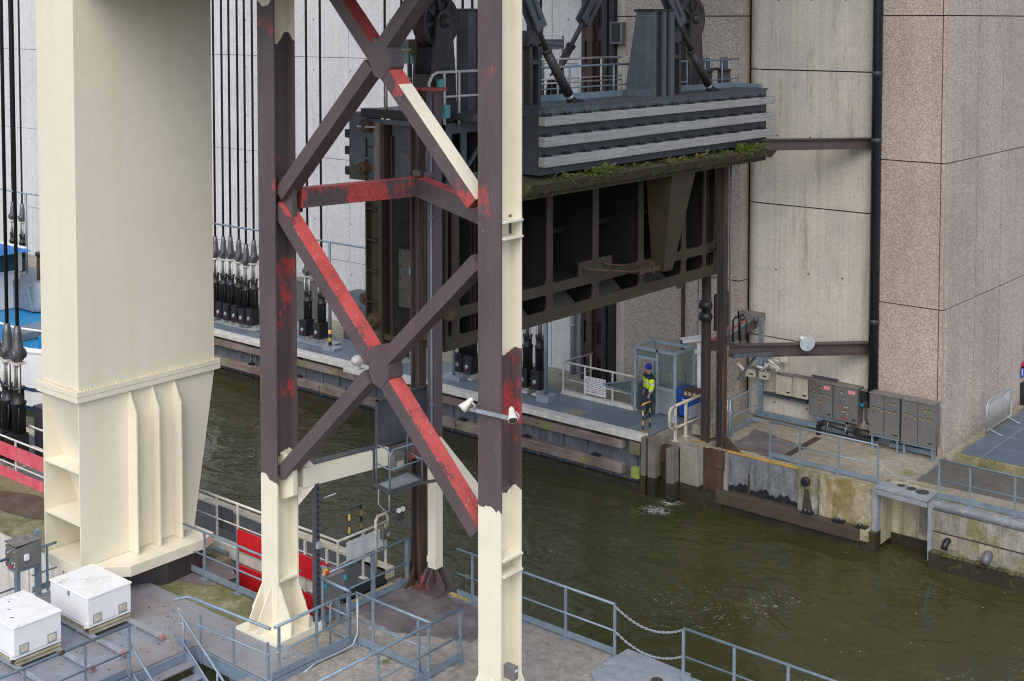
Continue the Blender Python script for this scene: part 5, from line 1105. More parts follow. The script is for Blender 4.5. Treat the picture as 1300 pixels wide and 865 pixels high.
# short jacks at the right rear of the deck
for (px_, y_) in ((919, 100), (896, 105)):
    c = onx(px_, y_, -22.6); b = MB(); b.tube((-22.6, c.y, 11.66), (-22.6, c.y, 12.3), .22, 14, 0); b.lathe((-22.6, c.y, 12.3), (0, 0, 1), [(.26, 0), (.26, .06)], 14, 0); b.box(-22.7, c.y-.1, 12.36, -22.5, c.y+.1, 12.75, 1); b.build('jack', [M['brownblack'], M['darkpost']], gt)
c1, c2 = onx(919, 88, -22.6), onx(896, 88, -22.6); b = MB(); b.bar(c1, c2, .1, .1); b.build('jack_link', M['black'], gt)
for (px_, py_, x_) in ((695, 113, -24.2), ):
    pass
# sign of louvres behind the deck, on two blue posts
lv = thing('louvre_screen', 'small grey louvred screen between two slim blue posts behind the gate deck railing', 'screen', onx(702, 95, -24.5))
a, c = onx(689.5, 50, -24.5), onx(714.5, 62, -24.5)
b = MB()
for i in range(8): z = c.z+(a.z-c.z)*(i+.5)/8; b.box(-24.52, a.y, z-.035, -24.46, c.y, z+.02)
b.build('louvre', M['galv_lt'], lv)
for y in (a.y, c.y): b = MB(); b.tube((-24.5, y, 11.66), (-24.5, y, a.z+.1), .04, 8); b.build('post', M['galv'], lv)
# plants growing on the lip
def tuft(px, n, s, label, kind=0):
    c = onx(px, 0, -20.75); y = c.y; base = V((-20.74, y, 9.86)); b = MB()
    for i in range(n):
        az = random.uniform(-2.2, 1.6); el = random.uniform(-.2, 1.35); L = s*random.uniform(.45, 1.1)
        d = V((math.cos(az)*math.cos(el), math.sin(az)*math.cos(el), math.sin(el))); o_ = base+V((random.uniform(-.1, .08), random.uniform(-s, s)*1.0, random.uniform(-.02, .05)))
        side = d.cross(ZU).normalized()
        for k in range(5):
            t0 = .2+k*.17; p = o_+d*(L*t0)-ZU*(L*.45*t0*t0)
            for sg in (-1, 1):
                w_ = L*.30*(1.1-t0*.7); q = p+side*(sg*w_)+d*(w_*.5)-ZU*w_*random.uniform(-.2, .5)
                b.poly([p, p+d*(L*.11)+side*(sg*w_*.25), q, p+side*(sg*w_*.4)-d*(L*.03)], 0 if random.random() < (.78 if kind == 0 else .3) else 1)
    tag(b.build('fern', [M['leaf'], M['leafdry']]), label, 'plant', 'green plants on the gate lip')
for (px_, n, s, kind, l) in ((702, 11, .17, 0, 'small fern at the left end of the mossy gate lip'), (722, 15, .22, 0, 'bright fern tuft, second from the left end of the gate lip'), (752, 18, .26, 0, 'leafy fern below the lowest grey timber, just left of the bracket plates'),
    (769, 20, .26, 0, 'bright green fern clump, fourth along the gate lip from the left'), (790, 11, .17, 0, 'fern tuft, fifth along the gate lip from the left'), (806, 11, .15, 0, 'low fern tuft under the timber joint on the gate lip'), (822, 12, .16, 1, 'half dry tuft with a yellow hanging stalk on the gate lip'), (850, 16, .22, 1, 'wide brownish green clump in the middle right of the gate lip'),
    (868, 12, .18, 1, 'yellowish tuft right of the wide brownish clump on the gate lip'), (889, 10, .24, 1, 'tall dry yellow plant hanging over the gate lip'), (905, 9, .14, 0, 'small tuft between the dry plant and the big fern on the gate lip'), (921, 12, .17, 0, 'green tuft left of the biggest fern on the gate lip'), (944, 30, .30, 0, 'biggest bright fern, near the right end of the gate lip'), (963, 22, .28, 0, 'dense fern at the far right end of the gate lip')):
    tuft(px_, int(n*1.7), s*1.35, l, kind)
for (x, s, l) in ((-13.55, .14, 'small green weed between the two outlet pipes of the grey quay face'), (-12.3, .17, 'pale green weed on the silt right of the larger outlet pipe'), (-13.95, .08, 'tiny weed under the black outlet pipe')):
    b = MB()
    for i in range(14):
        az = random.uniform(-3, .5); L = s*random.uniform(.5, 1.2); d = V((math.cos(az)*.7, math.sin(az)*.7, random.uniform(.3, 1))); o_ = V((x+random.uniform(-s, s), 36.46, -1.38)); sd_ = d.cross(ZU).normalized()
        for k in range(3):
            p = o_+d*(L*(.3+.3*k))
            for sg in (-1, 1): b.poly([p, p+sd_*(sg*L*.2)+d*L*.2, p+d*L*.3], 0)
    tag(b.build('weed', [M['leaf']]), l, 'plant', 'weeds on the quay ledge')

# ================================================================== SUSPENSION CABLES
def make_cable(loc, label, group, top=46):
    t = thing('suspension_cable', label, 'suspension cable', loc, group); o = V(loc)
    def P(x, y, z): return o+V((x, y, z))
    b = MB(); b.tube(P(0, 0, 3.7), P(0, 0, top), .052, 8); b.build('cable', M['rope'], t)
    b = MB(); b.lathe(P(0, 0, 2.95), (0, 0, 1), [(.10, 0), (.17, .05), (.18, .3), (.15, .42), (.12, .75), (.085, 1.0), (.07, 1.0)], 12); b.lathe(P(0, -.2, 3.15), (0, 1, 0), [(.14, 0), (.16, .05), (.16, .35), (.14, .4)], 14); b.build('socket', M['socket'], t)
    b = MB(); b.box(*P(-.2, -.14, 2.88), *P(.2, .14, 2.94)); b.build('yoke', M['white_rail'], t)
    for s in (-.15, .15): b = MB(); b.tube(P(s, -.05, 2.1), P(s, -.05, 2.9), .03, 8); b.build('rod', M['white_rail'], t)
    b = MB(); b.tube(P(0, 0, 2.0), P(0, 0, 2.9), .085, 10); b.build('piston', M['socket'], t)
    b = MB(); b.lathe(P(0, 0, .95), (0, 0, 1), [(.19, 0), (.19, .8), (.22, .82), (.22, .87), (.16, .9), (.16, 1.2), (.19, 1.22), (.19, 1.28), (.1, 1.3)], 14); b.path([P(.18, -.1, 1.72), P(.24, -.12, 1.6), P(.22, -.15, 1.0)], .025, 6); b.build('damper_cylinder', M['black'], t)
    b = MB(); b.box(*P(-.21, -.34, .22), *P(.21, .18, .95)); b.build('spring_box', M['black'], t, .01)
    b = MB(); b.box(*P(-.12, -.348, .32), *P(.1, -.343, .75), 0); b.lathe(P(0, -.348, .52), (0, -1, 0), [(.1, 0), (.07, .04), (.03, .05)], 12, 1); b.lathe(P(-.02, -.348, .44), (0, -1, 0), [(.03, 0), (.03, .06)], 8, 2); b.build('gauge', [M['rope'], M['galv_lt'], M['redbox']], t)
    b = MB(); b.lathe(P(0, .02, .12), (1, 0, 0), [(.13, -.1), (.13, .1)], 12); b.box(*P(-.18, -.3, .0), *P(.2, .3, .05)); b.box(*P(-.05, -.1, .05), *P(.05, .1, .3)); b.build('anchor', M['white_rail'], t)
    return t
YCF = 37.6
fx = [ony(p, 330, YCF).x for p in (273.5, 283.5, 293.5, 303, 313, 322)]
c0 = make_cable((fx[0], YCF, 0), 'hanging black cable nearest the pylon in the row on the far walkway', 'suspension cables of the far walkway')
fl = ['second cable from the pylon in the row on the far walkway', 'third cable from the pylon in the row on the far walkway', 'fourth cable from the pylon in the row on the far walkway', 'fifth cable from the pylon, left of the one hidden by the maroon column', 'sixth cable from the pylon, partly hidden by the maroon column']
for x, l in zip(fx[1:], fl): dup(c0, (x-fx[0], random.uniform(-.03, .03), 0), l).scale = (1, 1, random.uniform(.96, 1.03))
more = [(391, 'left cable of the pair framed by the maroon column and red brace'), (408.5, 'right cable of the pair framed by the red brace, beside the hazard striped post'), (490, 'cable passing behind the upper red brace, left of the verdigris box'), (511, 'cable passing behind the verdigris box above the gate'), (588, 'left of the two cable anchors seen under the gate beside the near column'), (600, 'right of the two cable anchors seen under the gate, touching the near column'), (670, 'cable anchor just right of the near column, under the gate'), (686, 'cable anchor beside the slim blue post, under the gate')]
for p, l in more:
    x = ony(p, 400, YCF+.3).x; dup(c0, (x-fx[0], .3, 0), l).scale = (1, 1, random.uniform(.96, 1.03))
x = ony(16, 260, YCF).x; dup(c0, (x-fx[0], 0, 0), 'far cable seen above the boat, left of its twin', 'far cables above the boat'); dup(c0, (ony(28, 260, YCF).x-fx[0], 0, 0), 'far cable seen above the boat, close to the slim blue post', 'far cables above the boat')
nx, ny = onz(25, 592).x, 21.15
n1 = dup(c0, (nx-fx[0], ny-YCF, 0), 'near cable in front of the boat, next to the cream pylon', 'near cables in front of the boat')
n1.scale = (1.12, 1.12, 1.13)
n2 = dup(n1, (-.62, 0, -.0), 'near cable in front of the boat, at the left edge', 'near cables in front of the boat')
n3 = dup(n1, (-1.5, .0, 0), 'outermost near cable, cut by the left edge', 'near cables in front of the boat')
b = MB()
for x in (fx[0]-1, fx[3], fx[5]+.6): pass
b.box(fx[0]-3, YCF-.42, .02, fx[5]+.5, YCF+.45, .05); b.box(ony(378, 430, YCF).x, YCF-.3, .02, ony(412, 430, YCF).x+.3, YCF+.7, .05)
tag(b.build('anchor_plate', M['galv_lt']), 'pale steel plate under the far row of cable anchors', 'steel plate')
zz = ony(409, 306, 37.35).z
cg = thing('cable_guard', 'thin blue-grey guard pipe on slim posts running in front of the far cables', 'guard rail', (-45, 37.35, 0))
xL, xR = ony(200, 270, 37.35).x, ony(560, 330, 37.35).x
b = MB(); b.tube((xL, 37.35, zz), (xR, 37.35, zz), .045, 8, 0); b.build('guard_pipe', M['galv'], cg)
b = MB(); b.tube((-80, 37.35, zz), (ony(60, 300, 37.35).x, 37.35, zz), .045, 8, 0); b.build('guard_pipe', M['galv'], cg)
def gpost(px_, py_, r_, top, w0, w1, zb, stripe=False):
    x = ony(px_, py_, 37.35).x; b = MB(); b.tube((x, 37.35, .03), (x, 37.35, top), r_, 10); p_ = b.build('post', M['galv'], cg)
    if zb: b = MB(); b.box(x-w0, 37.1, .003, x+w1, 37.6, zb); b.build('foot_block', M['galv_lt'], p_)
    if stripe: b = MB(); b.tube((x, 37.35, .1), (x, 37.35, .95), r_+.006, 10); b.build('striped_sleeve', M['hazard'], p_)
gpost(419, 430, .07, zz, .2, .5, .12, True); gpost(34, 330, .07, zz, 0, 0, 0); gpost(693, 480, .08, 3.5, .25, .3, .25); gpost(576, 450, .06, 3.0, .4, .5, .15)

# bollard, cabinets on the far walkway
p = onz(455, 474, .06); b = MB(); b.box(p.x-.62, p.y-.25, .062, p.x+.72, p.y+.28, .22); b.lathe((p.x-.05, p.y, .22), (0, 0, 1), [(.15, 0), (.12, .08), (.14, .14), (.25, .24), (.27, .34), (.22, .46), (.1, .54), (.02, .56)], 18)
tag(b.build('bollard', M['white_rail'], None, .02), 'cream mushroom bollard on the trough kerb behind the red brace crossing', 'bollard')
c = onz(440, 447); 
t = thing('control_console', 'grey-blue control console with small lamps behind the lower red brace', 'control console', (c.x, 39.2, 0))
Yc = 39.0; x0, x1 = ony(436, 440, Yc).x, ony(495, 440, Yc).x; z1 = ony(440, 372, Yc).z
b = MB(); b.prism([(x0, Yc, 0), (x0, Yc, z1*.78), (x0, Yc+.2, z1), (x0, Yc+.95, z1), (x0, Yc+.95, 0)], (x1-x0, 0, 0)); b.build('case', M['darkpost'], t, .015)
b = MB(); b.box(x0+.9, Yc-.012, .25, x0+1.0, Yc+.0, z1*.72); b.build('door_edge', M['dark'], t)
for i, m_ in enumerate(('dial_amber', 'dial_red', 'dial_white', 'dial_amber')): k = MB(); k.lathe((x0+.35+.2*i, Yc+.02+.0, z1*.72-.06*(i % 2)), (0, -1, 0), [(.04, 0), (.04, .05)], 8); k.build('lamp', M[m_], t)
b = MB(); b.box(x0+.6, Yc-.014, z1*.45, x0+.95, Yc-.004, z1*.56); b.build('label_plate', M['foam'], t)
t = thing('cabinet', 'tall plain grey cabinet right of the maroon column on the far walkway', 'cabinet', (ony(380, 400, 40).x, 40, 0))
x0, x1 = ony(368, 400, 39.9).x, ony(388, 400, 39.9).x; b = MB(); b.box(x0, 39.9, 0, x1, 40.8, ony(380, 358, 39.9).z); b.build('case', M['cabinet'], t, .015); b = MB(); b.box(x0-.04, 39.86, ony(380, 358, 39.9).z, x1+.04, 40.8, ony(380, 358, 39.9).z+.05); b.build('lid', M['cabtop'], t)

# rail with the printed sign
Ys = 38.5
sx = [onz(p, q).x for p, q in ((717, 499), (740, 507), (770, 517), (797, 524))]
t = railing('railing', 'cream railing with a red printed white sign in front of the perforated column', 'railing', [(sx[0]+.1, 40.2, 0), (sx[0], Ys, 0), (sx[3], Ys, 0)], [(sx[0], Ys, 0), (sx[1], Ys, 0), (sx[2], Ys, 0), (sx[3], Ys, 0), (sx[0]+.1, 40.1, 0)], M['white_rail'], mids=(.55,), group='cream railings', r=.04, rm=.03)
b = MB(); b.box(sx[0], Ys-.12, .005, sx[3], Ys+.1, .14); b.build('kerb', M['white_rail'], t)
b = MB(); x = sx[3]; b.box(x-.12, Ys-.05, 0, x, Ys+.05, 1.15); b.bar((sx[2]-.35, Ys-.07, .72), (x, Ys-.07, 1.1), .04, .05); b.bar((sx[2]-.35, Ys-.07, .7), (x, Ys-.07, .58), .04, .05); b.build('swing_bar', M['galv'], t)
b = MB(); b.prism([(sx[2]-.1, Ys-.03, .64), (x-.12, Ys-.03, .6), (x-.12, Ys-.03, 1.04), (sx[2]-.1, Ys-.03, .82)], (0, .01, 0)); b.build('green_panel', weather('sea_green_panel', (.10, .14, .12, 1), rough=.3), t)
sg = thing('sign', 'white notice with seven lines of red print hung on the cream railing', 'sign', (sx[1]+.5, Ys, .2))
a, c = ony(741.5, 477, Ys-.06), ony(769, 505, Ys-.06); z1, z0 = ony(742, 477, Ys-.06).z, ony(742, 499, Ys-.06).z
b = MB(); b.box(a.x, Ys-.07, z0, c.x, Ys-.055, z1); b.build('board', M['foam'], sg)
b = MB(); W_ = c.x-a.x
for i in range(8):
    z = z1-.07-(z1-z0-.12)*i/7.6; x = a.x+W_*random.uniform(.05, .2)
    while x < a.x+W_*.92:
        l = W_*random.uniform(.05, .2); e = min(x+l, a.x+W_*.95)
        xx = x
        while xx < e: ww = random.uniform(.008, .02); b.box(xx, Ys-.073, z-random.uniform(.01, .02), min(xx+ww, e), Ys-.07, z+random.uniform(.008, .024)); xx += ww+.008
        x = e+W_*random.uniform(.03, .07)
b.build('red_print', weather('red_print', (.42, .06, .10, 1), rough=.6), sg)

# glass booth
bt = thing('glass_booth', 'small grey framed glass booth with an open door against the pebble wall', 'booth', (-25.4, 39.2, 0))
BX0, BX1, BY0, BY1, BZ = onz(806, 519).x, onz(857, 530).x, 38.68, 39.85, 2.3
BXm = BX0+(BX1-BX0)*.555
fr = .045
b = MB()
for x, y in ((BX0, BY0), (BX1, BY0), (BX0, BY1), (BX1, BY1), (BXm, BY0)): b.box(x-fr, y-fr, 0, x+fr, y+fr, BZ)
for y in (BY0, BY1): b.box(BX0+fr, y-fr, BZ-.1, BX1-fr, y+fr, BZ+.002); 
for x in (BX0, BX1): b.box(x-fr*.9, BY0+fr, BZ-.1, x+fr*.9, BY1-fr, BZ); b.box(x-fr*.9, BY0+fr, .88, x+fr*.9, BY1-fr, .98)
b.box(BXm+fr, BY0-fr*.9, .88, BX1-fr, BY0+fr*.9, .98); b.box(BX0+fr, BY0-fr*.9, 1.88, BXm-fr, BY0+fr*.9, 1.97); b.box(BX0+fr, BY1-fr*.9, .88, BX1-fr, BY1+fr*.9, .98)
b.build('frame', weather('booth_grey_paint', (.34, .42, .48, 1), rough=.45, bump=.03), bt)
gl = bpy.data.materials.new('booth_glass'); gl.use_nodes = True; n_ = gl.node_tree; n_.nodes.remove(n_.nodes['Principled BSDF'])
tr_ = n_.nodes.new('ShaderNodeBsdfTransparent'); tr_.inputs[0].default_value = (.74, .82, .80, 1); gs = n_.nodes.new('ShaderNodeBsdfGlossy'); gs.inputs['Roughness'].default_value = .04; gs.inputs[0].default_value = (.8, .85, .85, 1); df = n_.nodes.new('ShaderNodeBsdfDiffuse'); df.inputs[0].default_value = (.34, .39, .40, 1)
m1 = n_.nodes.new('ShaderNodeMixShader'); m1.inputs[0].default_value = .3; n_.links.new(tr_.outputs[0], m1.inputs[1]); n_.links.new(df.outputs[0], m1.inputs[2]); m2 = n_.nodes.new('ShaderNodeMixShader'); m2.inputs[0].default_value = .12; n_.links.new(m1.outputs[0], m2.inputs[1]); n_.links.new(gs.outputs[0], m2.inputs[2]); n_.links.new(m2.outputs[0], n_.nodes['Material Output'].inputs[0])
for args in ((BXm+fr, BY0-.006, .98, BX1-fr, BY0+.006, BZ-.1), (BX0+fr, BY0-.006, 1.97, BXm-fr, BY0+.006, BZ-.1), (BX1-.006, BY0+fr, .98, BX1+.006, BY1-fr, BZ-.1)):
    b = MB(); b.box(*args); b.build('window_pane', gl, bt)
for args in ((BXm+fr, BY0-.01, .03, BX1-fr, BY0+.01, .88), (BX1-.01, BY0+fr, .03, BX1+.01, BY1-fr, .88), (BX0-.01, BY0+fr, .03, BX0+.01, BY1-fr, .88), (BX0+fr, BY1-.01, .03, BX1-fr, BY1+.01, .88)):
    b = MB(); b.box(*args); b.build('lower_panel', M['galv_lt'] if args[3] > BX1-.1 and args[1] < BY0 else M['galv'], bt)
b = MB(); b.path([(BX1+.02, BY0+.55, 1.15), (BX1+.08, BY0+.55, 1.15), (BX1+.08, BY0+.55, 1.5), (BX1+.02, BY0+.55, 1.5)], .015, 6); b.build('handle', M['dark'], bt)
glass_refl = MB(); glass_refl.hexa([(BX1-.75, BY1-.22, 1.1), (BX1-.3, BY1-.22, 1.1), (BX1-.3, BY1-.1, 1.1), (BX1-.75, BY1-.1, 1.1), (BX1-.68, BY1-.2, 1.85), (BX1-.36, BY1-.2, 1.85), (BX1-.36, BY1-.1, 1.85), (BX1-.68, BY1-.1, 1.85)]); tag(glass_refl.build('jacket', M['hiviz'], None, .04), 'yellow shape inside the glass booth, standing in for a reflection in the glass', 'jacket')  # solid yellow shape stands in for a reflection in the booth glass

# blue bin and crate
t = thing('waste_bin', 'blue plastic waste bin beside the glass booth', 'bin', onz(876, 533)); c = onz(874, 531); X, Y = c.x, c.y+.15
b = MB(); b.hexa([(X-.27, Y-.3, .08), (X+.27, Y-.3, .08), (X+.27, Y+.3, .08), (X-.27, Y+.3, .08), (X-.36, Y-.38, .95), (X+.36, Y-.38, .95), (X+.36, Y+.38, .95), (X-.36, Y+.38, .95)]); b.build('body', M['blue'], t, .02)
b = MB(); b.box(X-.39, Y-.42, .95, X+.39, Y+.42, 1.02); b.build('lid', M['blue'], t, .02); b = MB(); b.box(X-.12, Y-.36, .62, X+.14, Y-.345, .72); b.build('label_plate', M['foam'], t)
for s in (-.2, .2): b = MB(); b.lathe((X+s, Y+.25, .09), (1, 0, 0), [(.09, -.03), (.09, .03)], 12); b.build('wheel', M['black'], t)
c = onz(880, 500, 1.1); b = MB(); b.box(c.x-.3, c.y-.25, 1.025, c.x+.4, c.y+.25, 1.26, 0)
for i in range(3): b.box(c.x-.2+i*.17, c.y-.26, 1.08, c.x-.09+i*.17, c.y-.25, 1.2, 1)
tag(b.build('crate', [M['rust'], weather('pinkish_tin', (.5, .36, .32, 1), rough=.5)]), 'brown crate with pale tins lying on the blue bin', 'crate')
# cream rail right of the booth and small grey box beyond
p0, p1 = onz(850, 562), onz(890, 541); Xr = -23.15
t = railing('railing', 'cream railing with a rounded end crossing the quay left of the rusty guide posts', 'railing', [(Xr, 36.4, 0), (Xr, 38.4, 0)], [(Xr, 36.45, 0), (Xr, 37.1, 0), (Xr, 38.3, 0)], M['cream_old'], mids=(.45,), group='cream railings', r=.05, rm=.035, pr=.045)
b = MB(); b.path([(Xr, 36.4, 1.2), (Xr, 36.18, 1.17), (Xr, 36.08, 1.05), (Xr, 36.08, .6), (Xr, 36.18, .48), (Xr, 36.4, .45)], .05, 8); b.build('rail_end', M['cream_old'], t)
b = MB(); b.box(Xr-.02, 37.3, .55, Xr+.02, 38.2, .95); b.build('rail_panel', M['galv_lt'], t); b = MB(); b.lathe((Xr, 36.3, .8), (.7, -.7, 0), [(.1, -.06), (.12, .1)], 12); b.build('lamp', M['galv_lt'], t)
b = MB(); b.box(Xr+.2, 37.2, .12, Xr+.95, 37.7, .42); b.box(Xr+.5, 36.95, .004, Xr+.7, 37.05, .01, 1); tag(b.build('concrete_block', [M['slab_r'], M['yellow']]), 'low grey concrete block behind the cream railing by the guide posts', 'block')
b = MB()
for i in range(6): b.tube((-22.2+i*.09, 37.5+i*.02, 0), (-22.2+i*.09, 37.5+i*.02, 1.4), .03, 8)
b.box(-22.3, 37.45, .9, -21.7, 37.65, 1.05); tag(b.build('pipe_bundle', M['galv_lt']), 'bundle of short upright grey pipes between the two rusty guide posts', 'pipes')

# timber piles and sheet steel at the trough end
def pile(name, x0, x1, y0, y1, zt, mat, label, cat, group=None, extra=None):
    b = MB(); b.box(x0, y0, -4, x1, y1, zt, 0)
    if extra: extra(b)
    b.box(x0-.004, y0-.004, -2.4, x1+.004, y1+.2, -1.25, 1)
    tag(b.build(name, [mat, M['wetwall'], M['rust']], None, .015), label, cat, group)
pile('timber_pile', -24.22, -24.05, 36.0, 36.3, .02, M['timber_v'], 'slim grey timber pile directly at the trough end under the striped hoop', 'pile', 'grey piles at the trough end')
pile('timber_pile', -23.95, -23.68, 36.0, 36.4, .08, M['timber_v'], 'broad grey timber pile right of the slim one, under the striped hoop', 'pile', 'grey piles at the trough end')
pile('timber_pile', -23.2, -22.92, 35.95, 36.35, -.12, M['timber_v'], 'short grey timber pile between the rusty recess and the pale steel pile', 'pile', 'grey piles at the trough end')
pile('sheet_pile', -22.86, -22.15, 36.28, 36.6, -.02, M['palesheet'], 'pale rust-streaked steel sheet pile left of the guide posts', 'pile')
b = MB(); b.box(-23.7, 36.45, -4, -22.8, 36.7, -.25, 0); b.box(-23.62, 36.3, -.75, -23.2, 36.45, -.35, 0); b.box(-22.2, 36.6, -4, -21.4, 36.75, -.05, 0); b.box(-24.1, 36.7, -4, -21.3, 37.75, -.01, 1); b.box(-23.8, 36.34, -4, -21.3, 36.74, -1.4, 2)
tag(b.build('quay_corner', [M['rust'], M['slab_r'], M['wetwall']]), 'rust-stained quay corner behind the grey piles and below the guide posts', 'quay corner')
b = MB(); b.box(-21.5, 36.62, -4, -21.28, 36.72, -.03); tag(b.build('edge_post', M['palesheet']), 'pale steel edge strip left of the tarred plate below the right guide post', 'edge strip')

# ------------------------------------------------------------------ steel beams to the wall, horn, signal, camera
def ib(name, label, p, q, w_=.3, h=.36, mat=None):
    b = MB(); b.ibar(p, q, w_, h, .03, 0); return tag(b.build(name, mat or M['beam_brown']), label, 'steel beam')
ib('steel_beam', 'lower maroon steel beam carrying the white horn, from guide post to drainpipe', (-21.5, 37.1, 3.2), (-18.35, 40.88, 3.07), .3, .40)
ib('steel_beam', 'upper maroon steel beam just below the gate lip, running to the drainpipe', (-21.5, 37.1, 9.95), (-18.4, 40.88, 9.93), .3, .36)
q = ony(955, 410, 40.85); b = MB(); b.bar((-22.2, 37.3, q.z-.05), q, .3, .34, 0, ZU, 1); b.path([(-22.0, 37.3, q.z+.16), (q.x+.18, 40.8, q.z+.25)], .05, 8, 2); tag(b.build('steel_beam', [M['maroon_plain'], M['red_worn'], M['galv']]), 'red-topped steel beam running from the guide posts back to the wall niche', 'steel beam')
b = MB(); b.box(q.x-.45, 40.6, q.z+.15, q.x+.5, 40.92, q.z+.42, 0); tag(b.build('wall_niche', M['cabtop']), 'dirty concrete ledge on the wall where the red-topped beam ends', 'ledge')
b = MB(); b.box(q.x+.42, 40.55, 0.05, q.x+.56, 40.7, q.z+.3); b.box(q.x+.30, 40.72, 2.0, q.x+.8, 40.8, 2.2); tag(b.build('post', M['galv']), 'slim blue-grey upright post against the concrete wall below the red-topped beam', 'post')
b = MB(); b.bar((-21.5, 37.2, 3.05), (-20.6, 38.2, 3.08), .5, .14, 0); b.bar((-21.3, 37.3, 2.2), (-20.9, 37.9, 3.05), .07, .07, 0); tag(b.build('bracket', M['dark']), 'dark steel bracket under the lower maroon beam at the guide post', 'bracket')
b = MB()
for y in (37.75, 38.15):
    o_ = V((-21.75, y, 3.3)); b.path([o_, o_+ZU*.75, o_+V((.12, .0, .9)), o_+V((.28, .0, .75)), o_+V((.28, .0, .05))], .03, 6)
tag(b.build('hoop_ladder', M['black']), 'small black ladder hoops standing between the two steel beams', 'ladder')
hp = ony(1021, 433, 39.0); t = thing('horn_loudspeaker', 'white horn loudspeaker on the lower maroon beam', 'loudspeaker', hp)
d = V((.72, -.62, -.12)).normalized(); b = MB(); b.lathe(hp-d*.3, d, [(.07, 0), (.08, .12), (.05, .16), (.07, .3), (.13, .45), (.24, .56), (.25, .57)], 22); b.build('horn', M['white'], t); b = MB(); b.lathe(hp-d*.3, d, [(.24, .572), (.2, .53), (.1, .42), (.04, .40), (.06, .5), (.01, .52)], 20); b.build('bell', weather('grey_bell', (.42, .47, .52, 1), rough=.4), t)
b = MB(); b.path([hp-d*.2-ZU*.1, hp-d*.25-ZU*.25, hp-d*.1-ZU*.28], .03, 6); b.path([hp-d*.3, hp-d*.45-ZU*.05, hp-d*.5-ZU*.3], .012, 6); b.build('bracket', M['white'], t)
z1, z0 = onx(905, 374, -22.2).z, onx(905, 420, -22.2).z
t = thing('traffic_signal', 'black signal board with two hooded lamps seen edge-on between the guide posts', 'signal', (-22.2, 37.4, z0))
b = MB(); b.box(-22.16, 37.2, z0, -22.1, 38.05, z1); b.build('board', M['black'], t)
for f in (.72, .40):
    z = z0+(z1-z0)*f; b = MB(); b.lathe((-22.16, 37.0, z), (-1, -.1, 0), [(.15, 0), (.16, .35), (.13, .36), (.12, .05)], 14); b.build('hood', M['black'], t)
t = thing('surveillance_camera', 'white camera on a slim white pole left of the guide posts', 'camera', (-24.2, 39.1, 0)); c = ony(887, 520, 39.2); X = c.x
b = MB(); b.tube((X, 39.2, 0), (X, 39.2, ony(887, 440, 39.2).z), .07, 10); b.build('pole', M['white'], t)
z = ony(887, 433, 39.2).z; b = MB(); b.bar((X-.5, 38.9, z-.02), (X+.25, 39.35, z+.14), .2, .16); b.build('housing', M['white'], t, .02)
b = MB(); b.bar((X-.56, 38.87, z+.06), (X+.3, 39.37, z+.24), .26, .02); b.build('sun_shield', M['white'], t); b = MB(); b.box(X-.12, 39.1, z-.45, X+.12, 39.3, z-.3); b.box(X-.05, 39.15, z-.3, X+.05, 39.25, z-.05); b.build('mount', M['white'], t)

# ------------------------------------------------------------------ cabinets on the far quay wall
def cabinet(px0, px1, pyt, pyb, y, depth, label, mat, name='control_cabinet', cat='cabinet', legs=False, doors=1, panel=None, extra=None, group=None):
    a, c = ony(px0, pyt, y), ony(px1, pyt, y); z1 = a.z; z0 = ony(px0, pyb, y).z
    t = thing(name, label, cat, ((a.x+c.x)/2, y, z0 if not legs else 0), group)
    b = MB(); b.box(a.x, y, z0, c.x, y+depth, z1); b.build('case', mat, t, .012)
    b = MB(); b.box(a.x-.02, y-.03, z1+.001, c.x+.02, y+depth, z1+.025); b.build('lid', M['cabtop'], t)
    for i in range(1, doors): x = a.x+(c.x-a.x)*i/doors; b = MB(); b.box(x-.010, y-.011, z0+.02, x+.010, y-.0085, z1-.02); b.build('door_gap', M['joint'], t)
    b = MB(); b.box(c.x-.2, y-.014, z0+.1, c.x-.06, y-.009, z0+.15); b.build('name_plate', M['dial_black'], t)
    dr = MB(); dr.box(a.x+.02, y-.008, z0+.02, c.x-.02, y-.0005, z1-.02); dr = dr.build('door', mat, t)
    if panel: panel(a.x, c.x, z0, z1, y-.008, dr)
    return t, a.x, c.x, z0, z1
def knobs(lst):
    def f(x0, x1, z0, z1, y, t):
        for u, v, m_ in lst:
            b = MB(); b.lathe((x0+(x1-x0)*u, y, z0+(z1-z0)*v), (0, -1, 0), [(.019, 0), (.019, .025)], 8); b.build('knob', M[m_], t)
            if m_ in ('dial_amber', 'dial_white'): b = MB(); b.box(x0+(x1-x0)*u-.045, y-.005, z0+(z1-z0)*v+.03, x0+(x1-x0)*u+.045, y-.001, z0+(z1-z0)*v+.05); b.build('label_plate', M['dial_black'], t)
    return f
Yq = 40.45
K1 = [(.2, .72, 'dial_amber'), (.12, .64, 'dial_amber'), (.24, .62, 'dial_amber'), (.12, .56, 'dial_green'), (.24, .54, 'dial_green'), (.38, .85, 'dial_green'), (.5, .85, 'dial_amber'), (.66, .84, 'dial_amber'), (.5, .78, 'dial_black'), (.44, .64, 'dial_amber'), (.56, .63, 'dial_amber'), (.74, .66, 'dial_amber'), (.84, .62, 'dial_amber'), (.8, .56, 'dial_red'), (.44, .44, 'dial_amber'), (.56, .43, 'dial_amber'), (.5, .36, 'dial_green'), (.5, .22, 'dial_blue')]
t, x0, x1, z0, z1 = cabinet(1027, 1057, 483, 526, Yq, .42, 'dark control cabinet with amber knobs and a pink label on the concrete wall', M['cabinet'], panel=knobs(K1), group='dark control cabinets on the concrete wall')
b = MB(); b.box(x1-.32, Yq-.016, z1-.2, x1-.08, Yq-.009, z1-.08); b.build('warning_label', M['pinklabel'], t)
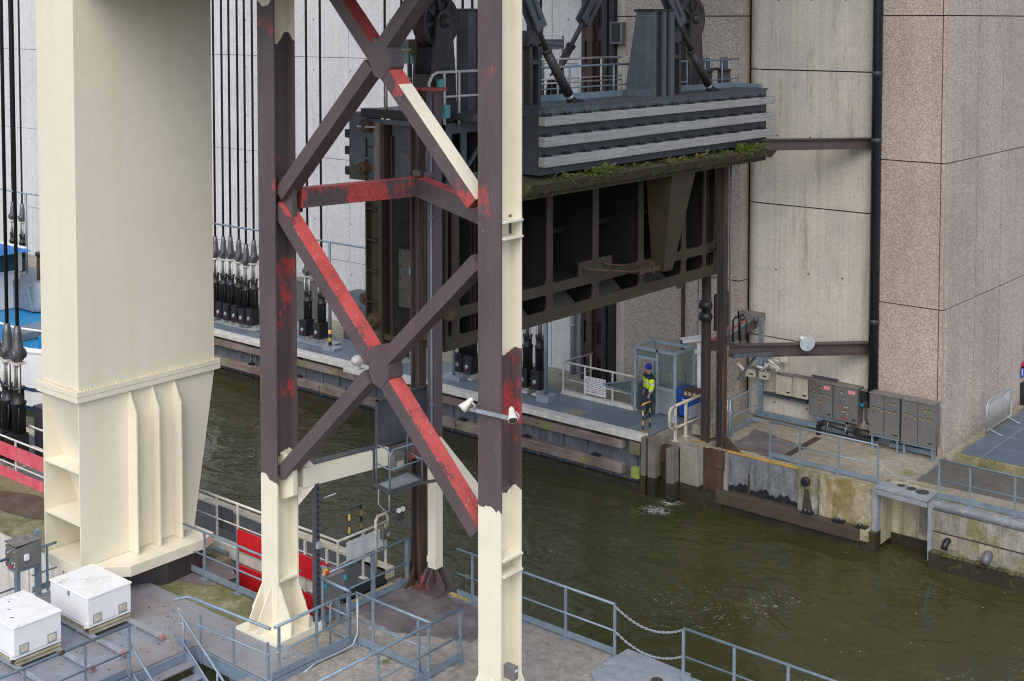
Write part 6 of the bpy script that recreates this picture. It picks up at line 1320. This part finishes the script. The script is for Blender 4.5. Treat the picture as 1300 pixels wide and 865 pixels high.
b = MB(); b.box(x0-.05, Yq+.3, z1+.06, x1+.05, Yq+.36, z1+.12); b.build('top_rail', M['dark'], t)
K2 = [(.35, .82, 'dial_white'), (.58, .82, 'dial_green'), (.48, .76, 'dial_green'), (.48, .66, 'dial_amber'), (.36, .56, 'dial_green'), (.48, .58, 'dial_blue'), (.62, .56, 'dial_green'), (.28, .44, 'dial_red'), (.4, .44, 'dial_red'), (.48, .44, 'dial_white'), (.58, .44, 'dial_white'), (.68, .44, 'dial_red'), (.34, .38, 'dial_red'), (.48, .36, 'dial_red'), (.42, .3, 'dial_white'), (.52, .3, 'dial_white'), (.62, .3, 'dial_amber'), (.5, .24, 'dial_blue'), (.62, .24, 'dial_white')]
t, x0, x1, z0, z1 = cabinet(1058, 1089, 489, 533, Yq, .55, 'dark control cabinet with red buttons and blue plugs on its side, beside the drainpipe', M['cabinet'], panel=knobs(K2), group='dark control cabinets on the concrete wall')
b = MB(); b.box(x1-.33, Yq-.016, z1-.2, x1-.08, Yq-.009, z1-.08); b.build('warning_label', M['pinklabel'], t)
b = MB(); b.lathe(((x0+x1)/2+.0, Yq, z0+.14), (0, -1, 0), [(.05, 0), (.04, .05)], 10); b.build('stop_button', M['redbox'], t)
for dz in (0, .12): b = MB(); b.lathe((x1, Yq+.25+dz, z0+.65-dz*.4), (1, -.3, -.4), [(.06, 0), (.07, .1), (.05, .14)], 10); b.build('plug', M['cyan'], t)
for (p0, p1, l) in ((985, 1005, 'cream wall cabinet with rust at its foot, left of its twin'), (1006, 1026, 'cream wall cabinet touching the dark cabinets')):
    cabinet(p0, p1, 475+(p0-985)*.15, 500+(p0-985)*.2, 40.55, .3, l, M['creambox'], 'wall_cabinet', group='cream wall cabinets')
K3 = [(.25, .84, 'dial_blue'), (.24, .76, 'dial_green'), (.14, .66, 'dial_amber'), (.33, .66, 'dial_amber'), (.43, .62, 'dial_amber'), (.14, .57, 'dial_black'), (.33, .57, 'dial_red'), (.6, .84, 'dial_red'), (.72, .83, 'dial_amber'), (.85, .83, 'dial_amber'), (.72, .73, 'dial_blue'), (.58, .64, 'dial_amber'), (.66, .62, 'dial_amber'), (.82, .64, 'dial_amber'), (.88, .62, 'dial_amber')]
for (p0, p1, yt, yb_, l) in ((1104, 1142, 499, 551, 'grey two-door cabinet on legs right below the drainpipe'), (1144.5, 1187, 507, 561, 'grey two-door cabinet on legs at the pebble tower corner')):
    t, x0, x1, z0, z1 = cabinet(p0, p1, yt, yb_, 40.0, .45, l, M['cabinet'], legs=True, doors=2, panel=knobs(K3), group='grey cabinets on legs')
    for x in (x0+.08, x1-.08): b = MB(); b.box(x-.03, 40.05, 0, x+.03, 40.12, z0); b.box(x-.08, 40.0, 0, x+.08, 40.17, .02); b.build('leg', M['galv'], t)
    b = MB(); b.box(x0, 40.0, z0-.04, x1, 40.07, z0-.002); b.build('leg_frame', M['galv'], t)
t, *_ = cabinet(1093, 1101, 496, 509, 40.5, .2, 'little black switch box between the dark cabinet and the drainpipe', M['black'], 'switch_box', 'switch box')
for (p0, p1, yt, yb_, l) in ((946, 958, 467, 478, 'small cream box under the wall pipes, far left of the row'), (963, 975, 470, 481, 'small cream box right of the slim blue post')):
    cabinet(p0, p1, yt, yb_, 40.45, .25, l, M['creambox'], 'wall_box', 'wall box', group='small cream wall boxes')
b = MB()
for i in range(16):
    p = ony(random.uniform(964, 992), random.uniform(457, 472), 40.5); d = V((random.uniform(-.3, .3), random.uniform(-.15, .05), random.uniform(-.2, .2))); b.tube(p-d*.6, p+d*.6, random.uniform(.025, .05), 7)
a, c = ony(937, 462, 40.3), ony(947, 473, 40.5); b.path([a, a.lerp(c, .5), c], .06, 8); b.box(*(ony(993, 452, 40.6)-V((.05, .05, .2))), *(ony(995, 452, 40.6)+V((.1, .15, .15))))
tag(b.build('pipe_tangle', M['white_rail']), 'tangle of small white pipes and valves on the wall above the cream boxes', 'pipes')
p = ony(970, 499, 40.75); q = ony(1026, 511, 40.75); b = MB(); b.bar(p, q, .2, .08); b.bar(p+ZU*.05, q+ZU*.05, .1, .04); tag(b.build('cable_tray', M['dark']), 'dark cable tray on the wall below the cream cabinets', 'cable tray')
b = MB(); b.box(-22.4, 40.5, .08, -16.1, 40.62, .26); b.box(-18.1, 40.3, .32, -15.9, 40.42, .42); b.box(-17.4, 40.35, .05, -15.9, 40.45, .2)
x = -22.3
while x < -16.2: b.box(x, 40.47, .09, x+.03, 40.5, .25); x += .11
tag(b.build('cable_tray', M['galv']), 'long galvanised cable tray along the foot of the wall behind the cabinets', 'cable tray')
b = MB(); xa = ony(1039, 560, 40.2).x
P = [V((xa, 40.2, .0)), V((xa, 40.2, .26)), V((xa+.05, 40.2, .38)), V((xa+.2, 40.2, .44)), V((xa+1.3, 40.2, .36))]; b.path(P, .09, 12); b.path([P[-1], V((xa+1.6, 40.25, .34)), V((xa+2.05, 40.35, .3))], .14, 12, 0)
for dx in (.35, 1.0): b.lathe((xa+dx, 40.2, .435-dx*.06), (1, 0, -.07), [(.1, 0), (.1, .03)], 12, 1)
tag(b.build('drain_pipe', [M['black'], M['galv_lt']]), 'black bent drain pipe running from the drainpipe foot into the quay', 'pipe')
b = MB(); x = ony(1040, 535, 40.35).x; b.box(x-.25, 40.5, .44, x+1.0, 40.6, .55); b.box(x-.12, 40.5, .1, x+.02, 40.6, .44); x2_ = ony(1073, 545, 40.35).x; b.box(x2_-.06, 40.5, .1, x2_+.06, 40.6, .60); tag(b.build('cabinet_bracket', M['galv']), 'blue-grey steel bracket carrying the dark cabinets', 'bracket')
b = MB(); x = ony(1098, 530, 40.5).x
for dx in (0, .06): b.path([(x+dx, 40.55, 1.6), (x+dx, 40.5, .75), (x+dx+.08, 40.45, .62), (x+dx+.3, 40.5, .66)], .018, 6)
tag(b.build('cables', M['black']), 'thin black cables looping under the little switch box', 'cables')

# crowd barrier and signs at the right edge
z0 = .352; p0, p1 = onz(1252, 553, z0), onz(1283, 533, z0)
t = thing('crowd_barrier', 'galvanised crowd barrier on the blue tiles against the pebble tower', 'barrier', p0)
d = (p1-p0); e0, e1 = p0, p0+d
b = MB(); h_ = 1.1; b.path([e0+ZU*.15, e0+ZU*(h_-.15), e0+d*.06+ZU*h_, e1-d*.06+ZU*h_, e1+ZU*(h_-.15), e1+ZU*.15], .025, 8, 0, True); b.build('frame', M['galv_lt'], t)
b = MB()
for i in range(1, 26): q = e0+d*(i/26); b.tube(q+ZU*.15, q+ZU*h_, .009, 5)
b.build('bars', M['galv_lt'], t)
for q in (e0+d*.12, e1-d*.12): b = MB(); s_ = V((.55, -.05, 0)); b.path([q-s_*.6+ZU*.02, q-s_*.3+ZU*.05, q+ZU*.16, q+s_*.5+ZU*.06, q+s_*.8+ZU*.02], .022, 6); b.build('foot', M['galv_lt'], t)
xw = -15.77
for (py_, s, m_, l) in ((464.5, .17, 'pinklabel', 'small red diamond sign on the pebble wall at the right edge'),):
    c = onx(1298, py_, xw); b = MB(); b.prism([(xw, c.y-s*1.4, c.z-.06), (xw, c.y+s, c.z-.12), (xw, c.y+s*1.6, c.z+.1), (xw, c.y-.1, c.z+.14)], (.012, 0, 0)); tag(b.build('sign', weather('red_sign', (.55, .03, .07, 1), rough=.4)), l, 'sign')
c = onx(1297.5, 472.5, xw); b = MB(); b.lathe((xw, c.y, c.z), (1, 0, 0), [(.22, 0), (.22, .012)], 20, 0, False); b.box(xw+.013, c.y-.06, c.z-.12, xw+.016, c.y+.06, c.z+.12, 1); tag(b.build('sign', [weather('blue_sign', (.02, .08, .42, 1), rough=.4), M['foam']]), 'small round blue sign with a white mark below the red sign at the right edge', 'sign')
c = onx(1296, 503, xw); b = MB(); b.box(xw, c.y-.1, c.z-.5, xw+.25, c.y+.5, c.z+.5); tag(b.build('wall_box', M['black']), 'black box on the pebble wall at the right edge', 'wall box')
b = MB(); a = ony(781, 28, 40.7); c = ony(796, 56, 40.7); b.box(a.x, 40.35, c.z, c.x, 40.72, a.z, 0); b.box(a.x+.05, 40.34, c.z+.08, c.x-.08, 40.35, a.z-.05, 1); tag(b.build('ventilator', [M['cabinet'], M['black']]), 'dark square ventilator box on the plain concrete pier above the gate', 'ventilator')

# ================================================================== BOAT IN THE TROUGH
bo = thing('workboat', 'blue and white workboat lying in the trough behind the near cables', 'boat', (-56, 29, -1.9))
b = MB(); n = 14; YB0, YB1, XB0, XB1 = 27.4, 32.2, -78, -46.2
def hull_ring(z, f):
    pts = []
    for x, h_ in ((XB0, 1), (XB1-4, 1), (XB1-2, .92), (XB1-.7, .7), (XB1, .3)): pts.append((x, (YB0+YB1)/2-(YB1-YB0)/2*h_*f, z))
    for x, h_ in reversed(((XB0, 1), (XB1-4, 1), (XB1-2, .92), (XB1-.7, .7), (XB1, .3))): pts.append((x, (YB0+YB1)/2+(YB1-YB0)/2*h_*f, z))
    return pts
rings = [(-2.3, .86, 1), (-1.65, .95, 1), (-1.65, .955, 0), (-1.0, .97, 0), (-1.0, .985, 1), (-.86, .985, 1), (-.86, .98, 0), (.5, 1.0, 0), (.62, 1.02, 2), (.78, 1.0, 2), (.6, .97, 2)]
base = len(b.v)
for z, f, m_ in rings: b.v += [V(p) for p in hull_ring(z, f)]
for i in range(len(rings)-1):
    for k in range(10):
        j = (k+1) % 10; b.face([base+i*10+k, base+i*10+j, base+(i+1)*10+j, base+(i+1)*10+k], rings[i+1][2])
b.face([base+(len(rings)-1)*10+k for k in range(10)], 3)
b.build('hull', [M['white'], M['navy'], M['white'], M['boatblue']], bo)
b = MB(); c = onz(2, 400, 1.2); xw = onz(12, 345, 2.6).x-1.2; b.box(-70, 29.0, .6, xw+.0, 31.8, 2.3, 0); b.box(-70, 28.95, 2.3, xw+.1, 31.85, 3.3, 0); b.box(-70, 28.7, 3.3, xw+.3, 32, 3.45, 1); b.build('cabin', [M['white'], M['white']], bo, .05)
b = MB(); b.box(xw-2.2, 28.93, 2.35, xw-.25, 28.95, 3.2, 0); b.box(xw+.1, 29.2, 2.4, xw+.12, 31.5, 3.2, 0); b.build('window', M['glassy'], bo)
tp = MB(); tp.hexa([(xw-4, 29.2, 3.46), (xw+1.6, 29.2, 3.46), (xw+1.6, 31.5, 3.46), (xw-4, 31.5, 3.46), (xw-3.7, 29.6, 3.66), (xw+1.0, 29.6, 3.62), (xw+1.0, 31.1, 3.62), (xw-3.7, 31.1, 3.66)]); tp.build('tarpaulin', weather('blue_tarpaulin', (.01, .13, .42, 1), (.02, .19, .5, 1), .6, 2, rough=.5), bo)
p = onz(24, 380, 1.1); b = MB(); b.prism([(p.x-2.0, p.y+.0, .65), (p.x+1.2, p.y+.0, .65), (p.x+.7, p.y+.0, 1.75), (p.x-1.0, p.y+.0, 2.05), (p.x-2.0, p.y+.0, 1.5)], (0, 2.2, 0)); b.build('engine_casing', M['boatgrey'], bo, .06)
b = MB(); b.lathe((p.x+1.0, p.y+.6, .65), (0, 0, 1), [(.55, 0), (.5, .15), (.42, 1.3), (.3, 1.35)], 18, 0); b.tube((p.x+.6, p.y+.8, 1.8), (p.x+.6, p.y+.8, 3.1), .2, 12, 1); b.lathe((p.x+.6, p.y+.8, 3.1), (0, 0, 1), [(.26, 0), (.26, .15)], 12, 2); b.build('funnel', [M['boatgrey'], M['rust'], M['black']], bo)
b = MB(); b.path([(-60, 27.6, 1.5), (XB1-3, 27.6, 1.45), (XB1-.6, 28.4, 1.4)], .045, 8); 
for x in (-58, -55, -52, -49.6): b.tube((x, 27.6, .6), (x, 27.6, 1.5), .03, 6)
b.build('deck_rail', M['white'], bo)
b = MB(); b.tube((xw+1.5, 29.6, .6), (xw+1.5, 29.6, 4.9), .05, 8, 0); b.tube((xw+1.5, 29.6, 4.8), (xw-1.5, 29.9, 3.6), .025, 6, 1); b.path([(xw+2.5, 28.6, .6), (xw+2.5, 28.6, 2.3), (xw+3.5, 28.6, 2.3), (xw+3.5, 28.6, .6)], .04, 8, 2); b.build('mast', [M['dark'], M['white'], M['navy']], bo)
b = MB(); b.box(-48.6, 28.2, .6, -46.9, 30, 1.1, 0); b.build('hatch', M['boatblue'], bo, .05)
b = MB(); b.box(-51.5, 28.3, .6, -50, 30, .95, 0); b.build('hatch', M['boatgrey'], bo, .05)
b = MB(); b.box(-38.3, 22.05, 0, -37.4, 22.9, 1.55); b.box(-38.33, 22.02, 1.55, -37.37, 22.93, 1.6); tag(b.build('cabinet', M['dark'], None, .02), 'dark cabinet behind the near cables beside the pylon', 'cabinet')

# ================================================================== THE PERSON
def skinned(name, verts, edges, mats, parent, off, level=2):
    me = bpy.data.meshes.new(name+'_src'); me.from_pydata([v[0] for v in verts], edges, []); o = bpy.data.objects.new(name+'_src', me); COL.objects.link(o)
    sk = o.modifiers.new('s', 'SKIN'); sk.use_smooth_shade = True
    for i, v in enumerate(verts): d = me.skin_vertices[0].data[i]; d.radius = v[1] if isinstance(v[1], tuple) else (v[1], v[1]); d.use_root = (i == 0)
    ss = o.modifiers.new('ss', 'SUBSURF'); ss.levels = level; ss.render_levels = level
    dg = bpy.context.evaluated_depsgraph_get(); m2 = bpy.data.meshes.new_from_object(o.evaluated_get(dg)); bpy.data.objects.remove(o)
    o = bpy.data.objects.new(name, m2); COL.objects.link(o); m2.materials.clear()
    for m_ in mats: m2.materials.append(m_)
    if parent: o.parent = parent
    return o
pp = onz(823, 527.5)
pr = thing('person', 'person in a blue knitted hat and yellow high-visibility jacket standing in the booth doorway', 'person', (pp.x, pp.y, 0.0))
pr.scale = (1.16, 1.16, 1.0)
pr.rotation_euler = (0, 0, math.atan2(-.643, -.766)-R(-90)+R(12))       # built facing -Y
ver = [((0, .0, .98), (.15, .105)), ((0, .01, 1.16), (.145, .10)), ((0, .0, 1.36), (.17, .11)), ((0, .01, 1.47), (.075, .07)), ((0, -.01, 1.55), (.058, .06)), ((0, -.03, 1.64), (.075, .092)), ((0, -.025, 1.73), (.078, .095)),
       ((-.10, 0, .90), (.095, .10)), ((-.11, -.01, .50), (.065, .07)), ((-.12, .02, .10), .045), ((-.13, -.13, .045), (.045, .035)),
       ((.10, 0, .90), (.095, .10)), ((.12, .01, .50), (.065, .07)), ((.14, .06, .10), .045), ((.15, -.09, .045), (.045, .035)),
       ((-.19, .01, 1.40), .07), ((-.245, .03, 1.13), .048), ((-.25, -.03, .88), .036), ((-.25, -.05, .80), (.026, .04)), ((-.25, -.07, .73), (.014, .03)),
       ((.19, .01, 1.40), .07), ((.25, .03, 1.13), .048), ((.25, -.04, .88), .036), ((.25, -.06, .80), (.026, .04)), ((.25, -.08, .73), (.014, .03))]
edg = [(0, 1), (1, 2), (2, 3), (3, 4), (4, 5), (5, 6), (0, 7), (7, 8), (8, 9), (9, 10), (0, 11), (11, 12), (12, 13), (13, 14), (2, 15), (15, 16), (16, 17), (17, 18), (18, 19), (2, 20), (20, 21), (21, 22), (22, 23), (23, 24)]
bd = skinned('body', ver, edg, [M['skin'], M['cloth_trouser'], M['cloth_navy'], M['black']], pr, None)
for p in bd.data.polygons:
    c = p.center; z = c.z
    p.material_index = 0 if (z > 1.5 or (abs(c.x) > .2 and z < .9 and z > .6)) else 3 if z < .09 else 1 if z < .95 else 2
# jacket: an open shell a little larger than the trunk and arms
jv = [((0, .0, .94), (.225, .16)), ((0, .01, 1.16), (.215, .155)), ((0, .0, 1.38), (.215, .15)), ((0, .01, 1.49), (.10, .095)), ((-.215, .01, 1.41), .105), ((-.275, .03, 1.13), .085), ((-.265, -.03, .90), .07), ((.215, .01, 1.41), .105), ((.28, .03, 1.13), .085), ((.27, -.04, .90), .07)]
jk = skinned('jacket', jv, [(0, 1), (1, 2), (2, 3), (2, 4), (4, 5), (5, 6), (2, 7), (7, 8), (8, 9)], [M['hiviz'], M['cloth_navy'], M['reflect']], pr, None)
for p in jk.data.polygons:
    z = p.center.z
    p.material_index = 1 if z > 1.37 or z < .90 else 2 if (.95 < z < 1.01 or 1.19 < z < 1.24) else 0
hb = MB(); hb.lathe((0, -.02, 1.68), (0, 0, 1), [(.102, 0), (.106, .05), (.10, .06), (.097, .1), (.075, .155), (.03, .185), (.01, .19)], 18)
h = hb.build('hat', M['hat']); h.parent = pr; h.location = (0, 0, 1.68)
fb = MB(); fb.hexa([(-.014, -.155, 1.60), (.014, -.155, 1.60), (.012, -.11, 1.60), (-.012, -.11, 1.60), (-.008, -.125, 1.665), (.008, -.125, 1.665), (.008, -.10, 1.665), (-.008, -.10, 1.665)])
f = fb.build('nose', M['skin']); f.parent = pr; f.location = (0, -.12, 1.60)
for s in (-1, 1):
    e = MB(); e.lathe((s*.034, -.118, 1.655), (0, -1, 0), [(.011, 0), (.009, .006)], 8); q = e.build('eye', M['dial_black']); q.parent = pr; q.location = (s*.034, -.121, 1.644)
    e = MB(); e.lathe((s*.083, -.015, 1.64), (s, 0, 0), [(.022, -.01), (.026, .012), (.015, .018)], 8); q = e.build('ear', M['skin']); q.parent = pr
    for k in range(4):
        e = MB(); x = s*.25+(k-1.5)*.013*0; y = -.055-.018*k+ .01; l = (.07, .085, .08, .062)[k]; e.path([(x, y, .75), (x-s*.005, y-.008, .75-l*.5), (x-s*.016, y-.006, .75-l)], .0085, 6); q = e.build('finger', M['skin']); q.parent = pr; q.location = (x-s*.008, y-.004, .75-l)
    e = MB(); e.path([(s*.25, -.075, .80), (s*.24, -.115, .77), (s*.238, -.122, .735)], .010, 6); q = e.build('thumb', M['skin']); q.parent = pr; q.location = (s*.244, -.098, .735)
mb_ = MB(); mb_.box(-.022, -.125, 1.572, .022, -.118, 1.58); q = mb_.build('mouth', M['redbox']); q.parent = pr; q.location = (0, -.1215, 1.572)
